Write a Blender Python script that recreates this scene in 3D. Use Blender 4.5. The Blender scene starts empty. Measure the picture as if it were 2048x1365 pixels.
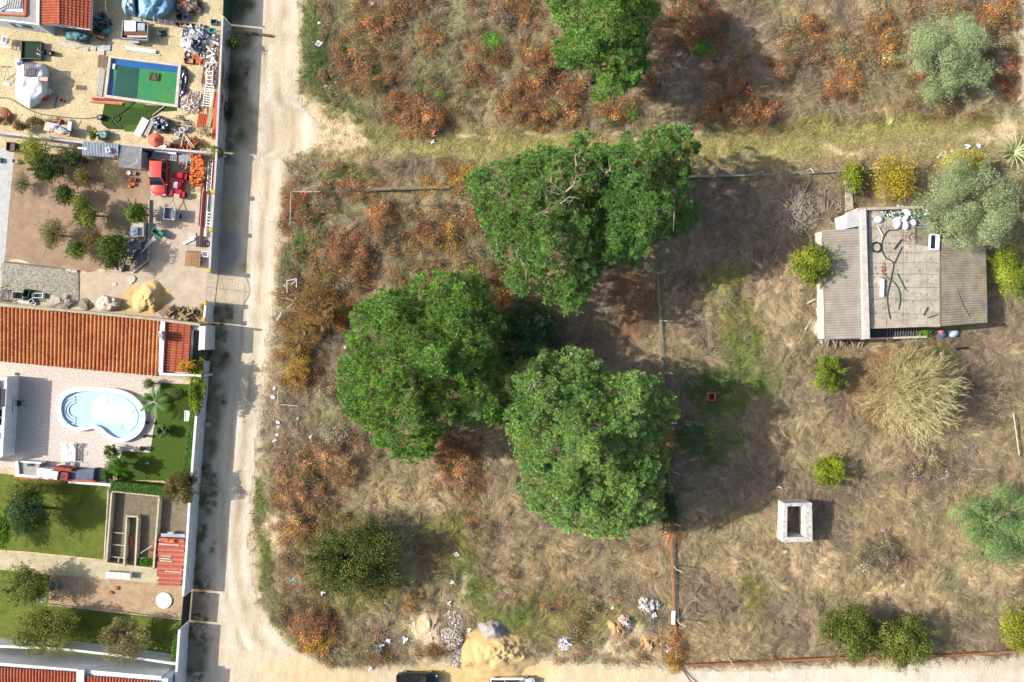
import bpy, math, random
import numpy as np
from mathutils import Vector, Matrix
R = math.radians
# ---------------------------------------------------------------- camera, sky, sun, exposure
S = 0.05                 # metres per photo pixel on the ground
H = 68.27                # drone height
sc = bpy.context.scene
cam_d = bpy.data.cameras.new('camera'); cam_d.lens = 24; cam_d.sensor_width = 36
cam_d.clip_end = 2000; cam_d.clip_start = 0.5
cam = bpy.data.objects.new('camera', cam_d); sc.collection.objects.link(cam)
cam.location = (0, 0, H); sc.camera = cam
SUN_EL, SUN_DIR = R(31), R(-5.5)        # elevation; direction the shadows run (0 = +x)
world = bpy.data.worlds.new('World'); sc.world = world; world.use_nodes = True
nt = world.node_tree; nt.nodes.clear()
sky = nt.nodes.new('ShaderNodeTexSky'); sky.sky_type = 'NISHITA'; sky.sun_disc = False
sky.sun_elevation = SUN_EL; sky.sun_rotation = R(275.5); sky.air_density = 1.0; sky.dust_density = 3.5; sky.ozone_density = 0.7
bg = nt.nodes.new('ShaderNodeBackground'); bg.inputs[1].default_value = 0.135
wo = nt.nodes.new('ShaderNodeOutputWorld')
nt.links.new(sky.outputs[0], bg.inputs[0]); nt.links.new(bg.outputs[0], wo.inputs[0])
sun_d = bpy.data.lights.new('sun', 'SUN'); sun_d.energy = 5.0; sun_d.angle = R(0.6); sun_d.color = (1.0, 0.93, 0.82)
sun = bpy.data.objects.new('sun', sun_d); sc.collection.objects.link(sun)
ldir = Vector((math.cos(SUN_DIR)*math.cos(SUN_EL), math.sin(SUN_DIR)*math.cos(SUN_EL), -math.sin(SUN_EL)))
sun.rotation_euler = ldir.to_track_quat('-Z', 'Y').to_euler(); sun.location = (-60, 6, 60)
sc.view_settings.view_transform = 'Standard'; sc.view_settings.look = 'None'
sc.view_settings.exposure = 0.72; sc.view_settings.gamma = 1.0
sc.render.engine = 'CYCLES'
sc.cycles.max_bounces = 6; sc.cycles.diffuse_bounces = 3; sc.cycles.transmission_bounces = 4; sc.cycles.transparent_max_bounces = 6
sc.cycles.use_denoising = True; sc.cycles.denoiser = 'OPENIMAGEDENOISE'
# ---------------------------------------------------------------- helpers
rng = np.random.default_rng(7); random.seed(7)
col = sc.collection
def P(px, py, z=0.0):
    k = (H - z) / H
    return Vector(((px - 1024) * S * k, (682.5 - py) * S * k, z))
def G(px, py): return ((px - 1024) * S, (682.5 - py) * S)
def lin(c, k=1.0):
    o = []
    for v in c:
        v = v / 255.0
        o.append((v / 12.92 if v <= 0.04045 else ((v + 0.055) / 1.055) ** 2.4) * k)
    return tuple(o)
_tab = {}
def vn(x, y, scale, seed=0):
    """smooth value noise 0..1 (numpy)"""
    if seed not in _tab: _tab[seed] = np.random.default_rng(1000 + seed).random((256, 256))
    t = _tab[seed]
    u = np.asarray(x, float) / scale + 77.3; v = np.asarray(y, float) / scale + 31.7
    i = np.floor(u).astype(int); j = np.floor(v).astype(int); a = u - i; b = v - j
    a = a*a*(3-2*a); b = b*b*(3-2*b); i0 = i % 256; i1 = (i+1) % 256; j0 = j % 256; j1 = (j+1) % 256
    return (t[i0, j0]*(1-a) + t[i1, j0]*a)*(1-b) + (t[i0, j1]*(1-a) + t[i1, j1]*a)*b
def fbm(x, y, scale, seed=0, n=4):
    s = 0; w = 0; k = 1.0
    for o in range(n):
        s = s + k*vn(x, y, scale/2**o, seed+o); w += k; k *= 0.5
    return s / w
ORG = {}
def props(o, label=None, cat=None, group=None, kind=None):
    if label: o['label'] = label
    if cat: o['category'] = cat
    if group: o['group'] = group
    if kind: o['kind'] = kind
    return o
def thing(name, label, cat, loc, group=None):
    o = bpy.data.objects.new(name, None); o.empty_display_size = 0.2; col.objects.link(o)
    o.location = loc; ORG[o.name] = Vector(loc)
    return props(o, label, cat, group)
class M:
    """collects shapes (local frame T) into one mesh"""
    def __init__(s, T=None): s.v = []; s.f = []; s.T = T or Matrix.Identity(4); s.sm = False; s.uvm = []
    def add(s, vs, fs, T=None):
        b = len(s.v); X = s.T @ T if T is not None else s.T
        s.v += [X @ Vector(p) for p in vs]; s.f += [tuple(b+i for i in f) for f in fs]; return s
    def box(s, c, d, rz=0, rx=0, ry=0, taper=1.0):
        x, y, z = d[0]/2, d[1]/2, d[2]/2; t = taper
        vs = [(-x,-y,-z),(x,-y,-z),(x,y,-z),(-x,y,-z),(-x*t,-y*t,z),(x*t,-y*t,z),(x*t,y*t,z),(-x*t,y*t,z)]
        fs = [(3,2,1,0),(4,5,6,7),(0,1,5,4),(1,2,6,5),(2,3,7,6),(3,0,4,7)]
        return s.add(vs, fs, Matrix.Translation(c) @ Matrix.Rotation(rz,4,'Z') @ Matrix.Rotation(ry,4,'Y') @ Matrix.Rotation(rx,4,'X'))
    def prism(s, poly, z0, z1):
        n = len(poly); a = sum(poly[i][0]*poly[(i+1)%n][1]-poly[(i+1)%n][0]*poly[i][1] for i in range(n))
        if a < 0: poly = poly[::-1]
        vs = [(p[0],p[1],z0) for p in poly] + [(p[0],p[1],z1) for p in poly]
        fs = [tuple(range(n-1,-1,-1)), tuple(range(n,2*n))] + [(i,(i+1)%n,n+(i+1)%n,n+i) for i in range(n)]
        return s.add(vs, fs)
    def hexa(s, a, b):
        """8 corners: lower loop a, upper loop b"""
        return s.add(list(a)+list(b), [(3,2,1,0),(4,5,6,7),(0,1,5,4),(1,2,6,5),(2,3,7,6),(3,0,4,7)])
    def tube(s, pts, r, n=6, cap=True):
        pts = [Vector(p) for p in pts]; rs = r if isinstance(r, (list, tuple)) else [r]*len(pts)
        vs = []; fs = []
        for i, p in enumerate(pts):
            d = (pts[min(i+1,len(pts)-1)] - pts[max(i-1,0)])
            if d.length < 1e-6: d = Vector((0,0,1))
            d.normalize(); u = d.cross(Vector((0,0,1)) if abs(d.z) < .95 else Vector((1,0,0))).normalized(); w = d.cross(u)
            for k in range(n):
                a = 2*math.pi*k/n; vs.append(p + (u*math.cos(a)+w*math.sin(a))*rs[i])
        for i in range(len(pts)-1):
            for k in range(n): fs.append((i*n+k, i*n+(k+1)%n, (i+1)*n+(k+1)%n, (i+1)*n+k))
        if cap: fs += [tuple(range(n-1,-1,-1)), tuple((len(pts)-1)*n+k for k in range(n))]
        return s.add(vs, fs)
    def lathe(s, prof, c=(0,0,0), n=16, sx=1, sy=1):
        vs = []; fs = []
        for (r, z) in prof:
            for k in range(n):
                a = 2*math.pi*k/n; vs.append((c[0]+r*sx*math.cos(a), c[1]+r*sy*math.sin(a), c[2]+z))
        m = len(prof)
        for i in range(m-1):
            for k in range(n): fs.append((i*n+k, i*n+(k+1)%n, (i+1)*n+(k+1)%n, (i+1)*n+k))
        fs.append(tuple(range(n-1,-1,-1))); fs.append(tuple((m-1)*n+k for k in range(n)))
        return s.add(vs, fs)
    def torus(s, c, R0, r, axis='Z', n=20, m=6):
        vs = []; fs = []
        for i in range(n):
            a = 2*math.pi*i/n
            for k in range(m):
                b = 2*math.pi*k/m; rr = R0+r*math.cos(b); q = (rr*math.cos(a), rr*math.sin(a), r*math.sin(b))
                if axis == 'X': q = (q[2], q[0], q[1])
                if axis == 'Y': q = (q[0], q[2], q[1])
                vs.append((c[0]+q[0], c[1]+q[1], c[2]+q[2]))
        for i in range(n):
            for k in range(m): fs.append((i*m+k, ((i+1)%n)*m+k, ((i+1)%n)*m+(k+1)%m, i*m+(k+1)%m))
        return s.add(vs, fs)
    def grid(s, fn, nu, nv, thick=0.0):
        """fn(u,v)->point ; a sheet, with a lower skin when thick"""
        vs = [fn(i/nu, j/nv) for i in range(nu+1) for j in range(nv+1)]
        f = [(i*(nv+1)+j, (i+1)*(nv+1)+j, (i+1)*(nv+1)+j+1, i*(nv+1)+j+1) for i in range(nu) for j in range(nv)]
        if thick:
            n0 = len(vs); vs = vs + [(p[0],p[1],p[2]-thick) for p in vs]
            f = f + [tuple(n0+i for i in reversed(q)) for q in f]
            ring = [i*(nv+1) for i in range(nu+1)] + [nu*(nv+1)+j for j in range(1,nv+1)] + [i*(nv+1)+nv for i in range(nu-1,-1,-1)] + [j for j in range(nv-1,0,-1)]
            for a, b in zip(ring, ring[1:]+ring[:1]): f.append((a, n0+a, n0+b, b))
        return s.add(vs, f)
    def build(s, name, mat, parent=None, smooth=False, **kw):
        if parent is not None: o0 = ORG[parent.name]
        else:
            xs = np.array([tuple(v) for v in s.v]); o0 = Vector(((xs[:,0].min()+xs[:,0].max())/2, (xs[:,1].min()+xs[:,1].max())/2, xs[:,2].min()))
        me = bpy.data.meshes.new(name); me.from_pydata([tuple(v-o0) for v in s.v], [], s.f); me.update()
        if smooth: me.shade_smooth()
        if mat: me.materials.append(mat)
        o = bpy.data.objects.new(name, me); col.objects.link(o)
        if parent is not None: o.parent = parent
        else: o.location = o0
        ORG[o.name] = o0
        return props(o, **kw)
def one(name, label, cat, m, mat, group=None, smooth=False):
    return m.build(name, mat, None, smooth, label=label, cat=cat, group=group)
def fr(px, py, rot=0, z=0.0):
    """local frame at a photo pixel; rot in degrees, counter-clockwise in the picture"""
    return Matrix.Translation(P(px, py, z)) @ Matrix.Rotation(R(rot), 4, 'Z')
# ---------------------------------------------------------------- materials
MC = {}
def mat(name, c, c2=None, scale=2.0, rough=0.85, bump=0.0, bscale=None, metal=0.0, mix=(0.35, 0.65), spec=0.3, stretch=None, detail=5, k=0.62, speck=None):
    if name in MC: return MC[name]
    m = bpy.data.materials.new(name); m.use_nodes = True; n = m.node_tree; N = n.nodes; L = n.links
    b = N['Principled BSDF']; b.inputs['Roughness'].default_value = rough; b.inputs['Metallic'].default_value = metal
    b.inputs['Specular IOR Level'].default_value = spec
    a = lin(c, k)
    g = N.new('ShaderNodeNewGeometry'); pos = g.outputs['Position']
    if stretch:
        mp = N.new('ShaderNodeMapping'); mp.inputs['Scale'].default_value = stretch[:3]
        if len(stretch) > 3: mp.inputs['Rotation'].default_value = (0, 0, R(stretch[3]))
        L.new(pos, mp.inputs[0]); pos = mp.outputs[0]
    cur = None
    if c2 is not None:
        d = lin(c2, k); t = N.new('ShaderNodeTexNoise'); t.inputs['Scale'].default_value = scale; t.inputs['Detail'].default_value = detail
        t.inputs['Roughness'].default_value = 0.65; L.new(pos, t.inputs['Vector'])
        r = N.new('ShaderNodeValToRGB'); r.color_ramp.elements[0].position = mix[0]; r.color_ramp.elements[1].position = mix[1]
        r.color_ramp.elements[0].color = (*a, 1); r.color_ramp.elements[1].color = (*d, 1)
        L.new(t.outputs[0], r.inputs[0]); cur = r.outputs[0]
        if speck:
            t2 = N.new('ShaderNodeTexNoise'); t2.inputs['Scale'].default_value = speck[1]; t2.inputs['Detail'].default_value = 3
            L.new(g.outputs['Position'], t2.inputs['Vector'])
            r2 = N.new('ShaderNodeValToRGB'); r2.color_ramp.elements[0].position = speck[2]; r2.color_ramp.elements[1].position = speck[2]+0.06
            mx = N.new('ShaderNodeMix'); mx.data_type = 'RGBA'; L.new(t2.outputs[0], r2.inputs[0]); L.new(r2.outputs[0], mx.inputs[0])
            L.new(cur, mx.inputs[6]); mx.inputs[7].default_value = (*lin(speck[0], k), 1); cur = mx.outputs[2]
        L.new(cur, b.inputs['Base Color'])
    else: b.inputs['Base Color'].default_value = (*a, 1)
    if bump:
        t3 = N.new('ShaderNodeTexNoise'); t3.inputs['Scale'].default_value = bscale or scale*4; t3.inputs['Detail'].default_value = 4; L.new(pos, t3.inputs['Vector'])
        bp = N.new('ShaderNodeBump'); bp.inputs['Strength'].default_value = 1.0; bp.inputs['Distance'].default_value = bump
        L.new(t3.outputs[0], bp.inputs['Height']); L.new(bp.outputs[0], b.inputs['Normal'])
    MC[name] = m; return m
def attr_mat(name, attr='col', inst=False, rough=0.75, transl=0.25, noise=None):
    """colour from a vertex / instance attribute, with some light let through as in leaves"""
    m = bpy.data.materials.new(name); m.use_nodes = True; N = m.node_tree.nodes; L = m.node_tree.links
    b = N['Principled BSDF']; b.inputs['Roughness'].default_value = rough; b.inputs['Specular IOR Level'].default_value = 0.25
    a = N.new('ShaderNodeAttribute'); a.attribute_name = attr; c = a.outputs['Color']
    if inst:
        a.attribute_type = 'INSTANCER'
        v = N.new('ShaderNodeAttribute'); v.attribute_name = 'v'
        mx = N.new('ShaderNodeMix'); mx.data_type = 'RGBA'; mx.blend_type = 'MULTIPLY'; mx.inputs[0].default_value = 1
        L.new(c, mx.inputs[6]); L.new(v.outputs['Color'], mx.inputs[7]); c = mx.outputs[2]
    if noise:
        g = N.new('ShaderNodeNewGeometry'); cur = None
        for (sc_, lo, hi) in noise:
            t = N.new('ShaderNodeTexNoise'); t.inputs['Scale'].default_value = sc_; t.inputs['Detail'].default_value = 5; t.inputs['Roughness'].default_value = .7
            L.new(g.outputs['Position'], t.inputs['Vector'])
            mr = N.new('ShaderNodeMapRange'); mr.inputs[1].default_value = .3; mr.inputs[2].default_value = .7; mr.inputs[3].default_value = lo; mr.inputs[4].default_value = hi
            L.new(t.outputs[0], mr.inputs[0]); mm = N.new('ShaderNodeMix'); mm.data_type = 'RGBA'; mm.blend_type = 'MULTIPLY'; mm.inputs[0].default_value = 1
            L.new(c, mm.inputs[6]); L.new(mr.outputs[0], mm.inputs[7]); c = mm.outputs[2]
        bp = N.new('ShaderNodeBump'); bp.inputs['Distance'].default_value = 0.06; t = N.new('ShaderNodeTexNoise'); t.inputs['Scale'].default_value = 5; t.inputs['Detail'].default_value = 6
        L.new(g.outputs['Position'], t.inputs['Vector']); L.new(t.outputs[0], bp.inputs['Height']); L.new(bp.outputs[0], b.inputs['Normal'])
    L.new(c, b.inputs['Base Color'])
    if transl:
        tr = N.new('ShaderNodeBsdfTranslucent'); L.new(c, tr.inputs[0]); ms = N.new('ShaderNodeMixShader'); ms.inputs[0].default_value = transl
        L.new(b.outputs[0], ms.inputs[1]); L.new(tr.outputs[0], ms.inputs[2]); L.new(ms.outputs[0], N['Material Output'].inputs[0])
    MC[name] = m; return m
LEAF = attr_mat('foliage', 'col', transl=0.3, rough=0.6)
PINEM = attr_mat('pine_needles', 'col', transl=0.08, rough=0.55)
GRASS = attr_mat('dry_grass', 'col', inst=True, transl=0.2)
ROADV = attr_mat('road_dirt', 'col', transl=0, rough=.95, noise=[(0.35, .9, 1.08), (3, .92, 1.07), (22, .9, 1.1)])
SOIL = attr_mat('soil_and_litter', 'col', transl=0, rough=0.95, noise=[(0.7, .75, 1.25), (6, .7, 1.3), (40, .75, 1.25)])
BARK = mat('pine_bark', (92,76,62), (64,52,42), 6, bump=.02)
TWIG = mat('grey_twigs', (196,182,160), (150,134,112), 8)
WOOD = mat('weathered_wood', (170,150,125), (128,108,88), 4, bump=.01, stretch=(1,8,1))
def raw_mesh(name, V, F, C=None, material=None, parent=None, o0=None, loop_total=None):
    """fast mesh from numpy: V (n,3), F (m,k); C (n,4) point colours"""
    me = bpy.data.meshes.new(name); V = np.asarray(V, np.float32)
    if o0 is None: o0 = ORG[parent.name] if parent is not None else Vector((0,0,0))
    V = V - np.array(tuple(o0), np.float32)
    m, k = F.shape
    me.vertices.add(len(V)); me.vertices.foreach_set('co', V.ravel())
    me.loops.add(m*k); me.loops.foreach_set('vertex_index', F.astype(np.int32).ravel())
    me.polygons.add(m); me.polygons.foreach_set('loop_start', np.arange(0, m*k, k, dtype=np.int32)); me.polygons.foreach_set('loop_total', np.full(m, k, np.int32))
    me.update(calc_edges=True)
    if C is not None:
        a = me.color_attributes.new('col', 'FLOAT_COLOR', 'POINT'); a.data.foreach_set('color', np.asarray(C, np.float32).ravel())
    if material: me.materials.append(material)
    o = bpy.data.objects.new(name, me); col.objects.link(o)
    if parent is not None: o.parent = parent
    else: o.location = o0
    ORG[o.name] = Vector(o0); return o
def inside(poly, x, y):
    x = np.asarray(x); y = np.asarray(y); r = np.zeros(x.shape, bool); n = len(poly); j = n-1
    for i in range(n):
        xi, yi = poly[i]; xj, yj = poly[j]
        c = ((yi > y) != (yj > y)) & (x < (xj-xi)*(y-yi)/((yj-yi) if yj != yi else 1e-9)+xi); r ^= c; j = i
    return r
def edge_dist(poly, x, y):
    d = np.full(np.shape(x), 1e9); n = len(poly)
    for i in range(n):
        x0, y0 = poly[i]; x1, y1 = poly[(i+1)%n]; dx, dy = x1-x0, y1-y0
        t = np.clip(((x-x0)*dx+(y-y0)*dy)/(dx*dx+dy*dy+1e-9), 0, 1); d = np.minimum(d, np.hypot(x-x0-t*dx, y-y0-t*dy))
    return d
def sheet(name, poly_px, z, material, rag=0.0, seed=0, res=0.5, **kw):
    """flat sheet of ground with a ragged outline (px polygon)"""
    pts = []
    n = len(poly_px)
    for i in range(n):
        a = Vector(G(*poly_px[i])); b = Vector(G(*poly_px[(i+1)%n])); m = max(1, int((b-a).length/res)) if rag else 1
        for k in range(m):
            p = a.lerp(b, k/m)
            if rag: p = p + Vector((float(vn(p.x, p.y, 1.3, seed)) - .5 + .5*(float(vn(p.x, p.y, .4, seed+1))-.5), float(vn(p.x, p.y, 1.1, seed+2)) - .5))*2*rag
            pts.append(p)
    from mathutils.geometry import tessellate_polygon
    v3 = [Vector((p.x, p.y, 0)) for p in pts]; tr = tessellate_polygon([v3])
    m = M(); fs = []
    for t in tr:
        a, b, c = (v3[i] for i in t); fs.append(t if (b-a).cross(c-a).z > 0 else (t[0], t[2], t[1]))
    m.add([(p.x, p.y, z) for p in pts], fs)
    kw.setdefault('kind', 'structure')
    return m.build(name, material, None, **kw)
# ---------------------------------------------------------------- layout of the land (photo pixels -> metres)
WALLX = ([-400,0,60,300,430,540,640,760,900,1000,1180,1240,1365,1700], [480,466,463,450,440,434,424,414,404,396,384,378,370,350])
ROADR = ([-400,0,100,200,222,300,318,350,450,600,700,800,900,1000,1080,1150,1200,1250,1290,1320,1337,1340,1700],
         [615,606,601,599,640,640,576,570,558,546,535,522,515,506,503,507,520,545,580,635,700,2400,2400])
def wallx(py): return np.interp(py, *WALLX)
def bottom_edge(px):   # upper edge of the lower track
    return np.interp(px, [600,700,830,930,1060,1150,1300,1370,1500,1800,2048,2400], [1322,1338,1330,1322,1300,1318,1332,1338,1338,1322,1312,1300])
road_right = [(606,-80),(601,60),(599,190),(612,215),(628,236),(640,262),(636,290),(614,306),(590,312),(576,320),(570,350),(558,450),(546,600),(535,700),(522,800),(515,900),(506,1000),(503,1080),(507,1150),(520,1200),(545,1250),(580,1290),(635,1322),(700,1338)]
road_poly = road_right + [(830,1332),(930,1326),(1060,1318),(1150,1322),(1300,1334),(1370,1340),(1500,1340),(1800,1324),(2048,1314),(2300,1304),(2300,1560),(330,1560),(345,1365),(370,1180),(392,900),(412,640),(425,430),(440,250),(452,60),(458,-80)]
shack_poly = [(1622,455),(1722,400),(1850,405),(1975,470),(1978,660),(1740,690),(1640,690)]
def wild_w(px, py):
    """0 on roads and yards, 1 in the overgrown plots"""
    wx = (fbm(px, py, 26, 40, 3)-.5)*16
    road = inside(road_poly, px+wx, py+wx*.6)
    yard = px < wallx(py)
    w = np.where(road | yard | inside(shack_poly, px, py), 0.0, 1.0)
    return w
def relief(px, py):
    w = wild_w(px, py); d = edge_dist(road_poly, px, py)
    f = np.clip((d-6)/40, 0, 1)*w
    tr = np.clip(1-np.abs(py-282)/45, 0, 1)*(px > 620)
    g = (fbm(px, py, 70, 3, 4)-.42)*.95 + (vn(px, py, 24, 9)-.4)*.26
    return np.clip(g, 0, 2)*f*(1-.85*tr)
TRACK = [(600,205),(700,240),(860,268),(1100,262),(1400,268),(1700,250),(2060,230),(2060,330),(1700,330),(1400,342),(1000,326),(760,318),(570,312)]
def is_track(px, py): return inside(TRACK, px+(vn(px, py, 22, 71)-.5)*26, py+(vn(px, py, 22, 72)-.5)*26)
# colour patches of the grass: (colour, list of (px,py,rx,ry))
TAN=(180,161,124); MAUVE=(152,135,114); GREYG=(150,148,108); GREEN=(116,132,64); LIME=(172,172,98); STRAW=(202,182,146); OLIVE=(140,136,78); SAND=(226,206,168); DKGREEN=(86,112,58); BROWN=(156,120,86); OCHRE=(186,136,72)
PATCH = [
 (GREYG,[(690,70,90,70),(720,180,60,50),(900,150,90,70),(860,90,70,60),(900,180,70,50),(760,460,60,30),(700,420,70,25),(800,600,50,40),(640,820,60,40),(1900,1150,60,40),(1650,1180,60,30),(930,80,60,80)]),
 (MAUVE,[(1480,90,120,80),(1340,90,70,70),(1380,170,90,50),(1620,120,60,50),(1450,420,110,60),(1500,480,120,70),(1420,900,110,90),(1500,960,100,70),(1600,1000,60,60),(1420,1200,80,90),(1560,1250,90,60),(1700,1010,80,70),(1950,760,90,100),(1850,930,90,60),(600,800,40,40),(960,1100,120,60),(1130,1160,110,50),(650,690,60,60),(1220,640,80,80),(1240,560,60,50),(820,330,70,25)]),
 (TAN,[(1500,1120,110,60),(1760,1150,120,70),(1900,1080,80,60),(1450,1270,110,40),(1900,860,60,60),(1100,1120,120,60),(800,960,80,50),(770,1200,80,60),(1560,640,70,50),(1620,880,70,60),(1760,1050,70,60)]),
 (STRAW,[(1560,600,45,70),(1480,1150,50,30),(1620,1130,50,60),(880,990,40,40),(1920,60,50,20),(1640,70,20,30),(1500,700,30,60),(1960,1150,50,30),(1760,1200,40,30)]),
 (OLIVE,[(1480,640,60,60),(1450,560,60,40),(1500,1180,20,60),(1130,300,60,20),(1620,260,220,26),(1400,290,160,24),(1000,280,160,24),(900,1100,60,80),(1100,1230,110,60),(720,1180,90,50),(650,1150,40,90),(1900,250,120,24),(1240,1240,60,30)]),
 (GREEN,[(622,120,24,90),(640,200,36,40),(700,236,44,22),(760,266,34,14),(660,345,24,20),(690,345,20,16),(720,352,26,12),(520,1010,14,60),(532,1130,16,60),(560,1230,22,40),(600,1290,40,16),(930,1150,16,50),(960,1190,26,50),(1010,1230,50,26),(700,1310,60,14),(1180,1300,30,16),(1480,700,50,60),(1445,790,66,56),(1500,770,60,40),(1440,880,50,40),(640,500,18,40),(612,500,24,40),(945,430,10,10),(1580,300,30,10),(1900,640,50,20),(1860,720,60,20),(620,60,18,60),(615,300,20,10)]),
 (LIME,[(850,298,66,22),(980,300,60,16),(1120,290,60,14),(1350,300,60,12),(1700,268,80,14),(1600,300,80,12),(1800,262,60,14),(1040,300,60,14),(1400,300,90,16),(1520,310,100,12),(1240,300,80,12)]),
 (SAND,[(664,264,64,36),(620,250,40,50),(720,288,40,12),(700,296,36,10),(930,1168,12,16),(1960,272,30,12),(1400,272,30,5),(1250,276,40,5),(1500,308,60,5),(1680,300,60,5),(850,1260,40,46),(840,1300,26,24),(1140,1300,40,20),(1270,1255,30,26),(1240,1300,60,22),(1330,1290,36,22),(600,1000,30,40),(560,1060,24,60),(2044,120,16,130),(2010,270,30,30),(1590,690,26,10),(850,300,50,4),(940,270,70,4),(1090,272,60,4)]),
 (BROWN,[(1010,570,26,60),(900,890,60,36),(940,960,50,50),(860,1120,26,40),(1270,620,40,60),(1250,580,50,50),(690,500,46,46),(730,560,30,30),(760,432,34,36),(1350,70,50,60),(1000,610,20,30),(600,1130,26,30),(1800,780,110,90),(1920,560,30,60)]),
 (DKGREEN,[(600,520,26,50),(640,470,16,30),(640,130,30,70),(1420,760,60,40),(1690,640,30,20),(1390,880,40,50)]),
]
def patch_colour(px, py, fine=True):
    n1 = (fbm(px, py, 45, 11, 4)-.5); n2 = (fbm(px, py, 45, 17, 4)-.5)
    x = px + n1*46; y = py + n2*46
    c0 = np.array(lin(TAN)); c1 = np.array(lin(MAUVE)); c2 = np.array(lin(GREYG))
    t = np.clip((fbm(px, py, 90, 23, 4)-.32)*2.6, 0, 1)[..., None]; u = np.clip((fbm(px, py, 60, 29, 4)-.45)*3, 0, 1)[..., None]
    c = (c1*(1-t) + c0*t)*(1-u*.7) + c2*u*.7
    for colr, lst in PATCH:
        cc = np.array(lin(colr)); w = np.zeros(np.shape(px))
        for (a, b, rx, ry) in lst: w = np.maximum(w, np.clip(1.5-1.5*(((x-a)/rx)**2+((y-b)/ry)**2)*.75, 0, 1))
        w = (w*np.clip(.55+.9*vn(px, py, 9, 37), 0, 1))[..., None]; c = c*(1-w)+cc*w
    tk = (is_track(px, py)*.62)[..., None]; sd_ = np.clip((c.sum(-1, keepdims=True)-1.25)*3, 0, 1); tk = tk*(1-sd_); c = c*(1-tk)+np.array(lin((176,166,112)))*tk
    return c
# ---------------------------------------------------------------- ground sheet
def axis(lo, hi, step):
    a = np.arange(lo, hi+step/2, step); out = np.array([4, 10, 25, 60, 150, 350.])
    return np.concatenate([lo-out[::-1], a, hi+out])
gx = axis(-58, 58, .3); gy = axis(-41, 41, .3)
X, Y = np.meshgrid(gx, gy, indexing='ij'); PX = X/S+1024; PY = 682.5-Y/S
Z = relief(PX, PY) - 0.006
C = patch_colour(PX, PY)*.62
w = wild_w(PX, PY)
dirt = np.array(lin((222,206,176)))*.62; ed = np.exp(-edge_dist(road_poly, PX, PY)/9)[..., None]
C = C*(1-ed) + dirt*ed
yardc = np.array(lin((222,204,164)))*.60
C = np.where((PX < wallx(PY))[..., None], yardc, C)
nx, ny = X.shape; idx = np.arange(nx*ny).reshape(nx, ny)
F = np.stack([idx[:-1,:-1], idx[1:,:-1], idx[1:,1:], idx[:-1,1:]], -1).reshape(-1, 4)
V = np.stack([X, Y, Z], -1).reshape(-1, 3)
ground = raw_mesh('ground', V, F, np.concatenate([C, np.ones((nx, ny, 1))], -1).reshape(-1, 4), SOIL)
ground.data.shade_smooth(); props(ground, kind='structure')
def gz(px, py): return float(relief(np.array([float(px)]), np.array([float(py)]))[0]) - .03
# roads: fine sheet a little above the ground, coloured by its dirt, wheel tracks, verge soil and spilled sand
rx_ = np.arange(-36, 58, .25); ry_ = np.arange(-41, 37.5, .25)
X, Y = np.meshgrid(rx_, ry_, indexing='ij'); PX = X/S+1024; PY = 682.5-Y/S
wx = (fbm(PX, PY, 26, 40, 3)-.5)*16; inr = inside(road_poly, PX+wx, PY+wx*.6)
c = np.ones(X.shape+(3,))*np.array(lin((230,214,188)))
wl = wallx(PY); rr = np.interp(PY, ROADR[0], [min(v, 640) for v in ROADR[1]]); u = (PX-wl)/np.maximum(rr-wl, 30); u = u+(vn(PX, PY, 120, 51)-.5)*.08
def blend(c, colr, w): return c*(1-w[..., None])+np.array(lin(colr))*w[..., None]
low = PY > 1300
for (uc, ww, s_) in ((.42, .05, .5), (.60, .055, .7), (.88, .05, .6)):
    c = blend(c, (250,242,226), s_*1.2*np.exp(-((u-uc)/ww)**2)*np.clip(vn(PX, PY/5, 14, 53)*1.6-.2, 0, 1)*~low)
c = blend(c, (192,172,138), .85*np.exp(-((u-.74)/.04)**2)*np.clip(vn(PX, PY/4, 12, 54)*1.8-.4, 0, 1)*~low)
nv = fbm(PX, PY, 34, 56, 4); vw = np.clip((.30-u+(nv-.5)*.5)*6, 0, 1)*np.where((PY > 330) & (PY < 610), .25, 1.0)*(PY < 1345)
c = blend(c, (164,148,120), vw*.9); c = blend(c, (122,122,82), vw*np.clip((fbm(PX, PY, 22, 58, 3)-.5)*6, 0, .8))
def spot(colr, px, py, a, b, s_): 
    global c
    c = blend(c, colr, s_*np.clip(1.4-1.4*(((PX+(nv-.5)*30-px)/a)**2+((PY+(nv-.5)*30-py)/b)**2), 0, 1))
spot((176,170,164), 458, 495, 26, 46, .8); spot((214,184,130), 456, 425, 20, 34, .7); spot((196,160,110), 484, 530, 10, 14, .6); spot((190,160,140), 412, 1200, 20, 70, .5); spot((238,214,166), 640, 1345, 150, 40, .7); spot((240,208,142), 960, 1338, 190, 44, .9); spot((238,216,172), 1220, 1350, 140, 22, .7); spot((198,176,140), 560, 260, 40, 60, .35); spot((204,184,150), 545, 60, 30, 40, .4); spot((196,176,140), 500, 1240, 30, 50, .3)
c = blend(c, (240,230,212), np.clip((PX-1340)/60, 0, 1)*np.clip((PY-1330-(nv-.5)*20)/14, 0, 1)*.9)
c = blend(c, (190,170,136), .75*np.exp(-((u-.51)/.03)**2)*np.clip(vn(PX, PY/4, 12, 62)*1.8-.5, 0, 1)*~low)
c = c*(1+(fbm(PX, PY/3, 8, 59, 3)[..., None]-.5)*.34)*(1+(fbm(PX, PY, 60, 64, 3)[..., None]-.5)*.3)
nx, ny = X.shape; idx = np.arange(nx*ny).reshape(nx, ny); ok = inr[:-1,:-1] & inr[1:,1:] & inr[1:,:-1] & inr[:-1,1:]
F = np.stack([idx[:-1,:-1][ok], idx[1:,:-1][ok], idx[1:,1:][ok], idx[:-1,1:][ok]], -1); used = np.unique(F); remap = np.full(nx*ny, -1); remap[used] = np.arange(len(used))
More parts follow.
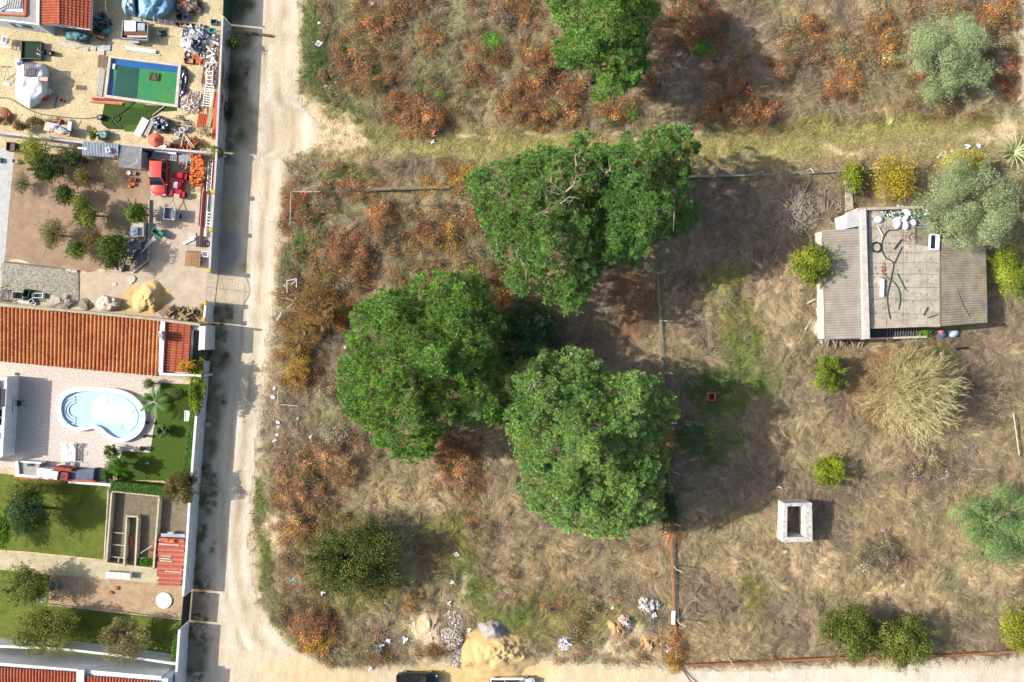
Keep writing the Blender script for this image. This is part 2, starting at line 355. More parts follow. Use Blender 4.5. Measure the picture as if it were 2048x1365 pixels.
V = np.stack([X, Y, np.full(X.shape, .004)+.012*(fbm(PX, PY/2, 12, 60, 3)-.2).clip(0, 1)], -1).reshape(-1, 3)[used]
props(raw_mesh('dirt_road', V, remap[F], np.concatenate([c*.58, np.ones((nx, ny, 1))], -1).reshape(-1, 4)[used], ROADV), 'pale sandy unpaved road running between the gardens and the overgrown plots', kind='structure')
YSAND = mat('yellow_sand', (236,208,152), (218,186,128), 1.6, rough=.95, bump=.05, bscale=12, k=.6, speck=((204,172,118), 16, .6))
sheet('sandy_path', [(2034,-60),(2120,-60),(2130,260),(2090,300),(2046,250),(2036,120)], .2, mat('path_sand', (226,212,184), (204,188,156), 1.5, rough=.95, bump=.02), rag=.15, seed=72)
# ---------------------------------------------------------------- scattered ground cover (nobody could count it)
protos = bpy.data.collections.new('ground_cover_shapes')
def proto(name, V, F, v):
    me = bpy.data.meshes.new(name); me.from_pydata([tuple(p) for p in V], [], [tuple(f) for f in F]); me.update()
    a = me.color_attributes.new('v', 'FLOAT_COLOR', 'POINT'); vv = np.asarray(v, np.float32)
    vv = np.stack([vv, vv, vv, np.ones_like(vv)], -1); a.data.foreach_set('color', vv.ravel())
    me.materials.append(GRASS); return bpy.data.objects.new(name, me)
def blade(V, F, v, root, ang, L, w, lift, droop, shade, n=3, turn=None):
    d = np.array([math.cos(ang), math.sin(ang)]); s = np.array([-d[1], d[0]]); b = len(V); turn = random.uniform(-.5, .5) if turn is None else turn
    for i in range(n+1):
        t = i/n; a2 = ang + turn*t; d = np.array([math.cos(a2), math.sin(a2)]); s = np.array([-d[1], d[0]])
        h = lift*(1-(1-t)**1.6) - droop*t*t; q = root + d*L*t*.95; ww = w*(1-.75*t)
        tw = random.uniform(-.35, .35)*ww
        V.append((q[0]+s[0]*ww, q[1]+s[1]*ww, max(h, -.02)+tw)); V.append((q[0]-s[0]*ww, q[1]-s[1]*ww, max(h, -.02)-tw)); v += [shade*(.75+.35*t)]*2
    for i in range(n): F.append((b+2*i, b+2*i+1, b+2*i+3, b+2*i+2))
def make_cover(kind, seed):
    random.seed(seed); V = []; F = []; v = []
    if kind == 'mat':
        turn = random.uniform(-.5, .5); L0 = random.uniform(.85, 1.5); lift = random.uniform(.2, .36)
        for i in range(18):
            r = np.array([random.gauss(0, .22), random.gauss(0, .12)])
            blade(V, F, v, r, random.gauss(0, .10), L0*random.uniform(.55, 1.15), random.uniform(.012, .021), lift*random.uniform(.6, 1.2), lift*random.uniform(.6, 1.1), random.uniform(.72, 1.28), 4, turn+random.gauss(0, .15))
    elif kind == 'tuft':
        for i in range(26):
            r = np.array([random.gauss(0, .13), random.gauss(0, .13)])
            blade(V, F, v, r, random.uniform(0, 6.28), random.uniform(.08, .24), random.uniform(.01, .02), random.uniform(.08, .2), random.uniform(0, .08), random.uniform(.7, 1.3), 2)
    elif kind == 'twig':
        for i in range(16):
            r = np.array([random.gauss(0, .12), random.gauss(0, .12)])
            blade(V, F, v, r, random.uniform(0, 6.28), random.uniform(.3, .8), random.uniform(.009, .016), random.uniform(.2, .5), random.uniform(0, .35), random.uniform(.6, 1.3))
    else:   # leafy bramble spray
        for i in range(44):
            a = random.uniform(0, 6.28); rr = .5*math.sqrt(random.random()); z = .3*(1-(rr/.5)**2)+random.uniform(-.1, .12)
            c = np.array([rr*math.cos(a), rr*math.sin(a), z]); n = np.array([random.gauss(0, .5), random.gauss(0, .5), 1]); n /= np.linalg.norm(n)
            t = np.cross(n, [math.cos(i), math.sin(i), .1]); t /= np.linalg.norm(t); u = np.cross(n, t); l = random.uniform(.04, .075); b = len(V)
            for q in (t*l, u*l*.6, -t*l, -u*l*.6): V.append(tuple(c+q))
            F.append((b, b+1, b+2, b+3)); v += [random.uniform(.55, 1.5)]*4
        for i in range(16):
            r = np.array([random.gauss(0, .15), random.gauss(0, .15)])
            blade(V, F, v, r, random.uniform(0, 6.28), random.uniform(.4, .8), .012, random.uniform(.25, .5), random.uniform(0, .3), random.uniform(.6, 1.1))
    return V, F, v
def scatter(name, kind, pts, rot, scl, colr, label, nvar=4):
    c = bpy.data.collections.new(name+'_shapes')
    for i in range(nvar): c.objects.link(proto('%s_shape' % name, *make_cover(kind, 100+i*7+len(kind))))
    n = len(pts); me = bpy.data.meshes.new(name); me.vertices.add(n); me.vertices.foreach_set('co', np.asarray(pts, np.float32).ravel())
    def at(nm, ty, key, data):
        a = me.attributes.new(nm, ty, 'POINT'); a.data.foreach_set(key, np.ascontiguousarray(data).ravel())
    at('rot', 'FLOAT_VECTOR', 'vector', np.asarray(rot, np.float32)); at('scl', 'FLOAT', 'value', np.asarray(scl, np.float32))
    at('idx', 'INT', 'value', rng.integers(0, nvar, n).astype(np.int32))
    at('col', 'FLOAT_COLOR', 'color', np.concatenate([colr, np.ones((n, 1))], 1).astype(np.float32))
    o = bpy.data.objects.new(name, me); col.objects.link(o); me.materials.append(GRASS)
    g = bpy.data.node_groups.new(name, 'GeometryNodeTree')
    g.interface.new_socket('Geometry', in_out='INPUT', socket_type='NodeSocketGeometry'); g.interface.new_socket('Geometry', in_out='OUTPUT', socket_type='NodeSocketGeometry')
    N = g.nodes; L = g.links; gi = N.new('NodeGroupInput'); go = N.new('NodeGroupOutput'); ip = N.new('GeometryNodeInstanceOnPoints')
    ci = N.new('GeometryNodeCollectionInfo'); ci.inputs[0].default_value = c; ci.inputs[1].default_value = True; ci.inputs[2].default_value = True
    def na(nm, ty):
        a = N.new('GeometryNodeInputNamedAttribute'); a.data_type = ty; a.inputs[0].default_value = nm; return [q for q in a.outputs if q.enabled][0]
    L.new(gi.outputs[0], ip.inputs['Points']); L.new(ci.outputs[0], ip.inputs['Instance']); ip.inputs['Pick Instance'].default_value = True
    L.new(na('idx', 'INT'), ip.inputs['Instance Index']); L.new(na('scl', 'FLOAT'), ip.inputs['Scale'])
    e = N.new('FunctionNodeEulerToRotation'); L.new(na('rot', 'FLOAT_VECTOR'), e.inputs[0]); L.new(e.outputs[0], ip.inputs['Rotation'])
    L.new(ip.outputs[0], go.inputs[0])
    md = o.modifiers.new('scatter', 'NODES'); md.node_group = g
    return props(o, label, None, None, 'stuff')
def sample(n, x0=-140, x1=2190, y0=-130, y1=1500): return rng.uniform(x0, x1, n), rng.uniform(y0, y1, n)
BRAMBLE = [ # px,py,rx,ry,colour
 (RUS:=(158,112,74),[(752,39,32,36),(798,9,42,22),(855,73,32,30),(698,115,36,34),(752,145,52,42),(970,127,40,46),(1073,127,36,52),(843,239,58,40),(798,218,38,32),(1034,206,44,36),(995,10,50,24),(1095,114,28,30),(1143,190,32,30),(1296,183,24,28),(1410,46,46,40),(1448,178,44,42),(1486,216,54,34),(1524,228,34,30),(1562,132,24,28),(1417,228,28,18),(1627,59,24,28),(1673,187,28,20),(716,383,36,20),(689,502,44,40),(720,542,28,28),(858,465,48,34),(905,900,48,36),(931,961,34,24),(627,1254,50,40),(1011,587,20,40),(1844,145,18,20),(1380,20,40,20),(1290,20,20,30),(1250,1000,14,10),(1060,40,20,24)]),
 ((160,100,70),[(590,392,24,20),(569,436,9,26),(645,383,36,10),(606,432,24,16),(688,500,30,30),(2013,140,18,50),(1896,10,30,16)]),
 ((176,130,78),[(760,432,30,34),(1704,145,22,44),(1774,105,24,36),(2000,25,40,30),(1227,223,34,28),(1080,224,36,30),(845,245,40,30),(946,443,18,30),(1760,47,36,20),(1345,1062,10,16),(1332,870,9,26),(1352,1295,12,40),(1140,240,24,16),(860,250,40,20)]),
 ((196,150,54),[(902,476,14,24),(925,366,22,22),(865,366,20,16),(635,1285,36,24),(1350,1320,14,14),(930,350,14,10),(600,722,18,60),(1010,205,10,12)]),
 ((150,112,56),[(909,340,24,22),(635,612,58,56),(585,690,30,50),(640,560,40,24),(600,760,30,30),(620,650,50,30),(835,1215,20,22),(760,1320,24,16),(1120,1330,16,12),(870,1302,30,14)]),
 ((182,138,92),[(673,935,46,54),(600,960,40,50),(590,1060,36,36),(570,1000,24,40),(630,1000,20,40)]),
 ((150,138,116),[(665,880,34,26),(690,560,30,20),(900,560,40,20),(1000,30,40,30),(1850,930,40,30),(1300,1250,20,16),(1760,1110,40,34),(640,790,40,26)]),
 ((96,150,52),[(762,152,8,8),(735,142,6,6),(800,230,7,12),(840,180,10,8),(853,63,5,6),(985,85,14,14),(1404,93,17,14),(1263,223,9,12),(1220,240,6,6),(803,238,6,10),(1103,212,7,7),(885,192,8,10),(975,74,8,12)]),
]
def scatter_all():
    SH = .98
    # matted dry grass following a swirling lie
    px, py = sample(125000); w = wild_w(px, py); t = is_track(px, py); d = edge_dist(road_poly, px, py)
    keep = (w > 0) & (rng.random(len(px)) < np.clip((d-3)/20, .06, 1)*np.where(t, .004, 1))
    c0 = patch_colour(px, py); sandy = (c0.sum(1) > 1.38) & (c0[:,0] > c0[:,1]*1.1); keep &= ~(sandy & (rng.random(len(px)) < .85)); bare = fbm(px, py, 32, 89, 4); keep &= rng.random(len(px)) < np.clip((bare-.30)*7, .12, 1)
    px, py = px[keep], py[keep]; z = relief(px, py)-.03
    a = fbm(px, py, 120, 81, 3)*15 + vn(px, py, 34, 85)*2.6
    a = a + rng.normal(0, 1, len(px))*(.10+1.4*np.clip(fbm(px, py, 40, 86, 3)-.52, 0, 1)); lock = (.55+.62*fbm(px, py, 55, 87, 3))*(.82+.36*vn(px*.9+py*.5, py*.9-px*.5, 7, 90))+.16+.0*vn(px+py*.7, py-px*.7, 9, 88)
    pos = np.stack([(px-1024)*S, (682.5-py)*S, z], -1)
    rot = np.stack([rng.normal(0, .12, len(px)), rng.normal(0, .15, len(px)), a], -1)
    c = patch_colour(px, py)*SH*rng.uniform(.7, 1.3, (len(px), 1))*lock[:,None]*(1+rng.normal(0, .05, (len(px), 3)))
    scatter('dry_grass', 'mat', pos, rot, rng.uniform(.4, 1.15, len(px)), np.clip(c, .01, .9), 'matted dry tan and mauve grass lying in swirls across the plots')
    # short grass of the track, the verges and the green patches
    px, py = sample(120000); w = wild_w(px, py); t = is_track(px, py); d = edge_dist(road_poly, px, py)
    c = patch_colour(px, py); green = (c[:,1] > c[:,0]*.98)
    yard = px < wallx(py); vb = (px > wallx(py)) & (px < wallx(py)+38) & ((py < 300) | (py > 615)) & (fbm(px, py, 30, 91, 3) > .5)
    keep = ((w > 0) & (t | (green & (rng.random(len(px)) < .8)) | (rng.random(len(px)) < .18)) & ((d > 2) | (rng.random(len(px)) < .3))) | (vb & (rng.random(len(px)) < .4))
    sandy = (c[:,0] > c[:,1]*1.1) & (c.sum(1) > 1.38); keep &= ~(sandy & (rng.random(len(px)) < .75))
    px, py, c, vb = px[keep], py[keep], c[keep], vb[keep]; z = np.where(vb, .01, relief(px, py)-.03)
    c[vb] = np.array(lin((110,116,74)))
    c = c*SH*rng.uniform(.75, 1.3, (len(px), 1))
    pos = np.stack([(px-1024)*S, (682.5-py)*S, z], -1); rot = np.stack([rng.normal(0, .1, len(px)), rng.normal(0, .1, len(px)), rng.uniform(0, 6.28, len(px))], -1)
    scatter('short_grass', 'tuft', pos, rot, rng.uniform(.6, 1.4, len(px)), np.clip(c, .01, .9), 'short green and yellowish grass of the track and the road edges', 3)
    # brambles and bracken
    A = []; Bc = []; T = []; Tc = []
    for colr, lst in BRAMBLE:
        base = np.array(lin(colr))
        for (cx, cy, rx, ry) in lst:
            n = int(rx*ry*math.pi*S*S*9)+3; a = rng.uniform(0, 6.28, n); r = np.sqrt(rng.random(n))*1.25
            x = cx+rx*r*np.cos(a)+rng.normal(0, 4, n); y = cy+ry*r*np.sin(a)+rng.normal(0, 4, n)
            hgt = (.25+min(rx, ry)*.016)*np.clip(1-r*r*.8, .1, 1)*(.4+1.1*vn(x, y, 9, 95))
            kp = vn(x, y, 15, 97)*.7+vn(x, y, 5, 98)*.3 > .36+.26*(r-.4) if rx > 15 else r < 2
            x = x[kp]; y = y[kp]; hgt = hgt[kp]; n = len(x)
            zz = relief(x, y)-.05+hgt
            A.append(np.stack([(x-1024)*S*(H-zz)/H, (682.5-y)*S*(H-zz)/H, zz], -1))
            mixc = base*(.45+1.1*vn(x, y, 7, 99))[:,None]*rng.uniform(.6, 1.35, (n, 1))*(1+rng.normal(0, .1, (n, 3))); dk = rng.random(n) < .42; og = rng.random(n) < .12; mixc[og] = np.array(lin((140,134,78)))*rng.uniform(.6, 1.2, (og.sum(), 1)); mixc[dk] = mixc[dk]*.5+np.array(lin((120,96,74)))*.4
            Bc.append(mixc)
            k = n//2; T.append(A[-1][:k]); Tc.append(np.array(lin((170,142,112)))*rng.uniform(.5, 1.1, (k, 1)))
    x, y = sample(17000, 560, 2060, -60, 1330); mk = (fbm(x, y, 80, 131, 4) > .57) & (((y < 250) & (x > 640)) | ((x < 1010) & (y > 330) & (y < 700)) | ((x < 760) & (y > 700)) | ((x > 820) & (x < 1330) & (y > 860) & (fbm(x, y, 40, 133, 3) > .58))) & ~is_track(x, y)
    x, y = x[mk], y[mk]; n = len(x); zz = relief(x, y)+rng.uniform(0, .3, n); A.append(np.stack([(x-1024)*S, (682.5-y)*S, zz], -1))
    pal = np.array([lin(q) for q in ((150,112,80), (142,116,90), (164,128,86), (136,126,96), (126,120,76))]); Bc.append(pal[rng.integers(0, 5, n)]*rng.uniform(.5, 1.25, (n, 1)))
    x, y = sample(9000, 560, 2080, -60, 1330); zz = relief(x, y); T.append(np.stack([(x-1024)*S, (682.5-y)*S, zz+.1], -1)); Tc.append(np.array(lin((176,160,136)))*rng.uniform(.35, 1.1, (len(x), 1)))
    A = np.concatenate(A); Bc = np.concatenate(Bc); n = len(A)
    rot = np.stack([rng.normal(0, .25, n), rng.normal(0, .25, n), rng.uniform(0, 6.28, n)], -1)
    ok = wild_w(A[:,0]/S+1024, 682.5-A[:,1]/S) > 0
    scatter('bramble_undergrowth', 'leafy', A[ok], rot[ok], rng.uniform(.6, 1.3, n)[ok], np.clip(Bc*1.08*np.array([.97, 1, 1.06]), .01, .8)[ok], 'russet and orange autumn brambles and bracken growing in thickets', 4)
    T = np.concatenate(T); Tc = np.concatenate(Tc); n = len(T); ok = (wild_w(T[:,0]/S+1024, 682.5-T[:,1]/S) > 0) & ~is_track(T[:,0]/S+1024, 682.5-T[:,1]/S)
    rot = np.stack([rng.normal(0, .3, n), rng.normal(0, .3, n), rng.uniform(0, 6.28, n)], -1)
    scatter('dry_twigs', 'twig', T[ok]-np.array([0, 0, .15]), rot[ok], rng.uniform(.7, 1.4, n)[ok], np.clip(Tc, .01, .9)[ok], 'dry bare twigs and stalks standing among the brambles', 3)
scatter_all()
# ---------------------------------------------------------------- trees
def leaf_cards(c, nrm, L, W, colr, jit=.5):
    """diamond leaves: centres c (n,3), normals nrm, colours (n,3)"""
    n = len(c); nn = nrm + rng.normal(0, jit, (n, 3)); nn /= np.linalg.norm(nn, axis=1, keepdims=True)+1e-9
    t = np.cross(nn, rng.normal(0, 1, (n, 3))); t /= np.linalg.norm(t, axis=1, keepdims=True)+1e-9; u = np.cross(nn, t)
    l = (L*rng.uniform(.65, 1.3, n))[:,None]; w_ = (W*rng.uniform(.65, 1.3, n))[:,None]
    V = np.stack([c+t*l, c+u*w_, c-t*l, c-u*w_], 1).reshape(-1, 3); F = np.arange(4*n).reshape(n, 4)
    C = np.repeat(np.concatenate([colr, np.ones((n, 1))], 1), 4, 0); return V, F, C
def rand_dirs(n):
    d = rng.normal(0, 1, (n, 3)); return d/np.linalg.norm(d, axis=1, keepdims=True)
def limbs(name, base, tips, r0, parent, material, n=6, wob=.25, seed=0):
    random.seed(seed); m = M()
    for t in tips:
        a = Vector(base); b = Vector(t); pts = []; 
        for i in range(5):
            q = i/4; p = a.lerp(b, q); p.z = a.z+(b.z-a.z)*q**.75
            if 0 < i < 4: p += Vector((random.gauss(0, wob), random.gauss(0, wob), 0))
            pts.append(p)
        m.tube(pts, [r0*(1-.8*i/4) for i in range(5)], n)
    return m.build(name, material, parent)
def pine(label, poly, zlo, zhi, seed, cl=(136,176,66), dens=1.0, dead=(), group='pine trees', trunks=1):
    global rng
    rng = np.random.default_rng(seed); xs = [p[0] for p in poly]; ys = [p[1] for p in poly]; cx, cy = np.mean(xs), np.mean(ys)
    area = abs(sum(poly[i-1][0]*poly[i][1]-poly[i][0]*poly[i-1][1] for i in range(len(poly))))/2
    base = P(cx, cy, (zlo+zhi)/2); base.z = gz(cx, cy)
    t = thing('pine_tree', label, 'pine tree', base, group)
    # branch-end clusters inside the outline
    q = []; cell = {}; rad_ = .70/S/math.sqrt(dens)
    for _ in range(int(area*S*S*60)):
        x, y = rng.uniform(min(xs), max(xs)), rng.uniform(min(ys), max(ys)); i, j = int(x/rad_), int(y/rad_); rj = rad_*(.72+.56*float(vn(x, y, 30, seed+7)))
        if all((x-a)**2+(y-b)**2 > rj*rj for di in (-1,0,1) for dj in (-1,0,1) for (a, b) in cell.get((i+di, j+dj), ())): cell.setdefault((i, j), []).append((x, y)); q.append((x, y))
    q = np.array(q); ok = inside(poly, q[:,0], q[:,1]) & (edge_dist(poly, q[:,0], q[:,1]) > 3); q = q[ok]; nu = len(q)
    q2 = q[rng.integers(0, nu, int(nu*3.3))]+rng.normal(0, 9, (int(nu*3.3), 2)); q2 = q2[inside(poly, q2[:,0], q2[:,1])]; q = np.concatenate([q, q2]); n = len(q)
    d = edge_dist(poly, q[:,0], q[:,1]); dm = d.max(); bump = fbm(q[:,0], q[:,1], 44, seed, 3)
    z = zlo + (zhi-zlo)*np.clip(d/dm, 0, 1)**.55*(.50+1.15*(bump-.2)) + rng.normal(0, .38, n)
    low = np.arange(n) >= nu; z[low] -= rng.uniform(.7, 2.6, low.sum()); z = np.maximum(z, 1.0)
    cw = np.stack([(q[:,0]-1024)*S*(H-z)/H, (682.5-q[:,1])*S*(H-z)/H, z], -1)
    top = np.array([base.x, base.y, zlo*.3]); out = cw-top; out /= np.linalg.norm(out, axis=1, keepdims=True); out[:,2] += .7; out /= np.linalg.norm(out, axis=1, keepdims=True)
    # each cluster is a bunch of tufts, each tuft a burst of needles; the hidden lower ones are coarser
    ccol = np.array(lin(cl))*.74*np.array([.94, 1, .96]); VV = []; CC = []
    cv = rng.uniform(.78, 1.22, (n, 1))*(1+rng.normal(0, .04, (n, 3))); yel = rng.random(n) < .3; cv[yel] *= np.array([1.22, 1.1, .85])
    for sel, nt_, nn, lk, wk in ((~low, 10, 30, 1.0, 1.0), (low, 6, 19, 1.3, 2.1)):
        tc = np.repeat(cw[sel], nt_, 0); od = np.repeat(out[sel], nt_, 0); dv = rand_dirs(len(tc)) + od*.95; dv /= np.linalg.norm(dv, axis=1, keepdims=True)
        rad = rng.uniform(.18, .44, (len(tc), 1))*lk; tp = tc + dv*rad*np.array([1.1, 1.1, .85]); td = dv + od*.35; td /= np.linalg.norm(td, axis=1, keepdims=True)
        tcol = np.repeat(ccol*cv[sel], nt_, 0)*rng.uniform(.8, 1.2, (len(tc), 1))
        b = np.repeat(tp, nn, 0); nd = np.repeat(td, nn, 0)*.95 + rand_dirs(len(b)); nd /= np.linalg.norm(nd, axis=1, keepdims=True)
        ln = rng.uniform(.17, .31, (len(b), 1))*lk; sd = np.cross(nd, rand_dirs(len(b))); sd /= np.linalg.norm(sd, axis=1, keepdims=True)+1e-9
        wd = rng.uniform(.013, .022, (len(b), 1))*wk; root = b+nd*.03; tip = b+nd*ln
        VV.append(np.stack([root, tip-sd*wd, tip+sd*wd], 1).reshape(-1, 3)); nc = np.repeat(tcol, nn, 0)*rng.uniform(.75, 1.25, (len(b), 1)); CC.append(np.stack([nc*.65, nc*1.12, nc*1.12], 1).reshape(-1, 3))  # needle roots coloured darker than tips, shade painted toward the crown's centre
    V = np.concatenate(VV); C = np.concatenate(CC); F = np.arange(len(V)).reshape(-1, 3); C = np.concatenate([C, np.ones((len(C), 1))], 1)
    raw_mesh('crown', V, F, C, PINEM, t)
    m = M(); m.tube([base, base+Vector((.1,.1,zhi*.35)), base+Vector((-.1,.05,zhi*.72))], [.34,.26,.12], 10); m.build('trunk', BARK, t)
    sel = rng.choice(n, min(12, n), replace=False); limbs('limbs', base+Vector((0,0,zhi*.35)), [cw[i] for i in sel], .11, t, BARK, 5, .3, seed)
    for k, (ax, ay, az, pts) in enumerate(dead):
        m = M(); random.seed(seed+k); p0 = P(ax, ay, az)
        for (bx, by) in pts:
            e = P(bx, by, az+.5+random.uniform(-.3,.4)); mid = p0.lerp(e, .5)+Vector((random.gauss(0,.15),random.gauss(0,.15),.1)); m.tube([p0, mid, e], [.06,.045,.015], 5)
            for j in range(4):
                s = p0.lerp(e, random.uniform(.35, .95)); m.tube([s, s+Vector((random.gauss(0,.45),random.gauss(0,.45),random.uniform(-.05,.3)))], [.03,.01], 4)
        m.build('dead_branch', TWIG, t, label='bare pale grey dead branch showing through the needles')
    return t
pine('tall green pine with grey dead branches showing in its crown beside the track', [(944,340),(994,319),(1058,308),(1087,296),(1131,298),(1134,266),(1152,252),(1175,266),(1190,290),(1212,300),(1215,420),(1200,520),(1190,556),(1172,586),(1158,630),(1120,618),(1087,591),(1050,585),(1026,591),(1011,562),(997,518),(976,498),(976,468),(970,433),(929,422),(929,380)], 6.0, 10.8, 301, cl=(112,150,78),
     dead=[(1130,385,10.4,[(1100,362),(1155,345),(1160,360),(1092,380)]),(1118,410,10.2,[(1075,428),(1090,402),(1070,432),(1160,398)]),(1040,515,8.2,[(1015,520),(1055,535),(1030,500),(1058,512)]),(1150,320,9.6,[(1165,305),(1155,335)])])
pine('tall dark green pine at the fence corner, touching the pine with dead branches', [(1195,292),(1231,290),(1252,269),(1304,269),(1325,252),(1363,257),(1380,275),(1395,293),(1386,322),(1369,340),(1380,357),(1392,404),(1398,433),(1380,454),(1354,474),(1316,474),(1310,495),(1269,527),(1251,510),(1237,527),(1190,540),(1200,430)], 6.4, 11.2, 302, cl=(104,144,76), dead=[(1210,345,9.6,[(1200,330),(1222,338)]),(1330,420,9.8,[(1320,415),(1350,428)])])
pine('broad bright green pine with the roundest crown, in the middle of the plot', [(704,634),(745,596),(777,576),(815,587),(827,558),(859,555),(877,541),(903,555),(941,542),(968,561),(985,587),(1000,623),(1015,661),(1005,700),(1012,760),(1012,830),(971,857),(918,845),(894,851),(871,886),(865,913),(824,919),(771,910),(748,869),(710,842),(686,813),(686,769),(689,708),(698,667)], 4.6, 11.0, 303, cl=(118,158,74))
pine('small shaded dark pine squeezed between the round pine and the pine on the fence', [(1000,622),(1040,602),(1094,622),(1108,665),(1112,690),(1085,712),(1040,725),(1012,750),(1005,690)], 2.2, 5.4, 304, cl=(84,122,78))
pine('large light green pine with clearly separate tufts, leaning over the fence line', [(1012,750),(1038,736),(1097,699),(1117,712),(1152,698),(1188,703),(1196,736),(1223,747),(1243,750),(1272,730),(1296,753),(1316,756),(1331,780),(1357,812),(1360,829),(1331,844),(1328,914),(1343,952),(1334,985),(1319,1032),(1287,1043),(1234,1073),(1164,1070),(1111,1049),(1056,1011),(1038,973),(1056,944),(1032,926),(1032,891),(1012,873),(1012,838),(1018,809)], 6.0, 11.6, 305, cl=(134,170,96), dead=[(1295,1010,8.2,[(1288,1000),(1302,1022)]),(1062,778,9.4,[(1055,785),(1072,768)])])
pine('green pine at the top edge standing alone among the russet brambles', [(1095,-30),(1100,15),(1118,56),(1128,81),(1100,86),(1100,107),(1118,134),(1138,147),(1181,137),(1187,152),(1184,183),(1202,200),(1232,195),(1263,178),(1268,162),(1283,152),(1293,107),(1285,80),(1301,63),(1311,25),(1303,0),(1298,-40),(1200,-60)], 5.8, 11.0, 306, cl=(120,160,78))
def broad(name, label, cat, px, py, rx, ry, zc, hz, colr, L=.07, W=.04, n=5000, lobes=18, seed=0, col2=None, fruit=None, trunk=True, group=None, lob=.42, jit=.55, bark=None, k=.78, twigs=0):
    """crown of leaf cards on overlapping lobes; px,py,rx,ry as seen in the photo, zc the height of its middle, hz its half height"""
    global rng
    rng = np.random.default_rng(9000+seed); kz = (H-zc)/H; c0 = np.array(P(px, py, zc)); a = rx*S*kz*1.2; b = ry*S*kz*1.2
    t = thing(name, label, cat, (c0[0], c0[1], max(0., gz(px, py)) if px > wallx(py) else 0), group)
    n = int(n*1.45); L *= 1.18; W *= 1.22
    d = rand_dirs(lobes); rr = rng.uniform(.2, 1, (lobes, 1))**.5*(1-lob); lc = d*rr; lr = lob*rng.uniform(.75, 1.25, lobes)
    li = rng.integers(0, lobes, n); dd = rand_dirs(n); dd[:,2] = np.where(dd[:,2] < -.3, -dd[:,2], dd[:,2]); rad = lr[li]*rng.uniform(.55, 1.08, n)**.6
    u = lc[li] + dd*rad[:,None]
    ns = 26; sdv = rand_dirs(ns); sdv[:,2] = abs(sdv[:,2])*.7; sp = rng.random(n) < .13; ks = rng.integers(0, ns, sp.sum()); u[sp] = sdv[ks]*rng.uniform(.55, 1.0, (sp.sum(), 1))*rng.uniform(.85, 1.32 if rx < 50 else 1.1, ns)[ks][:,None] + rng.normal(0, .035, (sp.sum(), 3))
    pos = c0 + u*np.array([a, b, hz])
    lt = rng.uniform(.82, 1.18, lobes)[li]*rng.uniform(.7, 1.3, n)
    cc = np.array(lin(colr))*k*lt[:,None]
    if col2 is not None:
        s_ = (rng.random(n) < .3) | (rng.random(lobes)[li] < .25); cc[s_] = np.array(lin(col2))*k*lt[s_][:,None]
    V, F, C = leaf_cards(pos, dd, L, W, cc, jit); raw_mesh('crown', V, F, C, LEAF, t)
    z0 = ORG[t.name].z
    if trunk:
        m = M(); p = Vector((c0[0], c0[1], z0)); m.tube([p, p+Vector((.03,.02,(zc-z0)*.6))], [.09*max(1, a/1.2), .06*max(1, a/1.2)], 7)
        m.build('trunk', bark or BARK, t); sel = rng.choice(n, 12+twigs, replace=False); limbs('limbs', p+Vector((0,0,(zc-z0)*.5)), [pos[i] for i in sel], .035*max(1, a/1.2), t, bark or BARK, 4, .1, seed)
    if fruit:
        for i in range(fruit):
            j = rng.integers(0, n); q = pos[j]+np.array([0, 0, .06]); f = M(); f.lathe([(.01,-.05),(.045,-.03),(.055,0),(.045,.03),(.01,.05)], tuple(q), 6); f.build('orange_fruit', mat('orange_peel', (255,150,20), rough=.5), t)
    return t
# ---------------------------------------------------------------- trees and shrubs of the right-hand plots
GW = mat('olive_bark', (150,140,124), (110,100,86), 6)
broad('willow_tree', 'pale grey-green feathery tree at the upper right above the track', 'tree', 1895, 118, 96, 86, 2.4, 1.9, (152,176,124), .09, .018, 20000, 30, 1, (168,188,140), lob=.24, bark=GW)
broad('silver_tree', 'pale silvery green tree overhanging the concrete roof of the shack', 'tree', 1938, 402, 106, 96, 4.0, 2.2, (152,170,122), .09, .018, 24000, 36, 2, (170,186,142), lob=.23, bark=GW)
broad('round_tree', 'soft mid green tree cut by the right edge below the bare tree', 'tree', 1995, 1052, 92, 76, 2.4, 1.9, (124,158,96), .08, .02, 20000, 32, 3, (142,172,112), lob=.24, bark=GW)
broad('citrus_shrub', 'bright yellow-green leafy shrub leaning over the left tin roof of the shack', 'shrub', 1625, 532, 44, 42, 2.3, 1.5, (112,136,46), .07, .04, 8000, 26, 4, (158,168,56), lob=.27)
broad('leafy_bush', 'olive green bush at the right edge beside the shack', 'bush', 2022, 542, 44, 54, 1.7, 1.3, (132,152,46), .06, .03, 8000, 26, 5, (160,172,64), lob=.27)
broad('citrus_tree', 'small lime green tree below the firewood of the shack', 'tree', 1655, 747, 37, 36, 1.5, 1.1, (118,142,48), .06, .035, 7000, 24, 6, (152,164,66), lob=.27)
broad('lemon_bush', 'small vivid lime green bush above the concrete well', 'bush', 1660, 945, 38, 34, 1.2, .9, (124,150,40), .055, .035, 5500, 24, 7, (168,174,48), lob=.27)
broad('oak_bush', 'left of two dark olive bushes over the bottom fence', 'bush', 1702, 1268, 62, 64, 2.2, 1.6, (82,104,40), .06, .04, 13000, 36, 8, (136,140,64), lob=.28, twigs=20)
broad('oak_bush', 'right of two dark olive bushes over the bottom fence', 'bush', 1806, 1280, 58, 56, 2.0, 1.5, (84,106,42), .06, .04, 12000, 36, 9, (138,142,66), lob=.28, twigs=20)
broad('corner_bush', 'olive bush cut by the right edge at the bottom fence', 'bush', 2046, 1258, 44, 52, 1.8, 1.4, (126,144,44), .06, .04, 7000, 24, 10, (170,170,60))
broad('oak_tree', 'large round dark olive evergreen bush near the road bend', 'tree', 712, 1115, 100, 82, 2.4, 2.0, (76,96,40), .06, .04, 26000, 60, 11, (128,134,66), lob=.24, twigs=30)
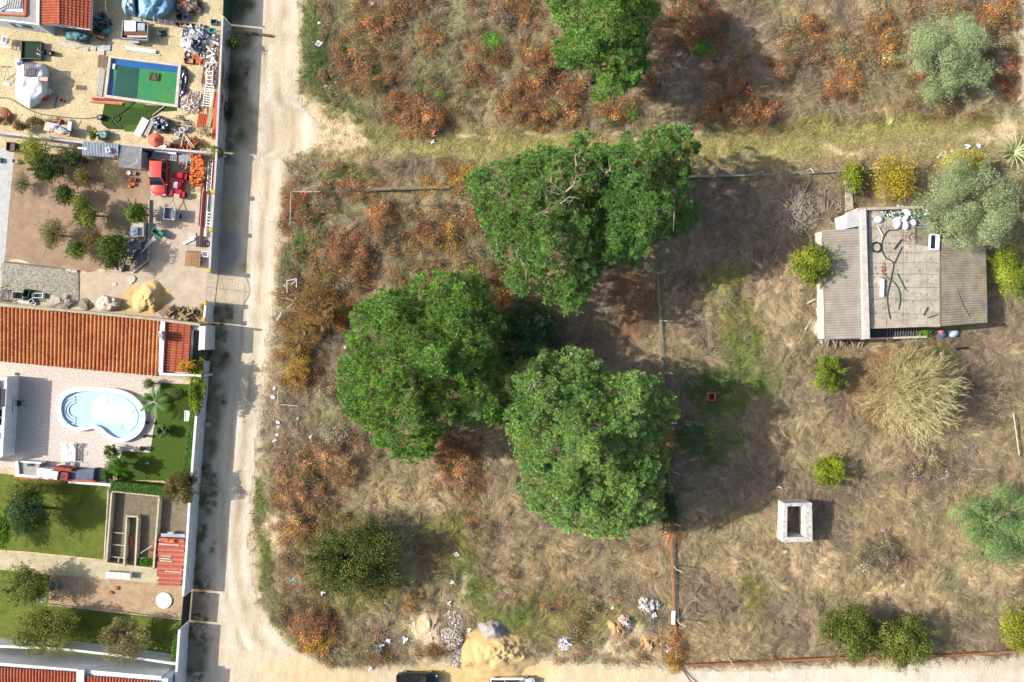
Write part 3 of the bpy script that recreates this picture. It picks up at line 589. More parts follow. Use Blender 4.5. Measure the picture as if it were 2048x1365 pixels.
broad('yellow_shrub', 'bright green shrub on the fence above the concrete strip', 'shrub', 1706, 358, 24, 34, 1.2, .9, (118,146,44), .06, .04, 3200, 16, 12, (166,174,58))
broad('golden_shrub', 'golden yellow shrub with bare twigs north of the shack', 'shrub', 1790, 358, 46, 54, 1.6, 1.2, (222,200,44), .05, .03, 4600, 22, 13, (150,136,60), twigs=50, bark=mat('straw_twigs', (196,170,120), (160,132,90), 8))
broad('golden_shrub', 'golden yellow shrub behind the silvery tree next to the agave', 'shrub', 1935, 322, 56, 26, 1.6, 1.0, (218,202,60), .06, .035, 4200, 20, 14, (180,170,60))
broad('ivy_bush', 'dark glossy evergreen shrub on the fence under the big pine', 'shrub', 1334, 1010, 22, 48, 1.3, 1.0, (58,84,48), .05, .04, 4200, 20, 15, (84,104,70))
broad('fennel_clump', 'small bright green bush in the shade right of the top pine', 'bush', 1404, 93, 17, 14, .7, .5, (112,170,56), .07, .015, 1600, 10, 16, trunk=False)
broad('weed_clump', 'small bright green weed clump at the foot of the shack front', 'weed', 1848, 668, 13, 9, .6, .4, (120,170,40), .05, .03, 700, 8, 17, trunk=False)
# agave with long striped leaves
def agave(px, py, n, L, label):
    t = thing('agave_plant', label, 'agave', P(px, py)); random.seed(5)
    lm = mat('agave_leaf', (170,190,140), (206,206,150), 9, rough=.5); 
    for i in range(n):
        a = 2*math.pi*i/n*2.4; l = L*random.uniform(.7, 1.1); up = random.uniform(.2, .75)
        m = M(fr(px, py)); V = []; F = []
        for j in range(6):
            q = j/5; r = .15+l*q; z = .3+up*math.sin(q*2.3)*l*.55; w = .085*(1-q)**.6*(.6+.9*q if q < .4 else 1); d = Vector((math.cos(a), math.sin(a), 0)); s = Vector((-d.y, d.x, 0))
            V += [d*r+s*w+Vector((0,0,z+.03)), d*r+Vector((0,0,z)), d*r-s*w+Vector((0,0,z+.03))]
        for j in range(5): F += [(3*j,3*j+1,3*j+4,3*j+3),(3*j+1,3*j+2,3*j+5,3*j+4)]
        m.add(V, F).build('leaf', lm, t)
agave(2022, 308, 34, 1.9, 'large pale striped agave at the end of the track by the right edge')
# leafless tree made of fine twigs
def bare_tree(name, label, px, py, r, zc, seed, nb, leafc=None, nleaf=0, tm=None, fine=1.0, ry=1.0):
    global rng
    rng = np.random.default_rng(seed); random.seed(seed); c0 = P(px, py, zc*.4); base = Vector((c0.x, c0.y, gz(px, py))); t = thing(name, label, 'tree', base)
    tips = []; segs = []
    def grow(p, d, l, rad, lev):
        q = p + d*l*.5 + Vector((random.gauss(0,.1),random.gauss(0,.1),random.gauss(0,.07)))*l; e = q + (d+Vector((random.gauss(0,.3),random.gauss(0,.3),.02))).normalized()*l*.5
        segs.append(([p, q, e], [max(rad, .012), max(rad*.8, .011), max(rad*.55, .009)])); tips.append(e)
        if lev > 0:
            for k in range(3):
                s = p.lerp(e, random.uniform(.35, 1)); dd = (d + Vector((random.gauss(0,.42),random.gauss(0,.42),random.gauss(.08,.25)))).normalized()
                grow(s, dd, l*random.uniform(.5, .75), rad*.55, lev-1)
    for i in range(nb):
        a = 6.283*i/nb*5.3+random.gauss(0, .2); el = random.uniform(.12, 1.2)
        d = Vector((math.cos(a)*math.cos(el), math.sin(a)*math.cos(el)*ry, math.sin(el))); grow(base+Vector((0,0,.5+random.random()*.5)), d, r*S*random.uniform(.34, .5), .04*fine, 3)
    m = M(); m.tube([base, base+Vector((0,0,1.0))], [.16,.13], 8); m.build('trunk', tm or TWIG, t)
    m = M()
    for pts, rs in segs: m.tube(pts, rs, 3, cap=False)
    m.build('branches', tm or TWIG, t)
    if nleaf:
        j = rng.integers(0, len(tips), nleaf); c = np.array([tuple(tips[k]) for k in j])+rng.normal(0, .07, (nleaf, 3)); cc = np.array(lin(leafc))*.75*rng.uniform(.7, 1.3, (nleaf, 1))
        V, F, C = leaf_cards(c, np.tile([0,0,1.], (nleaf, 1)), .045, .028, cc, .6); raw_mesh('leaves', V, F, C, LEAF, t)
    return t
STRAWT = mat('straw_coloured_twigs', (224,214,168), (188,178,126), 6)
bare_tree('leafless_tree', 'wide leafless tree with a dense burst of straw-coloured twigs', 1810, 785, 125, 4.0, 41, 150, (184,178,86), 5200, STRAWT, .9)
bare_tree('dead_shrub', 'spreading half-bare brown shrub with radiating stems beside the road', 638, 620, 66, 2.0, 42, 13, (170,128,60), 1600, mat('tan_stems', (196,166,126), (150,122,88), 6), .7)
bare_tree('dead_shrub', 'bare brown shrub with radiating stems below the larger one by the road', 612, 668, 46, 1.6, 43, 9, (170,140,70), 900, MC['tan_stems'], .6)
bare_tree('dead_shrub', 'yellowish bare shrub leaning over the litter along the road', 598, 745, 42, 1.5, 44, 8, (200,160,60), 1200, MC['tan_stems'], .6)
GREYT = mat('dead_grey_wood', (186,178,166), (140,130,120), 8)
def dead_sapling(label, px, py, r, n, seed, z=.5, name='dead_sapling', flat=.35):
    random.seed(seed); b = P(px, py); b.z = gz(px, py); t = M()
    for i in range(n):
        a = random.uniform(0, 6.28); l = r*S*random.uniform(.5, 1); e = b+Vector((math.cos(a)*l, math.sin(a)*l, z*random.uniform(.5, 1.6)+flat*random.random())); mid = b.lerp(e, .5)+Vector((random.gauss(0,.1*l),random.gauss(0,.1*l),.05)); t.tube([b+Vector((0,0,.05)), mid, e], [.04,.03,.01], 4)
        for k in range(3):
            s = mid.lerp(e, random.random()); t.tube([s, s+Vector((random.gauss(0,.25*l),random.gauss(0,.25*l),random.uniform(0,.2)))], [.018,.006], 3)
    return one(name, label, 'dead branch', t, GREYT)
dead_sapling('small pale dead sapling spreading in the shade of the middle pines', 1493, 834, 30, 6, 51, .9)
dead_sapling('pale dead twig lying beside a fence post in the pine shadow', 1372, 742, 26, 5, 52, .5)
dead_sapling('small pale twig lying in the shaded grass under the top fence', 1462, 422, 16, 4, 53, .4)
dead_sapling('forked dry stem sticking out of the grass right of the fence', 1392, 1185, 28, 4, 54, .4)
def brush_pile(label, px, py, rx, ry, h, n, seed, material, lo=.5, hi=1.6, th=.018, name='brush_pile', cat='brush pile', ang=None):
    random.seed(seed); m = M(); base = gz(px, py) if px > wallx(py) else 0
    for i in range(n):
        a = random.uniform(0, 6.28); r = math.sqrt(random.random()); x = px+rx*r*math.cos(a); y = py+ry*r*math.sin(a); p = P(x, y); p.z = base+h*(1-r*r)*random.uniform(.3, 1)+.05
        d = (random.uniform(0, 6.28) if ang is None else R(random.gauss(*ang))); l = random.uniform(lo, hi); v = Vector((math.cos(d), math.sin(d), random.uniform(-.2,.3)))*l
        mid = p+v*.5+Vector((random.gauss(0,.08),random.gauss(0,.08),.05))*l; m.tube([p, mid, p+v], [th*random.uniform(.7,1.5), th, th*.5], 4)
    return one(name, label, cat, m, material)
brush_pile('heap of silvery dead branches near the shack woodpile', 1588, 422, 38, 46, 1.1, 330, 61, mat('silver_dead_wood', (214,206,194), (170,160,148), 8), .5, 1.8, .02)
brush_pile('dark tangle of dead branches beside the middle fence', 1362, 562, 44, 26, .5, 70, 62, mat('dark_dead_wood', (120,100,92), (90,74,68), 6), .4, 1.5, .022)
brush_pile('long heap of pinkish dry cuttings dumped along the road', 592, 985, 54, 80, .9, 620, 63, mat('pinkish_cuttings', (208,172,146), (160,124,102), 5), .3, 1.0, .012)
brush_pile('dark grey end of the dry cuttings heap next to the round bush', 632, 1005, 34, 52, .7, 200, 64, mat('greyish_cuttings', (140,118,108), (104,86,80), 5), .4, 1.2, .013)
brush_pile('pale heap of dry stalks right of the leafless tree', 1935, 895, 16, 22, .4, 90, 65, GREYT, .3, .9, .012)
brush_pile('dry brown bramble heap in the tall grass above the bottom bushes', 1795, 1120, 36, 40, .5, 160, 66, mat('brown_bramble_canes', (156,112,84), (120,84,64), 5), .4, 1.2, .012)
# ---------------------------------------------------------------- walls, houses and paving of the gardens on the left
WHITE = mat('whitewash', (236,238,240), (214,216,218), 1.2, rough=.8, bump=.006, bscale=14, k=.80)
GREYW = mat('grey_render', (220,220,222), (192,192,194), 1.6, rough=.9, bump=.01, bscale=12)
CONC = mat('old_concrete', (206,196,178), (176,166,148), 1.3, rough=.95, bump=.015, bscale=10, speck=((150,142,124), 7, .62))
PALEC = mat('pale_concrete', (228,222,210), (204,196,182), 2, rough=.95, bump=.01)
YEL = mat('yellow_cap', (226,190,84), (206,170,74), 4, rough=.7)
GREEND = mat('dark_green_cloth', (58,104,78), (44,84,64), 3, rough=.8)
STEEL = mat('grey_steel', (150,156,164), (120,126,134), 4, rough=.5, metal=.4)
GALV = mat('galvanised_sheet', (196,206,220), (170,180,196), 1.5, rough=.45, metal=.3, speck=((180,150,120), 3, .66))
RUST = mat('rusty_steel', (140,84,62), (104,64,52), 5, rough=.8)
DARK = mat('black_plastic', (44,50,60), (30,34,42), 5, rough=.35, spec=.5)
WPLAST = mat('white_plastic', (244,246,248), (230,232,236), 3, rough=.45, k=.82)
BRICK = mat('orange_brick', (236,138,76), (216,116,60), 6, rough=.9)
TERRA = mat('terracotta', (214,112,72), (190,92,58), 5, rough=.85)
RTILE = mat('roof_tile_red', (206,116,84), (178,92,66), 2.0, rough=.9, speck=((120,70,54), 5, .64))
OTILE = mat('roof_tile_lichened', (208,128,78), (180,100,66), .9, rough=.9, mix=(.4,.6), speck=((206,164,84), 5, .57))
REDP = mat('red_paint', (228,74,64), (208,56,52), 1.2, rough=.4, spec=.5)
GLASS = mat('dark_glass', (40,60,78), (28,44,58), 2, rough=.12, spec=.8)
RUBB = mat('tyre_rubber', (46,46,48), (34,34,36), 6, rough=.85)
def wall(name, label, pts, th, h, material, z_seen=0.0, cap=None, cat='wall', posts=(), post_mat=None, group=None, ph=.12, pw=.34):
    """wall along px points (read at height z_seen): body, coping and posts"""
    w = [P(a, b, z_seen) for a, b in pts]; t = thing(name, label, cat, (w[0].x, w[0].y, 0), group); n = len(w); off = []
    for i in range(n):
        d = (w[min(i+1, n-1)]-w[max(i-1, 0)]); d.z = 0; d.normalize(); off.append(Vector((-d.y, d.x, 0)))
    def strip(m, t2, z0, z1):
        for i in range(n-1):
            a, b = w[i], w[i+1]; oa, ob = off[i]*t2/2, off[i+1]*t2/2
            lo = [(q.x, q.y, z0) for q in (a-oa, b-ob, b+ob, a+oa)]; m.hexa(lo, [(x, y, z1) for x, y, z in lo])
        return m
    strip(M(), th, 0, h).build('wall_body', material, t)
    if cap: strip(M(), th+.08, h+.002, h+.07).build('coping', cap, t)
    for q in posts:
        p = P(*q, z_seen); m = M(Matrix.Translation((p.x, p.y, 0))); m.box((0,0,(h+ph)/2), (pw,pw,h+ph)); o = m.build('pillar', material, t)
        M(Matrix.Translation((p.x, p.y, h+ph))).box((0,0,.05), (pw+.1,pw+.1,.09), taper=.8).build('pillar_cap', post_mat or YEL, o) if post_mat is not False else None
    return t
wall('garden_wall', 'long grey-white wall along the road beside the cluttered pool yard', [(461,52),(455,180),(449,304)], .2, 1.9, GREYW)
wall('fabric_fence', 'dark green fabric screen fence at the top of the road', [(466,-60),(462,48)], .06, 1.9, GREEND, posts=[(465,-20),(462,48)], post_mat=STEEL, cat='fence', ph=.05, pw=.07)
wall('garden_wall', 'pale road wall with yellow-capped pillars beside the red cars', [(448,308),(440,430),(434,545)], .2, 1.7, GREYW, posts=[(443,392),(438,466),(434,546)])
wall('garden_wall', 'short white wall between the mesh gate and the flat-roofed annex', [(427,608),(424,640)], .2, 1.8, WHITE, posts=[(427,608),(424,641)])
wall('garden_wall', 'white road wall of the annex next to the green door', [(423,650),(420,700)], .22, 2.3, WHITE)
wall('garden_wall', 'long white wall with hedge behind it along the road at the kidney pool', [(418,722),(411,810),(404,900),(399,968)], .22, 1.9, WHITE)
wall('garden_wall', 'white road wall beside the vegetable beds and the tile stack', [(398,972),(392,1070),(384,1178)], .22, 1.9, WHITE)
wall('garden_wall', 'white road wall at the lower left below the dark sliding gate', [(377,1244),(371,1330),(369,1420)], .22, 1.9, WHITE)
def panel_gate(label, pts, h, material):
    a, b = (P(*q) for q in pts); t = thing('gate', label, 'gate', (a.x, a.y, 0)); d = (b-a); L = d.length; T = Matrix.Translation(a) @ Matrix.Rotation(math.atan2(d.y, d.x), 4, 'Z')
    n = max(3, int(L/.25))
    for i in range(n): M(T).box(((i+.5)*L/n, 0, h/2+.05), (L/n-.012, .035, h-.1)).build('gate_board', material, t)
    M(T).box((L/2, .04, .2), (L, .04, .07)).build('gate_rail', material, t); M(T).box((L/2, .04, h-.15), (L, .04, .07)).build('gate_rail', material, t); return t
panel_gate('dark grey panel gate between two white road walls', [(383,1182),(378,1240)], 1.7, mat('dark_gate_paint', (74,78,84), (62,66,72), 3, rough=.6))
panel_gate('narrow dark green metal door in the white road wall', [(420,701),(418,720)], 1.9, GREEND)
# mesh gate of the driveway
a, b = P(434,548), P(427,606); t = thing('mesh_gate', 'white wire mesh driveway gate with an arched top, shut across the drive', 'gate', (a.x, a.y, 0)); d = b-a; L = d.length; T = Matrix.Translation(a) @ Matrix.Rotation(math.atan2(d.y, d.x), 4, 'Z')
GP = mat('white_gate_paint', (224,228,226), (190,200,196), 6, rough=.5)
def arch(x): return 1.75+.35*math.sin(math.pi*x/L)
M(T).tube([(i*L/12, 0, arch(i*L/12)) for i in range(13)], .03, 6).tube([(0,0,.1),(L,0,.1)], .03, 6).tube([(0,0,.05),(0,0,1.75)], .035, 6).tube([(L,0,.05),(L,0,1.75)], .035, 6).tube([(L/2,0,.1),(L/2,0,2.1)], .03, 6).build('gate_frame', GP, t)
for i in range(1, 20): M(T).tube([(i*L/20,0,.1),(i*L/20,0,arch(i*L/20))], .011, 4).build('gate_bar', GP, t)
for k in range(1, 10): M(T).tube([(0,0,.1+k*.18),(L,0,.1+k*.18)], .008, 4).build('gate_wire', GP, t)
wall('yard_wall', 'low white wall separating the pool yard from the orange trees', [(-30,262),(0,266),(164,285),(284,294),(443,308)], .2, 1.2, GREYW, z_seen=1.2)
def ribs(parent, name, A, B, C_, D, n, rows, arch_, material, per=1, step=.035, prof='tile', label=None):
    """corrugated or tiled roof skin over the quad A-B-C-D; ribs run from AB to DC, a part holds `per` ribs"""
    A, B, C_, D = map(Vector, (A, B, C_, D)); nrm = (B-A).cross(D-A).normalized(); nrm = nrm if nrm.z > 0 else -nrm
    out = []; sub = 4
    for g in range(0, n, per):
        k = min(per, n-g); V = []; F = []; us = [(g + i/sub)/n for i in range(k*sub+1)]; W = len(us)
        vs = []
        for r in range(rows): vs += [(r/rows, step), ((r+1)/rows-.0005, 0.0)] if rows > 1 else [(0, 0), (1, 0)]
        jz = random.uniform(0, .012); jl = random.uniform(-.006, .006)
        for (v, lift) in vs:
            for i, u in enumerate(us):
                ph = (i % sub)/sub; hgt = arch_*math.sin(math.pi*ph)**.8 if prof == 'tile' else arch_*(.5-.5*math.cos(2*math.pi*ph))
                V.append(A.lerp(B, u).lerp(D.lerp(C_, u), min(1.0, max(0, v+jl)))+nrm*(.012+hgt+(step-lift if rows > 1 else 0)+jz))
        m2 = len(vs)
        for r in range(m2-1):
            for i in range(W-1): F.append((r*W+i, r*W+i+1, (r+1)*W+i+1, (r+1)*W+i))
        m = M(); m.add(V, F); o = m.build(name, material, parent, label=label); out.append(o)
    return out
def block(parent, name, base, z0, z1, material, top=None):
    """solid with a px outline given at height z1 (walls are upright)"""
    poly = [tuple(P(a, b, z1)[:2]) for a, b in base]; return M().prism(poly, z0, z1).build(name, material, parent)
def deck(parent, name, A, B, C_, D, th, material):
    up = [Vector(q) for q in (A, B, C_, D)]; m = M(); lo = [q-Vector((0,0,th)) for q in up]; 
    a = (up[1]-up[0]).cross(up[3]-up[0]).z
    if a < 0: up = up[::-1]; lo = lo[::-1]
    return m.hexa(lo, up).build(name, material, parent)
random.seed(3)
# long tiled house
t = thing('tiled_house', 'long low house with a lichen-spotted orange tiled roof above the kidney pool', 'house', P(160,680))
z0, z1 = 2.75, 2.25
block(t, 'wall', [(-40,618),(314,650),(312,742),(-40,712)], 0, 2.1, WHITE)
A, B, C_, D = P(-32,610,z0), P(322,643,z0), P(317,753,z1), P(-32,720,z1)
deck(t, 'roof_deck', A-Vector((0,0,.06)), B-Vector((0,0,.06)), C_-Vector((0,0,.06)), D-Vector((0,0,.06)), .12, TERRA)
ribs(t, 'tile_column', A, B, C_, D, 45, 14, .13, OTILE)
wall('parapet_wall', 'long pale parapet wall along the top of the tiled roof', [(-32,606),(0,609),(160,624),(320,640),(400,650)], .24, 2.95, CONC, z_seen=2.95)
# annex with smaller tiled roof and sunk flat roof
t = thing('tiled_annex', 'annex with a small dark red tiled roof and a sunken flat terrace by the road', 'house', P(365,695))
block(t, 'wall', [(326,644),(383,649),(378,748),(322,744)], 0, 2.25, WHITE)
A, B, C_, D = P(331,642,2.5), P(331-7,743,2.5), P(377,746,2.35), P(383,646,2.35)
deck(t, 'roof_deck', A-Vector((0,0,.05)), D-Vector((0,0,.05)), C_-Vector((0,0,.05)), B-Vector((0,0,.05)), .12, TERRA)
ribs(t, 'tile_row', A, B, C_, D, 19, 4, .11, RTILE, step=.03)
block(t, 'gable_parapet', [(320,641),(330,642),(325,746),(317,745)], 0, 2.8, WHITE)
block(t, 'lower_parapet', [(318,746),(402,750),(402,754),(318,750)], 0, 2.62, WHITE)
block(t, 'flat_roof', [(384,650),(408,652),(402,744),(379,742)], 0, 1.7, mat('dark_roof_felt', (112,98,94), (94,82,80), 3, rough=.95))
block(t, 'terrace_block', [(386,652),(403,654),(402,662),(385,660)], 1.7, 2.1, WHITE)
block(t, 'terrace_block', [(404,650),(411,651),(409,700),(402,699)], 0, 2.3, WHITE)
m = M(fr(327,672,95,2.8)); m.box((0,0,.3), (.85,.32,.6)); ac = one('air_conditioner', 'white air conditioner unit on the parapet beside the red annex roof', 'air conditioner', m, mat('ac_white', (220,226,230), rough=.5))
m = M(fr(327,672,95,2.8)); m.lathe([(.02,-.01),(.22,-.01),(.24,.0),(.02,.0)], (0,0,.61), 14); m.build('fan_grille', STEEL, ac)
# white house with pergola at the left edge
t = thing('white_house', 'white house corner with terracotta tiles and a white pergola at the left edge', 'house', P(-20,840))
block(t, 'wall', [(-60,754),(14,754),(4,915),(-60,925)], 0, 1.7, WHITE)
ribs(t, 'tile_row', P(-100,760,3.1), P(-100,850,3.1), P(-4,850,1.95), P(2,760,1.95), 26, 6, .1, RTILE, per=2)  # unseen upper slope, raised to lengthen the house shadow on the patio
block(t, 'pergola_edge', [(8,758),(14,758),(5,912),(-1,912)], 1.7, 1.9, WHITE)
block(t, 'skylight_pane', [(1,778),(9,778),(7,814),(-1,814)], 1.9, 1.96, GLASS)
for y in (820,838,866,884,898):
    block(t, 'skylight_pane', [(-20,y),(3-.04*(y-820),y),(3-.04*(y-820),y+13),(-20,y+13)], 1.7, 1.76, GLASS)
# kidney pool
PAV = mat('pink_pavers', (238,227,218), (204,189,180), 7, rough=.9, bump=.008, bscale=12, mix=(.42,.6), detail=2)
patio = sheet('patio', [(-60,715),(316,752),(360,758),(372,764),(322,770),(318,800),(300,910),(245,905),(228,945),(212,970),(150,962),(30,935),(-60,938)], .008, PAV)
LAWN = mat('mown_lawn', (66,94,18), (80,106,28), 1.4, rough=.95, bump=.03, bscale=22, mix=(.3,.7), speck=((64,92,18), 12, .6))
sheet('lawn', [(322,766),(392,770),(398,800),(392,950),(330,962),(236,960),(228,940),(246,902),(300,906),(317,800)], .014, LAWN)
def kidney(s=1.0, n=72):
    """outline of the kidney pool in px"""
    pts = [(122,812),(128,797),(142,787),(165,783),(200,783),(230,786),(256,795),(274,810),(282,828),(280,850),(268,866),(248,876),(232,876),(216,868),(202,856),(186,850),(168,853),(150,855),(134,846),(124,832)]
    m = len(pts); out = []
    for i in range(n):
        q = i*m/n; k = int(q); f = q-k; p = [np.array(pts[(k+j-1) % m], float) for j in range(4)]
        c = .5*((2*p[1])+(-p[0]+p[2])*f+(2*p[0]-5*p[1]+4*p[2]-p[3])*f*f+(-p[0]+3*p[1]-3*p[2]+p[3])*f**3); out.append(c)
    ctr = np.array([203., 825.]); nrm = []
    for i in range(n):
        d = out[(i+1)%n]-out[i-1]; nrm.append(np.array([-d[1], d[0]])/np.linalg.norm(d))
    return [tuple(out[i]+nrm[i]*s) for i in range(n)]
t = thing('kidney_pool', 'kidney-shaped pool with a wide white rim and pale blue water', 'swimming pool', P(203,828))
inn = kidney(0); out_ = kidney(-8); 
if edge_dist([(122,812),(274,810),(200,870)], np.array([out_[0][0]]), np.array([out_[0][1]]))[0] < edge_dist([(122,812),(274,810),(200,870)], np.array([inn[0][0]]), np.array([inn[0][1]]))[0]: out_ = kidney(8)
m = M(); n = len(inn); za, zb = .42, .0
V = [P(*q, .42) for q in inn]+[P(*q, .42) for q in out_]+[Vector((*P(*q, .42)[:2], 0)) for q in out_]+[Vector((*P(*q, .42)[:2], -.1)) for q in inn]
F = []
for i in range(n):
    j = (i+1)%n; F += [(i,j,n+j,n+i),(n+i,n+j,2*n+j,2*n+i),(3*n+i,3*n+j,j,i)]
m.add(V, F); m.build('rim', WPLAST, t)
BASIN = mat('pool_shell', (214,236,246), (196,226,242), .8, rough=.4, k=.78)
from mathutils.geometry import tessellate_polygon
def flat(poly3, nm, material, parent, **kw):
    tr = tessellate_polygon([[Vector((p[0], p[1], 0)) for p in poly3]]); m = M(); fs = []
    for q in tr:
        a, b, c = (Vector(poly3[i]) for i in q); fs.append(q if (b-a).cross(c-a).z > 0 else (q[0], q[2], q[1]))
    return m.add(poly3, fs).build(nm, material, parent, **kw)
def ring(px, py, r, a0, a1, z, w_, nm, parent, material, n=16):
    m = M(); V = []; F = []
    for i in range(n+1):
        a = R(a0+(a1-a0)*i/n)
        for rr in (r, r+w_): V.append(P(px+rr*math.cos(a), py-rr*math.sin(a)*.95, z))
        for rr in (r+w_, r): V.append(P(px+rr*math.cos(a), py-rr*math.sin(a)*.95, z-.1))
    for i in range(n):
        for k in range(4): F.append((4*i+k, 4*i+(k+1)%4, 4*i+4+(k+1)%4, 4*i+4+k))
    return m.add(V, F).build(nm, material, parent)
flat([P(*q, .16) for q in inn], 'basin_floor', mat('pool_floor_blue', (196,222,238), (186,214,236), 1, rough=.4, k=.78), t)
rb = [(190,798),(206,788),(232,790),(254,799),(269,813),(276,830),(273,850),(260,862),(246,860),(232,856),(216,849),(200,843),(186,840),(180,826),(182,810)]
flat([P(*q, .20) for q in rb], 'shallow_shelf', mat('pool_shelf', (228,242,234), (196,230,208), .5, rough=.4, speck=((170,196,160), 1.2, .62), k=.8), t)
for r in (15, 21, 27): ring(152,821,r,95,265,.235,3,'step',t,BASIN)
def water_mat(name, c, alpha=.25, rough=.04):
    m = bpy.data.materials.new(name); m.use_nodes = True; N = m.node_tree.nodes; L = m.node_tree.links; b = N['Principled BSDF']; b.inputs['Base Color'].default_value = (*lin(c), 1); b.inputs['Roughness'].default_value = rough; b.inputs['IOR'].default_value = 1.33
    b = N.new('ShaderNodeBsdfGlossy'); b.inputs['Roughness'].default_value = rough; b.inputs[0].default_value = (1,1,1,1)
    tr = N.new('ShaderNodeBsdfTransparent'); tr.inputs[0].default_value = (*lin(c), 1); ms = N.new('ShaderNodeMixShader'); ms.inputs[0].default_value = alpha
    L.new(tr.outputs[0], ms.inputs[1]); L.new(b.outputs[0], ms.inputs[2]); L.new(ms.outputs[0], N['Material Output'].inputs[0]); 
    nz = N.new('ShaderNodeTexNoise'); nz.inputs['Scale'].default_value = 1.5; bp = N.new('ShaderNodeBump'); bp.inputs['Distance'].default_value = .02; L.new(nz.outputs[0], bp.inputs['Height']); L.new(bp.outputs[0], b.inputs['Normal']); MC[name] = m; return m
flat([P(*q, .30) for q in inn], 'water', water_mat('clear_pool_water', (244,250,253), .03), t)
ring(128,848,4,0,360,.435,3,'skimmer_lid',t,mat('pale_blue_plastic', (196,224,236), rough=.5), 10)
# garden borders of yard C and D
CP = mat('garden_path_concrete', (214,204,176), (190,182,140), 1.2, rough=.95, bump=.01, speck=((170,160,120), 3, .62))
sheet('lawn', [(-60,940),(210,972),(224,978),(212,1120),(60,1104),(-60,1096)], .010, mat('rough_lawn', (88,110,28), (126,134,54), .9, rough=.95, bump=.04, bscale=18, speck=((86,112,26), 8, .6)))
sheet('concrete_path', [(-60,1098),(212,1124),(330,1140),(326,1168),(110,1150),(-60,1134)], .018, CP)
SOILB = mat('garden_soil', (206,180,146), (176,150,118), 1.4, rough=.95, bump=.03, bscale=12, speck=((150,128,96), 6, .62))
sheet('soil_bed', [(100,1150),(330,1166),(374,1172),(366,1238),(98,1208)], .014, SOILB, rag=.03)
sheet('lawn', [(-60,1134),(100,1150),(98,1208),(366,1240),(360,1330),(-60,1290)], .010, MC['rough_lawn'])
sheet('soil_bed', [(214,976),(330,982),(392,976),(384,1080),(372,1172),(320,1168),(212,1124)], .014, mat('dark_garden_soil', (150,136,116), (124,112,92), 2, rough=.95, bump=.04, bscale=14, speck=((110,116,72), 5, .58)))
wall('garden_edging', 'thin pale kerb between the rough lawn and the raised beds', [(219,980),(211,1118)], .1, .25, PALEC, cat='kerb')
wall('garden_edging', 'low concrete edging along the lower side of the soil bed', [(98,1208),(366,1238)], .1, .22, CONC, cat='kerb')
wall('boundary_wall', 'white wall under the two bushy trees above the lower house', [(-40,1292),(120,1298),(240,1312),(360,1330)], .22, 1.6, WHITE, z_seen=1.6)
# lower house, cut by the bottom edge
t = thing('lower_house', 'white house with red tiled roofs cut by the bottom edge', 'house', P(150,1420))
block(t, 'wall', [(-60,1332),(336,1358),(324,1480),(-60,1480)], 0, 2.9, mat('white_side_wall', (226,232,240), (206,214,226), .8, rough=.85, k=.8))
ribs(t, 'tile_column', P(-60,1330,3.1), P(152,1344,3.1), P(150,1480,2.95), P(-60,1480,2.95), 34, 6, .12, RTILE)
block(t, 'party_wall', [(153,1340),(168,1341),(166,1480),(152,1480)], 2.9, 3.25, WHITE)
ribs(t, 'tile_column', P(169,1350,3.0), P(318,1362,3.0), P(312,1480,2.95), P(168,1480,2.95), 24, 5, .12, RTILE)
wall('house_terrace_edge', 'white flat roof edge between the boundary wall and the lower house', [(-60,1324),(322,1356)], .3, 2.95, WHITE, z_seen=2.95)
# top left house
t = thing('red_roofed_house', 'house with two orange-red tiled slopes at the top left', 'house', P(135,10))
block(t, 'wall', [(84,-60),(168,-60),(160,44),(84,36)], 0, 1.55, WHITE)
A, B, C_, D = P(118,-70,2.3), P(118,48,2.3), P(80,50,2.05), P(80,-70,2.05)
deck(t, 'roof_deck', A-Vector((0,0,.05)), B-Vector((0,0,.05)), C_-Vector((0,0,.05)), D-Vector((0,0,.05)), .12, WHITE)
ribs(t, 'tile_row', A, B, C_, D, 22, 3, .11, RTILE, step=.03)
A, B, C_, D = P(120,-70,2.3), P(120,48,2.3), P(182,60,1.65), P(187,-70,1.65)
deck(t, 'roof_deck', A-Vector((0,0,.05)), B-Vector((0,0,.05)), C_-Vector((0,0,.05)), D-Vector((0,0,.05)), .12, WHITE)
ribs(t, 'tile_row', A, B, C_, D, 22, 8, .12, RTILE, step=.05)
M().tube([P(119,-70,2.38), P(119,49,2.38)], .13, 8).build('ridge_tiles', TERRA, t)
M(fr(100,50,-4,1.9)).box((0,0,0), (2.2,.1,.1)).build('fascia', WHITE, t); M(fr(150,56,-7,1.7)).box((0,0,0), (3.0,.1,.1)).build('fascia', WHITE, t)
t = thing('terrace_house', 'white flat-roofed house with a terrace and a teal window at the top left corner', 'house', P(30,10))
block(t, 'wall', [(-60,-80),(78,-80),(76,50),(-60,34)], 0, 1.75, WHITE)
block(t, 'terrace_floor', [(-60,-80),(74,-80),(72,46),(-60,31)], 1.75, 1.8, mat('terrace_screed', (188,184,182), (160,156,156), 2, rough=.95))
block(t, 'parapet', [(74,-80),(80,-80),(78,51),(72,50)], 0, 2.3, WHITE)
block(t, 'terracotta_edge', [(-60,24),(50,30),(54,-80),(51,-80),(47,27),(-60,21)][:2]+[(50,33),(-60,27)], 1.8, 1.95, TERRA)
block(t, 'terracotta_edge', [(50,-80),(54,-80),(52,30),(48,30)], 1.8, 1.96, TERRA)
block(t, 'white_sheet', [(-60,-80),(46,-80),(46,24),(-60,18)], 1.8, 1.84, mat('white_screed', (240,240,242), (216,214,214), 3, rough=.8, k=.8))
for i in range(8): M(fr(8+i*4.6, 5, 78, 2.0)).box((0,0,0), (1.1,.12,.05)).build('terrace_slat', GREYW, t)
M(fr(8,14,28,2.0)).box((0,0,0), (1.4,.1,.12)).build('terrace_rail', STEEL, t)
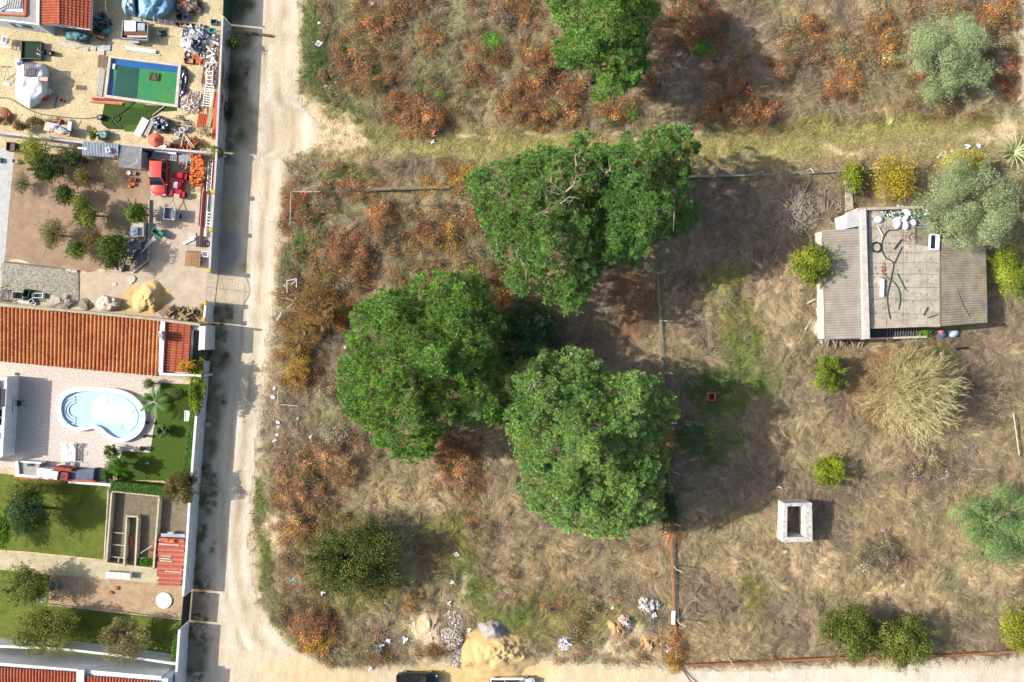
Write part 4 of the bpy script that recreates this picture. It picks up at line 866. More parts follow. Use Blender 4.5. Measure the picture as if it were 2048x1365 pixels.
A = P(-60,34,1.75); B = P(76,50,1.75); d = (B-A).normalized()
wT = Matrix.Translation(P(38,46,1.2)-Vector((0,.0,0))) @ Matrix.Rotation(math.atan2(d.y, d.x), 4, 'Z')
wn = M(Matrix.Translation(A.lerp(B, .68)+Vector((0,0,-.7))+Vector((d.y,-d.x,0))*.03) @ Matrix.Rotation(math.atan2(d.y, d.x), 4, 'Z')).box((0,0,0), (1.9,.06,.8)).build('window', mat('teal_shutter', (50,120,138), (44,108,126), 3, rough=.5), t)
M(Matrix.Translation(A.lerp(B, .66)+Vector((0,0,-.62))+Vector((d.y,-d.x,0))*.065) @ Matrix.Rotation(math.atan2(d.y, d.x), 4, 'Z')).box((0,0,0), (.5,.03,.4)).build('pane', WPLAST, wn)
# yard B paving
sheet('orchard_soil', [(28,300),(170,318),(292,330),(300,395),(298,530),(262,545),(160,540),(10,520),(20,380)], .008, mat('orchard_soil', (186,160,136), (160,134,112), .8, rough=.95, bump=.04, bscale=11, speck=((150,132,96), 4, .6)), rag=.25, seed=120)
sheet('concrete_path', [(-60,286),(30,300),(20,400),(10,520),(2,620),(-60,620)], .016, mat('path_slabs', (212,214,212), (190,192,190), 2, rough=.95, bump=.01))
sheet('driveway', [(300,392),(425,400),(440,440),(428,545),(424,620),(330,640),(160,622),(160,545),(262,545),(298,530)], .012, mat('driveway_grit', (218,202,180), (196,180,158), 1.0, rough=.95, bump=.02, bscale=16, speck=((176,160,136), 9, .62)), rag=.1, seed=122)
wall('garden_edging', 'thin white kerb beside the red car and the orange trees', [(300,400),(298,520),(268,546),(200,540)], .1, .2, PALEC, cat='kerb')
# cobbled corner: pale setts laid one by one
t = thing('cobbled_paving', 'patch of grey and white cobbles left of the driveway', 'paving', P(80,562))
M().prism([G(8,522),G(160,540),G(158,604),G(0,604)], 0.0, .03).build('bedding', mat('cobble_joint', (128,126,116), (112,110,100), 5, rough=.95), t)
cm = [mat('cobble_pale', (206,204,192), (186,184,172), 3, rough=.9), mat('cobble_grey', (164,164,156), (146,146,140), 3, rough=.9), mat('cobble_sandy', (216,206,176), (196,186,158), 3, rough=.9)]
random.seed(12); mb = [M(), M(), M()]
for i in range(58):
    for j in range(34):
        x = 3+i*2.7+(j%2)*1.3; y = 524+j*2.4+x*.11
        if 524+x*.115 < y < 602 and x < 158: mb[random.choices([0,1,2],[.35,.45,.2])[0]].box((*G(x,y), .03), (.115,.10,.05), rz=R(-6)+random.gauss(0,.05))
for k, m in enumerate(mb): m.build('cobbles', cm[k], t, kind='stuff')
ORDN = 'first second third fourth fifth sixth seventh eighth ninth tenth eleventh twelfth thirteenth fourteenth fifteenth sixteenth seventeenth eighteenth nineteenth twentieth'.split(); ORDN += ['twenty-'+w for w in ORDN[:9]]+['thirtieth']
# ---------------------------------------------------------------- yard things: builders
def planks(name, label, cat, px, py, rot, L, W, n, material, z=.03, gap=.03, th=.04, jit=.0, group=None):
    t = thing(name, label, cat, P(px, py), group); T = fr(px, py, rot); w = W/n; random.seed(int(px*3+py))
    for i in range(n):
        l = L*(1-jit*random.random()); M(T).box((random.uniform(-1,1)*(L-l)/2, -W/2+(i+.5)*w, z+th/2+random.uniform(0,.012)), (l, w-gap, th), rz=random.gauss(0,.01+jit*.05)).build('plank', material, t)
    return t
def board(name, label, cat, px, py, rot, L, W, th, material, z=0.0, group=None, rx=0):
    m = M(fr(px, py, rot)); n = 8; V = []; sag = L*.004; random.seed(int(px+py*7)); a = random.uniform(-1,1)
    for i in range(n+1):
        u = i/n-.5; b = sag*math.cos(u*3)*a
        for (y, q) in ((-W/2,0),(W/2,0),(W/2,th),(-W/2,th)): V.append((u*L, y+b, z+q+.01+abs(u)*sag*.5))
    F = [(3,2,1,0), tuple(4*n+k for k in range(4))]
    for i in range(n):
        for k in range(4): F.append((4*i+k, 4*i+(k+1)%4, 4*i+4+(k+1)%4, 4*i+4+k))
    m.add(V, F); return one(name, label, cat, m, material, group)
def pallet(label, px, py, rot, L, W, material, z=0.0, n=7, th=.13, lean=0):
    t = thing('pallet', label, 'pallet', P(px, py)); T = fr(px, py, rot) @ Matrix.Translation((0,0,z)) @ Matrix.Rotation(lean, 4, 'X')
    for k in (-1,0,1): M(T).box((0, k*(W/2-.06), th*.4), (L, .09, th*.7)).build('bearer', material, t)
    for i in range(n): M(T).box((-L/2+(i+.5)*L/n, 0, th*.85), (L/n*.68, W, .025)).build('slat', material, t)
    return t
def tyre(label, px, py, r=.31, z=0.0, rim=True, group=None):
    t = thing('tyre', label, 'tyre', P(px, py, z), group); T = fr(px, py, 0, z); M(T).torus((0,0,.1), r*.75, r*.27, 'Z', 22, 8).build('tread', RUBB, t, smooth=True)
    if rim: M(T).lathe([(.02,.06),(r*.45,.08),(r*.52,.15),(r*.45,.13),(.05,.11)], n=14).build('rim', mat('wheel_rim', (210,212,216), rough=.35, metal=.5), t)
    return t
def tarp(name, label, cat, poly, h, material, px0, py0, seed, thick=.02, rough=.1, peaks=()):
    """draped cover: px outline, humped to height h"""
    cx = np.mean([p[0] for p in poly]); cy = np.mean([p[1] for p in poly]); n = len(poly); m = M(); V = []; F = []; rings = 7; sub = 5
    out = []
    for i in range(n):
        for k in range(sub): out.append((poly[i][0]+(poly[(i+1)%n][0]-poly[i][0])*k/sub, poly[i][1]+(poly[(i+1)%n][1]-poly[i][1])*k/sub))
    q = len(out)
    for r in range(rings+1):
        f = 1-r/rings; 
        for (x, y) in out:
            xx = cx+(x-cx)*f; yy = cy+(y-cy)*f; prof = min(1, (1-f)*3.2)**.6
            zz = h*prof*(1-.05*math.sin(xx*.2+yy*.13+seed))+ rough*(float(vn(xx, yy, 7, seed))-.5+.6*(float(vn(xx, yy, 3, seed+1))-.5)*(1 if f < .98 else 0))
            for (ax, ay, ar, ah) in peaks: zz += ah*math.exp(-((xx-ax)**2+(yy-ay)**2)/ar**2)
            V.append(P(xx, yy, max(.02, zz)))
    for r in range(rings):
        for i in range(q): F.append((r*q+i, r*q+(i+1)%q, (r+1)*q+(i+1)%q, (r+1)*q+i))
    b = len(V); V += [Vector((v.x, v.y, 0.0)) for v in V[:q]]
    for i in range(q): F.append((b+i, b+(i+1)%q, (i+1)%q, i))
    m.add(V, F); return one(name, label, cat, m, material, smooth=True)
def bits(name, label, px, py, rx, ry, h, n, mats, smin, smax, seed, flatness=.4, kind='stuff', cat=None, long=1.8):
    """loose heap of uneven fragments"""
    random.seed(seed); objs = [M() for _ in mats]; wild = px > wallx(py); zz = gz(px, py) if wild else 0
    for i in range(n):
        a = random.uniform(0, 6.28); r = math.sqrt(random.random()); x = px+rx*r*math.cos(a); y = py+ry*r*math.sin(a); s = random.uniform(smin, smax)
        z = zz+h*(1-r*r)*random.uniform(.4,1)+s*.2; p = P(x, y, z); m = objs[random.randrange(len(mats))]
        V = []; l = random.uniform(.8, long)
        for sz in (-1,1):
            for (u, v) in ((-1,-1),(1,-1),(1,1),(-1,1)): V.append((u*s*l/2*random.uniform(.6,1.1), v*s/2*random.uniform(.6,1.1), sz*s*flatness/2*random.uniform(.6,1.2)))
        m.add(V, [(3,2,1,0),(4,5,6,7),(0,1,5,4),(1,2,6,5),(2,3,7,6),(3,0,4,7)], Matrix.Translation(p) @ Matrix.Rotation(random.uniform(0,6.28),4,'Z') @ Matrix.Rotation(random.gauss(0,.35),4,'X') @ Matrix.Rotation(random.gauss(0,.35),4,'Y'))
    t = thing(name, label, cat or 'rubble', P(px, py)); t['kind'] = kind
    for m, mt in zip(objs, mats):
        if m.v: m.build('fragments', mt, t, kind='stuff')
    return t
def mound(name, label, cat, px, py, rx, ry, h, material, seed, lump=.12, n=26):
    m = M(); V = []; F = []; zz = gz(px, py) if px > wallx(py) else 0.0; K = 44
    for r in range(n+1):
        f = r/n
        for k in range(K):
            a = 2*math.pi*k/K; edge = 1+.28*(float(vn(math.cos(a)*9, math.sin(a)*9, 4, seed))-.5)*2
            x = px+rx*edge*f*math.cos(a); y = py-ry*edge*f*math.sin(a); z = zz+h*(1-f**1.5)**1.2*(.8+.4*float(vn(x, y, 12, seed+2)))+lump*(float(vn(x, y, 5, seed+3))+.6*float(vn(x, y, 2.2, seed+4))-.8)*(1-f*f)
            V.append(P(x, y, max(z, zz-.01) if f < .99 else zz-.03))
    for r in range(n):
        for k in range(K): F.append((r*K+k, (r+1)*K+k, (r+1)*K+(k+1)%K, r*K+(k+1)%K))
    m.add(V, F); return one(name, label, cat, m, material, smooth=True)
def crate(name, label, cat, px, py, rot, L, W, h, material, z=0.0, inner=None, lip=.05, group=None):
    """open box with rim"""
    m = M(fr(px, py, rot, z)); a, b = L/2, W/2
    for (c, d) in (((0,-b+lip/2,h/2),(L,lip,h)),((0,b-lip/2,h/2),(L,lip,h)),((-a+lip/2,0,h/2),(lip,W-2*lip-.004,h)),((a-lip/2,0,h/2),(lip,W-2*lip-.004,h)),((0,0,.03),(L-.01-2*lip,W-.01-2*lip,.05))): m.box(c, d)
    t = thing(name, label, cat, P(px, py, z), group); m.build('sides', material, t)
    if inner: M(fr(px, py, rot, z)).box((0,0,h*.6), (L-2*lip-.02,W-2*lip-.02,.06)).build('contents', inner, t)
    return t
def pot(label, px, py, r, h, material, plant=None, seed=0, name='plant_pot', z=0.0):
    t = thing(name, label, 'plant pot', P(px, py, z)); M(fr(px, py, 0, z)).lathe([(r*.65,0),(r*.95,h*.9),(r*1.08,h*.9),(r*1.08,h),(r*.88,h),(r*.86,h*.82),(.01,h*.8)], n=16).build('pot', material, t)
    if plant:
        global rng
        rng = np.random.default_rng(seed); n = 160; d = rand_dirs(n); d[:,2] = abs(d[:,2]); c = np.array(P(px, py, z))+np.array([0,0,h])+d*r*1.1*rng.uniform(.3,1,(n,1)); cc = np.array(lin(plant))*.75*rng.uniform(.7,1.3,(n,1)); raw_mesh('plant', *leaf_cards(c, d, .06, .025, cc), LEAF, t)
    return t
def chair_plastic(label, px, py, rot, material, name='garden_chair', z=0.0):
    t = thing(name, label, 'chair', P(px, py, z)); T = fr(px, py, rot, z)
    M(T).box((0,0,.43), (.46,.46,.04), taper=.92).build('seat', material, t)
    m = M(T)
    for i in range(4): m.box((-.24-.03, -.17+i*.113, .66), (.03,.07,.44), ry=-.18)
    m.box((-.30,0,.88), (.04,.46,.08)); m.build('backrest', material, t)
    for sx in (-1,1):
        for sy in (-1,1): M(T).tube([(sx*.2,sy*.2,.42),(sx*.26,sy*.25,0)], .022, 5).build('leg', material, t)
    for sy in (-1,1): M(T).tube([(-.28,sy*.26,.64),(.2,sy*.27,.64),(.23,sy*.25,.42)], .024, 5).build('armrest', material, t)
    return t
def hose(label, pts, r, material, z=.03, name='garden_hose', cat='hose', zs=None):
    q = [P(*p) for p in pts]; out = []
    for i in range(len(q)-1):
        p0, p1, p2, p3 = q[max(i-1,0)], q[i], q[i+1], q[min(i+2,len(q)-1)]
        for k in range(5):
            f = k/5; c = .5*((2*p1)+(p2-p0)*f+(2*p0-5*p1+4*p2-p3)*f*f+(3*p1-p0-3*p2+p3)*f**3); out.append(c)
    out.append(q[-1]); out = [Vector((o.x, o.y, z)) for o in out]
    return one(name, label, cat, M().tube(out, r, 5), material)
def loft_car(label, px, py, rot, L, W, Hc, paint, name='parked_car', suv=False, z=0.0):
    """local x = forward"""
    t = thing(name, label, 'car', P(px, py)); T = fr(px, py, rot, z); hb = Hc*.58
    def body(secs):
        V = []; F = []
        for (x, hw, zl, zh, rnd) in secs:
            V += [(x, -hw*.94, zl),(x, -hw, zl+.18),(x, -hw*.985, (zl+zh)/2+.05),(x, -hw*(1-rnd), zh-.05),(x, -hw*(.82-rnd), zh),(x, 0, zh+.02),(x, hw*(.82-rnd), zh),(x, hw*(1-rnd), zh-.05),(x, hw*.985, (zl+zh)/2+.05),(x, hw, zl+.18),(x, hw*.94, zl)]
        k = 11
        for i in range(len(secs)-1):
            for j in range(k): F.append((i*k+j, i*k+(j+1)%k, (i+1)*k+(j+1)%k, (i+1)*k+j))
        F.append(tuple(range(k))); F.append(tuple((len(secs)-1)*k+j for j in range(k-1,-1,-1))); return V, F
    a = L/2; w = W/2
    secs = [(-a, w*.8, .35, hb*.8, .12),(-a+.12, w*.93, .25, hb*.97, .07),(-a*.6, w*.99, .22, hb, .04),(0, w, .22, hb, .04),(a*.38, w, .22, hb, .04),(a*.5, w*.985, .22, hb*.96, .05),(a*.8, w*.95, .22, hb*.86, .07),(a-.1, w*.86, .26, hb*.74, .1),(a, w*.7, .36, hb*.6, .14)]
    M(T).add(*body(secs)).build('body', paint, t, smooth=True)
    xr0, xr1 = (-a*.92, a*.16) if suv else (-a*.80, a*.10); br0, br1 = (-a*.985, a*.46) if suv else (-a*.96, a*.48); rw, bw = w*.72, w*.90
    base = [(br0,-bw,hb-.02),(br1,-bw,hb-.04),(br1,bw,hb-.04),(br0,bw,hb-.02)]; top = [(xr0,-rw,Hc-.03),(xr1,-rw,Hc-.03),(xr1,rw,Hc-.03),(xr0,rw,Hc-.03)]
    M(T).hexa(base, top).build('window_band', GLASS, t)
    n = 6; V = [(xr0+(xr1-xr0)*i/n, rw*1.02*(j/4*2-1), Hc-.02+.035*math.sin(math.pi*i/n)**.5+.03*(1-(j/2-1)**2)) for i in range(n+1) for j in range(5)]
    F = [(i*5+j, (i+1)*5+j, (i+1)*5+j+1, i*5+j+1) for i in range(n) for j in range(4)]; M(T).add(V, F).build('roof', paint, t, smooth=True)
    for sy in (-1,1):
        pf = M(T)
        for (xb, xt) in ((br1, xr1),(br0, xr0),((br0+br1)/2-.1, (xr0+xr1)/2-.05)): pf.tube([(xb, sy*bw*1.005, hb-.02),(xt, sy*rw*1.01, Hc-.02)], .045, 5)
        pf.build('pillars', paint, t)
        M(T).box((a*.42, sy*(w+.07), hb+.02), (.14,.16,.12)).build('wing_mirror', paint, t)
        M(T).box((a*.95, sy*w*.62, hb*.66), (.16,.3,.12), rz=-sy*.3).build('headlight', mat('lamp_glass', (226,232,236), rough=.15), t)
        M(T).box((-a*.985, sy*w*.76, hb*.84), (.10,.2,.2)).build('tail_light', mat('tail_lamp', (226,40,36), rough=.2), t)
        for sx in (-.62, .64):
            wh = M(T).torus((a*sx, sy*(w-.08), .30), .22, .09, 'Y', 18, 8).build('wheel', RUBB, t, smooth=True)
            M(T @ Matrix.Translation((a*sx, sy*(w-.02), .30)) @ Matrix.Rotation(R(90),4,'X')).lathe([(.02,-.03),(.19,-.03),(.2,.03),(.02,.03)], n=12).build('rim', MC.get('wheel_rim') or mat('wheel_rim', (210,212,216), rough=.35, metal=.5), wh)
    if suv:
        for sy in (-1,1): M(T).tube([(xr0+.15, sy*rw*.95, Hc+.05),(xr1-.2, sy*rw*.95, Hc+.05)], .025, 5).build('roof_rail', DARK, t)
    return t
# ---------------------------------------------------------------- pool yard (top left)
t = thing('rectangular_pool', 'rectangular pool with bright blue walls and murky green water', 'swimming pool', P(285,165))
c = [(222,116),(356,133),(349,209),(213,190)]; o = [(217,112),(362,129),(355,215),(207,195)]; zr = .25
ci = [P(*q, zr) for q in c]; co = [P(*q, zr) for q in o]
for i in range(4):
    j = (i+1)%4; lo = [Vector((*q[:2], 0)) for q in (co[i], co[j])]+[Vector((*q[:2], 0)) for q in (ci[j], ci[i])]; M().hexa(lo, [co[i], co[j], ci[j], ci[i]]).build('coping_stone', PALEC, t)
BL = mat('pool_blue', (26,110,214), (20,98,200), 2, rough=.5, k=.75)
zb = .02
TC = [Vector((*q[:2], 0)) for q in ci]
def pl(u, v, z): return TC[0].lerp(TC[1], u).lerp(TC[3].lerp(TC[2], u), v)+Vector((0,0,z))
M().add([pl(0,0,.012),pl(1,0,.012),pl(1,1,.012),pl(0,1,.012)], [(3,2,1,0)]).build('basin_bottom', BL, t)
M().add([pl(.035,.17,.10),pl(.985,.16,.10),pl(.985,.985,.10),pl(.10,.985,.10)], [(3,2,1,0)]).build('algae_floor', mat('algae_green', (122,170,52), (62,158,118), .45, rough=.6, mix=(.38,.62), speck=((150,176,60), 1.2, .62)), t)
M().add([pl(.09,.17,.115),pl(.42,.17,.115),pl(.43,.985,.115),pl(.09,.985,.115)], [(3,2,1,0)]).build('deep_end', mat('deep_teal', (8,70,78), (16,92,92), .8, rough=.5), t)
M().add([pl(.01,.01,.16),pl(.99,.01,.16),pl(.99,.99,.16),pl(.01,.99,.16)], [(3,2,1,0)]).build('water', water_mat('murky_water', (206,238,226), .03), t)
M(fr(230,135,-8)).box((0,0,.2), (.22,.5,.04)).build('skimmer', WPLAST, t)
m = M(fr(308,154,-5,.18)); m.box((0,0,.02), (1.0,.75,.03), rx=.02).box((.25,0,.05), (.05,.8,.05), rz=.3).box((-.3,.05,.05), (.05,.8,.05), rz=-.3); one('sunken_panel', 'grey-brown framed panel sunk in the green pool', 'panel', m, mat('slimy_panel', (96,98,74), (80,82,62), 4))
planks('board_walk', 'pale weathered boards laid along the left side of the green pool', 'boards', 202, 165, 82, 2.9, .62, 4, mat('pale_boards', (214,208,196), (190,184,172), 3), jit=.05)
pallet('grey slatted pallet at the upper left corner of the green pool', 206, 124, 84, 1.2, .9, WOOD)
for i, (x, y) in enumerate([(125,87),(136,91),(148,93),(160,95),(172,97),(187,97)]): board('concrete_slab', ['first','second','third','fourth','fifth','sixth'][i]+' pale slab from the left in the row below the tiled house', 'slab', x, y, -12, .62, .48, .07, PALEC, .002*i)
for x, y, l in ((202,97,'pale square slab at the right end of the row of slabs'),(215,96,'grey square slab at the right end of the row of slabs'),(203,105,'pale slab lying above the slatted pallet by the pool')): board('concrete_slab', l, 'slab', x, y, -3, .62, .6, .07, GALV if 'grey' in l else PALEC)
board('wooden_board', 'brown board on the slabs under the teal canopy', 'board', 169, 84, -3, 1.0, .55, .03, WOOD, .09)
tarp('teal_canopy', 'torn teal tarpaulin slung below the eaves of the tiled house', 'tarpaulin', [(124,60),(150,61),(178,68),(184,72),(176,80),(150,84),(132,80)], 1.2, mat('teal_tarp', (70,128,134), (52,104,112), 1.5, rough=.6), 0, 0, 3, rough=.25)
m = M(); m.tube([P(150,72,1.3), P(151,97,.1)], .03, 5).tube([P(152,72,1.3), P(160,85,.2)], .03, 5); one('canopy_props', 'pair of pale poles propping the teal tarpaulin', 'pole', m, PALEC)
BLUET = mat('blue_tarp', (150,190,212), (112,164,196), .9, rough=.5, bump=.03, bscale=4)
tarp('blue_tarpaulin', 'large pale blue tarpaulin stretched over a stack at the top edge', 'tarpaulin', [(270,-40),(330,-40),(352,14),(338,30),(318,38),(292,40),(276,36),(272,10)], 1.5, BLUET, 0, 0, 5, rough=.22, peaks=[(292,10,16,.3)])
tarp('blue_tarpaulin', 'crumpled whitish-blue plastic heap left of the large blue tarpaulin', 'tarpaulin', [(244,-40),(272,-40),(272,34),(250,32),(242,12)], 1.1, mat('crumpled_plastic', (206,222,234), (130,176,206), 2.4, rough=.35), 0, 0, 8, rough=.6)
# washing line
def garment(px, py, wpx, hpx, c, nm, lab):
    m = M(); m.grid(lambda u, v: P(px+(u-.5)*wpx+2.0*v, py+(u-.5)*wpx*.13+hpx*v*(1+.2*math.sin(u*9+px)), 1.35-.5*v-.05*math.sin(u*12)), 6, 4, .02); return one(nm, lab, 'clothing', m, mat(nm+str(c), c, tuple(max(0, q-30) for q in c), 6, rough=.9))
t = thing('washing_line', 'washing line with a white post beside the blue tarpaulin', 'washing line', P(308,44)); M().tube([P(309,46,0), P(307,34,1.7)], .045, 7).build('post', WPLAST, t); M().tube([P(308,36,1.6), P(350,43,1.42), P(404,51,1.45)], .012, 4).build('line', STEEL, t); M().tube([P(405,54,0), P(404,50,1.5)], .04, 6).build('post', STEEL, t)
for x, y, w_, h_, c, nm, lab in ((318,39,10,5,(206,206,222),'towel','pale lilac towel hanging nearest the white washing line post'),(331,41,9,5,(196,200,222),'towel','pale grey-blue towel in the middle of the washing line'),(343,43,8,6,(182,192,224),'shirt','light blue shirt left of the dark clothes on the line'),(354,45,7,7,(26,36,64),'trousers','dark navy garment left of the red cloth on the line'),(363,45,10,6,(206,34,66),'red_cloth','bright red garment hanging on the washing line'),(374,46,8,6,(50,84,170),'shirt','blue garment right of the red one on the line'),(385,47,6,7,(28,30,44),'trousers','black garment at the right end of the washing line')): garment(x, y, w_, h_, c, nm, lab)
# trailer with load
def trailer(label, px, py, rot, L, W, h, load, material=None, small=False):
    t = thing('trailer', label, 'trailer', P(px, py)); T = fr(px, py, rot); mt = material or GALV
    for (c, d) in (((0,-W/2,.75),(L,.05,h)),((0,W/2,.75),(L,.05,h)),((-L/2,0,.75),(.05,W-.06,h)),((L/2,0,.75),(.05,W-.06,h))): M(T).box(c, d).build('side_panel', mt, t)
    M(T).box((0,0,.55), (L-.06,W-.06,.05)).build('bed', WOOD if not small else GALV, t)
    M(T).tube([(L/2,-W*.4,.5),(L/2+.9,0,.5)], .035, 6).tube([(L/2,W*.4,.5),(L/2+.9,0,.5)], .035, 6).tube([(L/2+.85,0,.5),(L/2+1.2,0,.5)], .04, 6).build('drawbar', STEEL, t)
    for s in (-1,1):
        w_ = M(T).torus((-.1, s*(W/2+.16), .28), .2, .085, 'Y', 16, 7).build('wheel', RUBB, t); M(T).box((-.1, s*(W/2+.16), .6), (.8,.24,.04)).build('mudguard', mt, t)
    for (c, d, m2) in load: M(T).box(c, d, rz=.06).build('load', m2, t)
    return t
trailer('flat trailer loaded with white panels and rusty scrap by the washing line', 280, 69, -4, 2.5, 1.75, .4, [((-.5,.35,.85),(1.1,1.0,.2),WPLAST),((.55,.35,.8),(.7,.8,.12),GALV),((0,-.25,.78),(2.2,.5,.16),RUST),((.2,-.55,.8),(1.9,.25,.1),PALEC)])
board('metal_plate', 'dark green square plate under the hitch of the loaded trailer', 'plate', 327, 68, 12, .62, .62, .03, GREEND)
board('white_beam', 'long white beam lying above the green pool', 'beam', 283, 101, -8, 3.0, .34, .16, WPLAST); M(fr(311,105,-8)).box((0,0,.09), (.12,.3,.14))
board('white_beam', 'thin pale batten lying just below the long white beam', 'beam', 292, 107, -9, 2.9, .1, .06, PALEC)
for (x, y, r, l) in ((379,60,-38,'dark moss-green mat nearest the trailer'),(394,57,52,'dark moss-green mat nearest the scrap heap')): board('turf_mat', l, 'mat', x, y, 90+r if 'nearest the s' in l else -r, .95, .5, .03, mat('moss_mat', (84,98,34), (66,78,28), 6, bump=.02))
# scrap heap against the wall
SCR = [GALV, WPLAST, STEEL, PALEC, mat('blueish_scrap', (150,170,196), (120,140,170), 4, rough=.5), mat('dark_scrap', (60,66,76), (46,50,58), 4, rough=.6)]
bits('scrap_heap', 'heap of grey and white scrap metal against the road wall', 392, 78, 30, 28, 1.0, 170, SCR, .18, .62, 21, .25, cat='scrap heap')
bits('scrap_heap', 'heap of whitish planks and offcuts against the wall below the scrap metal', 424, 104, 15, 34, .8, 130, [PALEC, WPLAST, WOOD, GREYW], .1, .3, 22, .35, cat='scrap heap', long=6)
crate('basin', 'turquoise plastic basin on top of the scrap heap', 'basin', 426, 63, 0, .55, .45, .25, mat('turquoise_plastic', (70,180,170), rough=.4), 1.0)
tyre('tyre with a pale rim at the left foot of the scrap heap', 377, 111, .36)
random.seed(8)
for i, (x, y) in enumerate([(390,113),(396,116),(402,121),(399,126),(392,118),(396,98)]): 
    m = M(fr(x, y, random.uniform(-20,20))); m.box((0,0,.14), (.5,.32,.26)); 
    for k in range(3): m.box((-.16+k*.16,0,.275), (.1,.24,.02))
    one('hollow_brick', ['orange hollow brick at the left of the group beside the tyre','orange hollow brick at the top right of the group beside the tyre','orange hollow brick at the right of the group beside the tyre','lowest orange hollow brick of the group beside the tyre','orange hollow brick in the middle of the group beside the tyre','orange brick lying higher up on the scrap heap'][i], 'brick', m, BRICK)
crate('rusty_tub', 'brown rusty tub full of soil below the tyre', 'tub', 381, 124, -6, .9, .55, .35, RUST, 0, SOILB)
pot('small rusty bucket left of the brown tub', 374, 122, .2, .3, RUST)
M_ = mat('bubbled_plastic', (70,84,110), (36,44,66), 3, rough=.25, spec=.6)
tarp('black_sheeting', 'dark crumpled plastic sheeting beside the right side of the green pool', 'plastic sheet', [(362,134),(374,136),(376,160),(370,188),(360,200),(357,190),(360,160)], .35, M_, 0, 0, 11, rough=.35)
tarp('black_sheeting', 'heap of glossy black plastic sheeting next to the bicycles', 'plastic sheet', [(306,236),(320,231),(338,238),(343,252),(336,266),(318,268),(308,260),(303,248)], .5, M_, 0, 0, 13, rough=.6)
bits('rubble_heap', 'heap of pinkish brick rubble between the pool and the wall', 384, 205, 24, 22, .4, 420, [mat('pink_rubble', (214,176,160), (190,150,134), 6), PALEC, mat('white_rubble', (232,224,218), rough=.9)], .07, .2, 23, .6)
bits('rubble_heap', 'narrow heap of pale rubble along the wall above the white ladder', 422, 150, 14, 26, .5, 190, [MC['pink_rubble'], PALEC, MC['white_rubble'], WOOD], .08, .3, 24, .5)
def ladder(label, px, py, rot, L, W, material, n=8, z=.3, name='ladder', cat='ladder'):
    t = thing(name, label, cat, P(px, py)); T = fr(px, py, rot)
    for s in (-1,1): M(T).box((0, s*W/2, z), (L,.06,.07)).build('rail', material, t)
    for i in range(n): M(T).box((-L/2+(i+.5)*L/n, 0, z), (.07,W-.07,.05)).build('rung', material, t)
    return t
ladder('white slatted ladder leaning among the rubble along the road wall', 421, 194, 82, 2.4, .8, WPLAST, 10, .5)
ladder('small white frame above the slatted ladder by the wall', 424, 160, 86, 1.6, .6, WPLAST, 4, .6, 'iron_trestle', 'trestle')
board('rusty_plate', 'dark red rusty plate beside the rubble along the wall', 'plate', 410, 160, 80, 1.0, .45, .05, RUST, .2)
for i, (x, y, r, L) in enumerate(((402,128,84,2.2),(408,150,87,2.6),(409,205,88,2.2),(404,182,86,1.6))): board('timber', ['long pale timber beside the pile of orange bricks','longest pale timber between the pool and the white frame','reddish timber left of the slatted ladder','short pale timber above the rubble'][i], 'timber', x, y, r, L, .1, .08, [PALEC, WOOD, TERRA, PALEC][i], .15)
for i in range(6): board('terracotta_bar', 'terracotta bar number %s from the left in the stack by the dry reeds' % ['one','two','three','four','five','six'][i], 'terracotta bar', 397+i*3.4, 240+i*.6, 80, 1.35, .11, .1, TERRA)
# strip of tiles and dry creeper along the inside of the wall
for i in range(20): 
    y = 190+i*4.7; board('ridge_tile', ORDN[i]+' terracotta tile from the top in the row along the inside of the road wall', 'tile', 436-i*.28, y, 86, .24, .42, .07, TERRA, .3, 'terracotta tiles along the road wall')
broad('dry_creeper', 'ochre dry creeper clothing the inside of the road wall', 'creeper', 443, 140, 5, 66, 1.4, .5, (196,136,62), .05, .03, 3600, 40, 30, (150,112,60), trunk=False, lob=.14)
broad('wall_bush', 'green bush spilling over the road wall beside the scrap heap', 'bush', 468, 84, 11, 18, 1.0, .7, (92,130,48), .06, .035, 1500, 10, 31)
broad('dark_weed_bush', 'dark green spiky bush at the foot of the road wall below the pool', 'bush', 459, 220, 9, 24, .6, .5, (74,98,64), .09, .02, 800, 12, 32, trunk=False)
broad('dark_weed_bush', 'blackish green bush at the foot of the road wall beside the rubble', 'bush', 465, 160, 11, 30, .6, .5, (78,92,62), .05, .025, 900, 14, 33, trunk=False)
bare_tree('dry_shrub', 'bare dry reeds and sticks in the corner beside the terracotta pipes', 416, 268, 22, .9, 47, 12, (190,180,120), 300, TWIG, .5)
planks('reed_bundle', 'fan of pale dry palm reeds leaning on the tile row', 'reeds', 421, 238, 78, 2.0, .45, 7, mat('pale_reeds', (214,206,170), (190,182,146), 5), .1, .02, .03, .2)
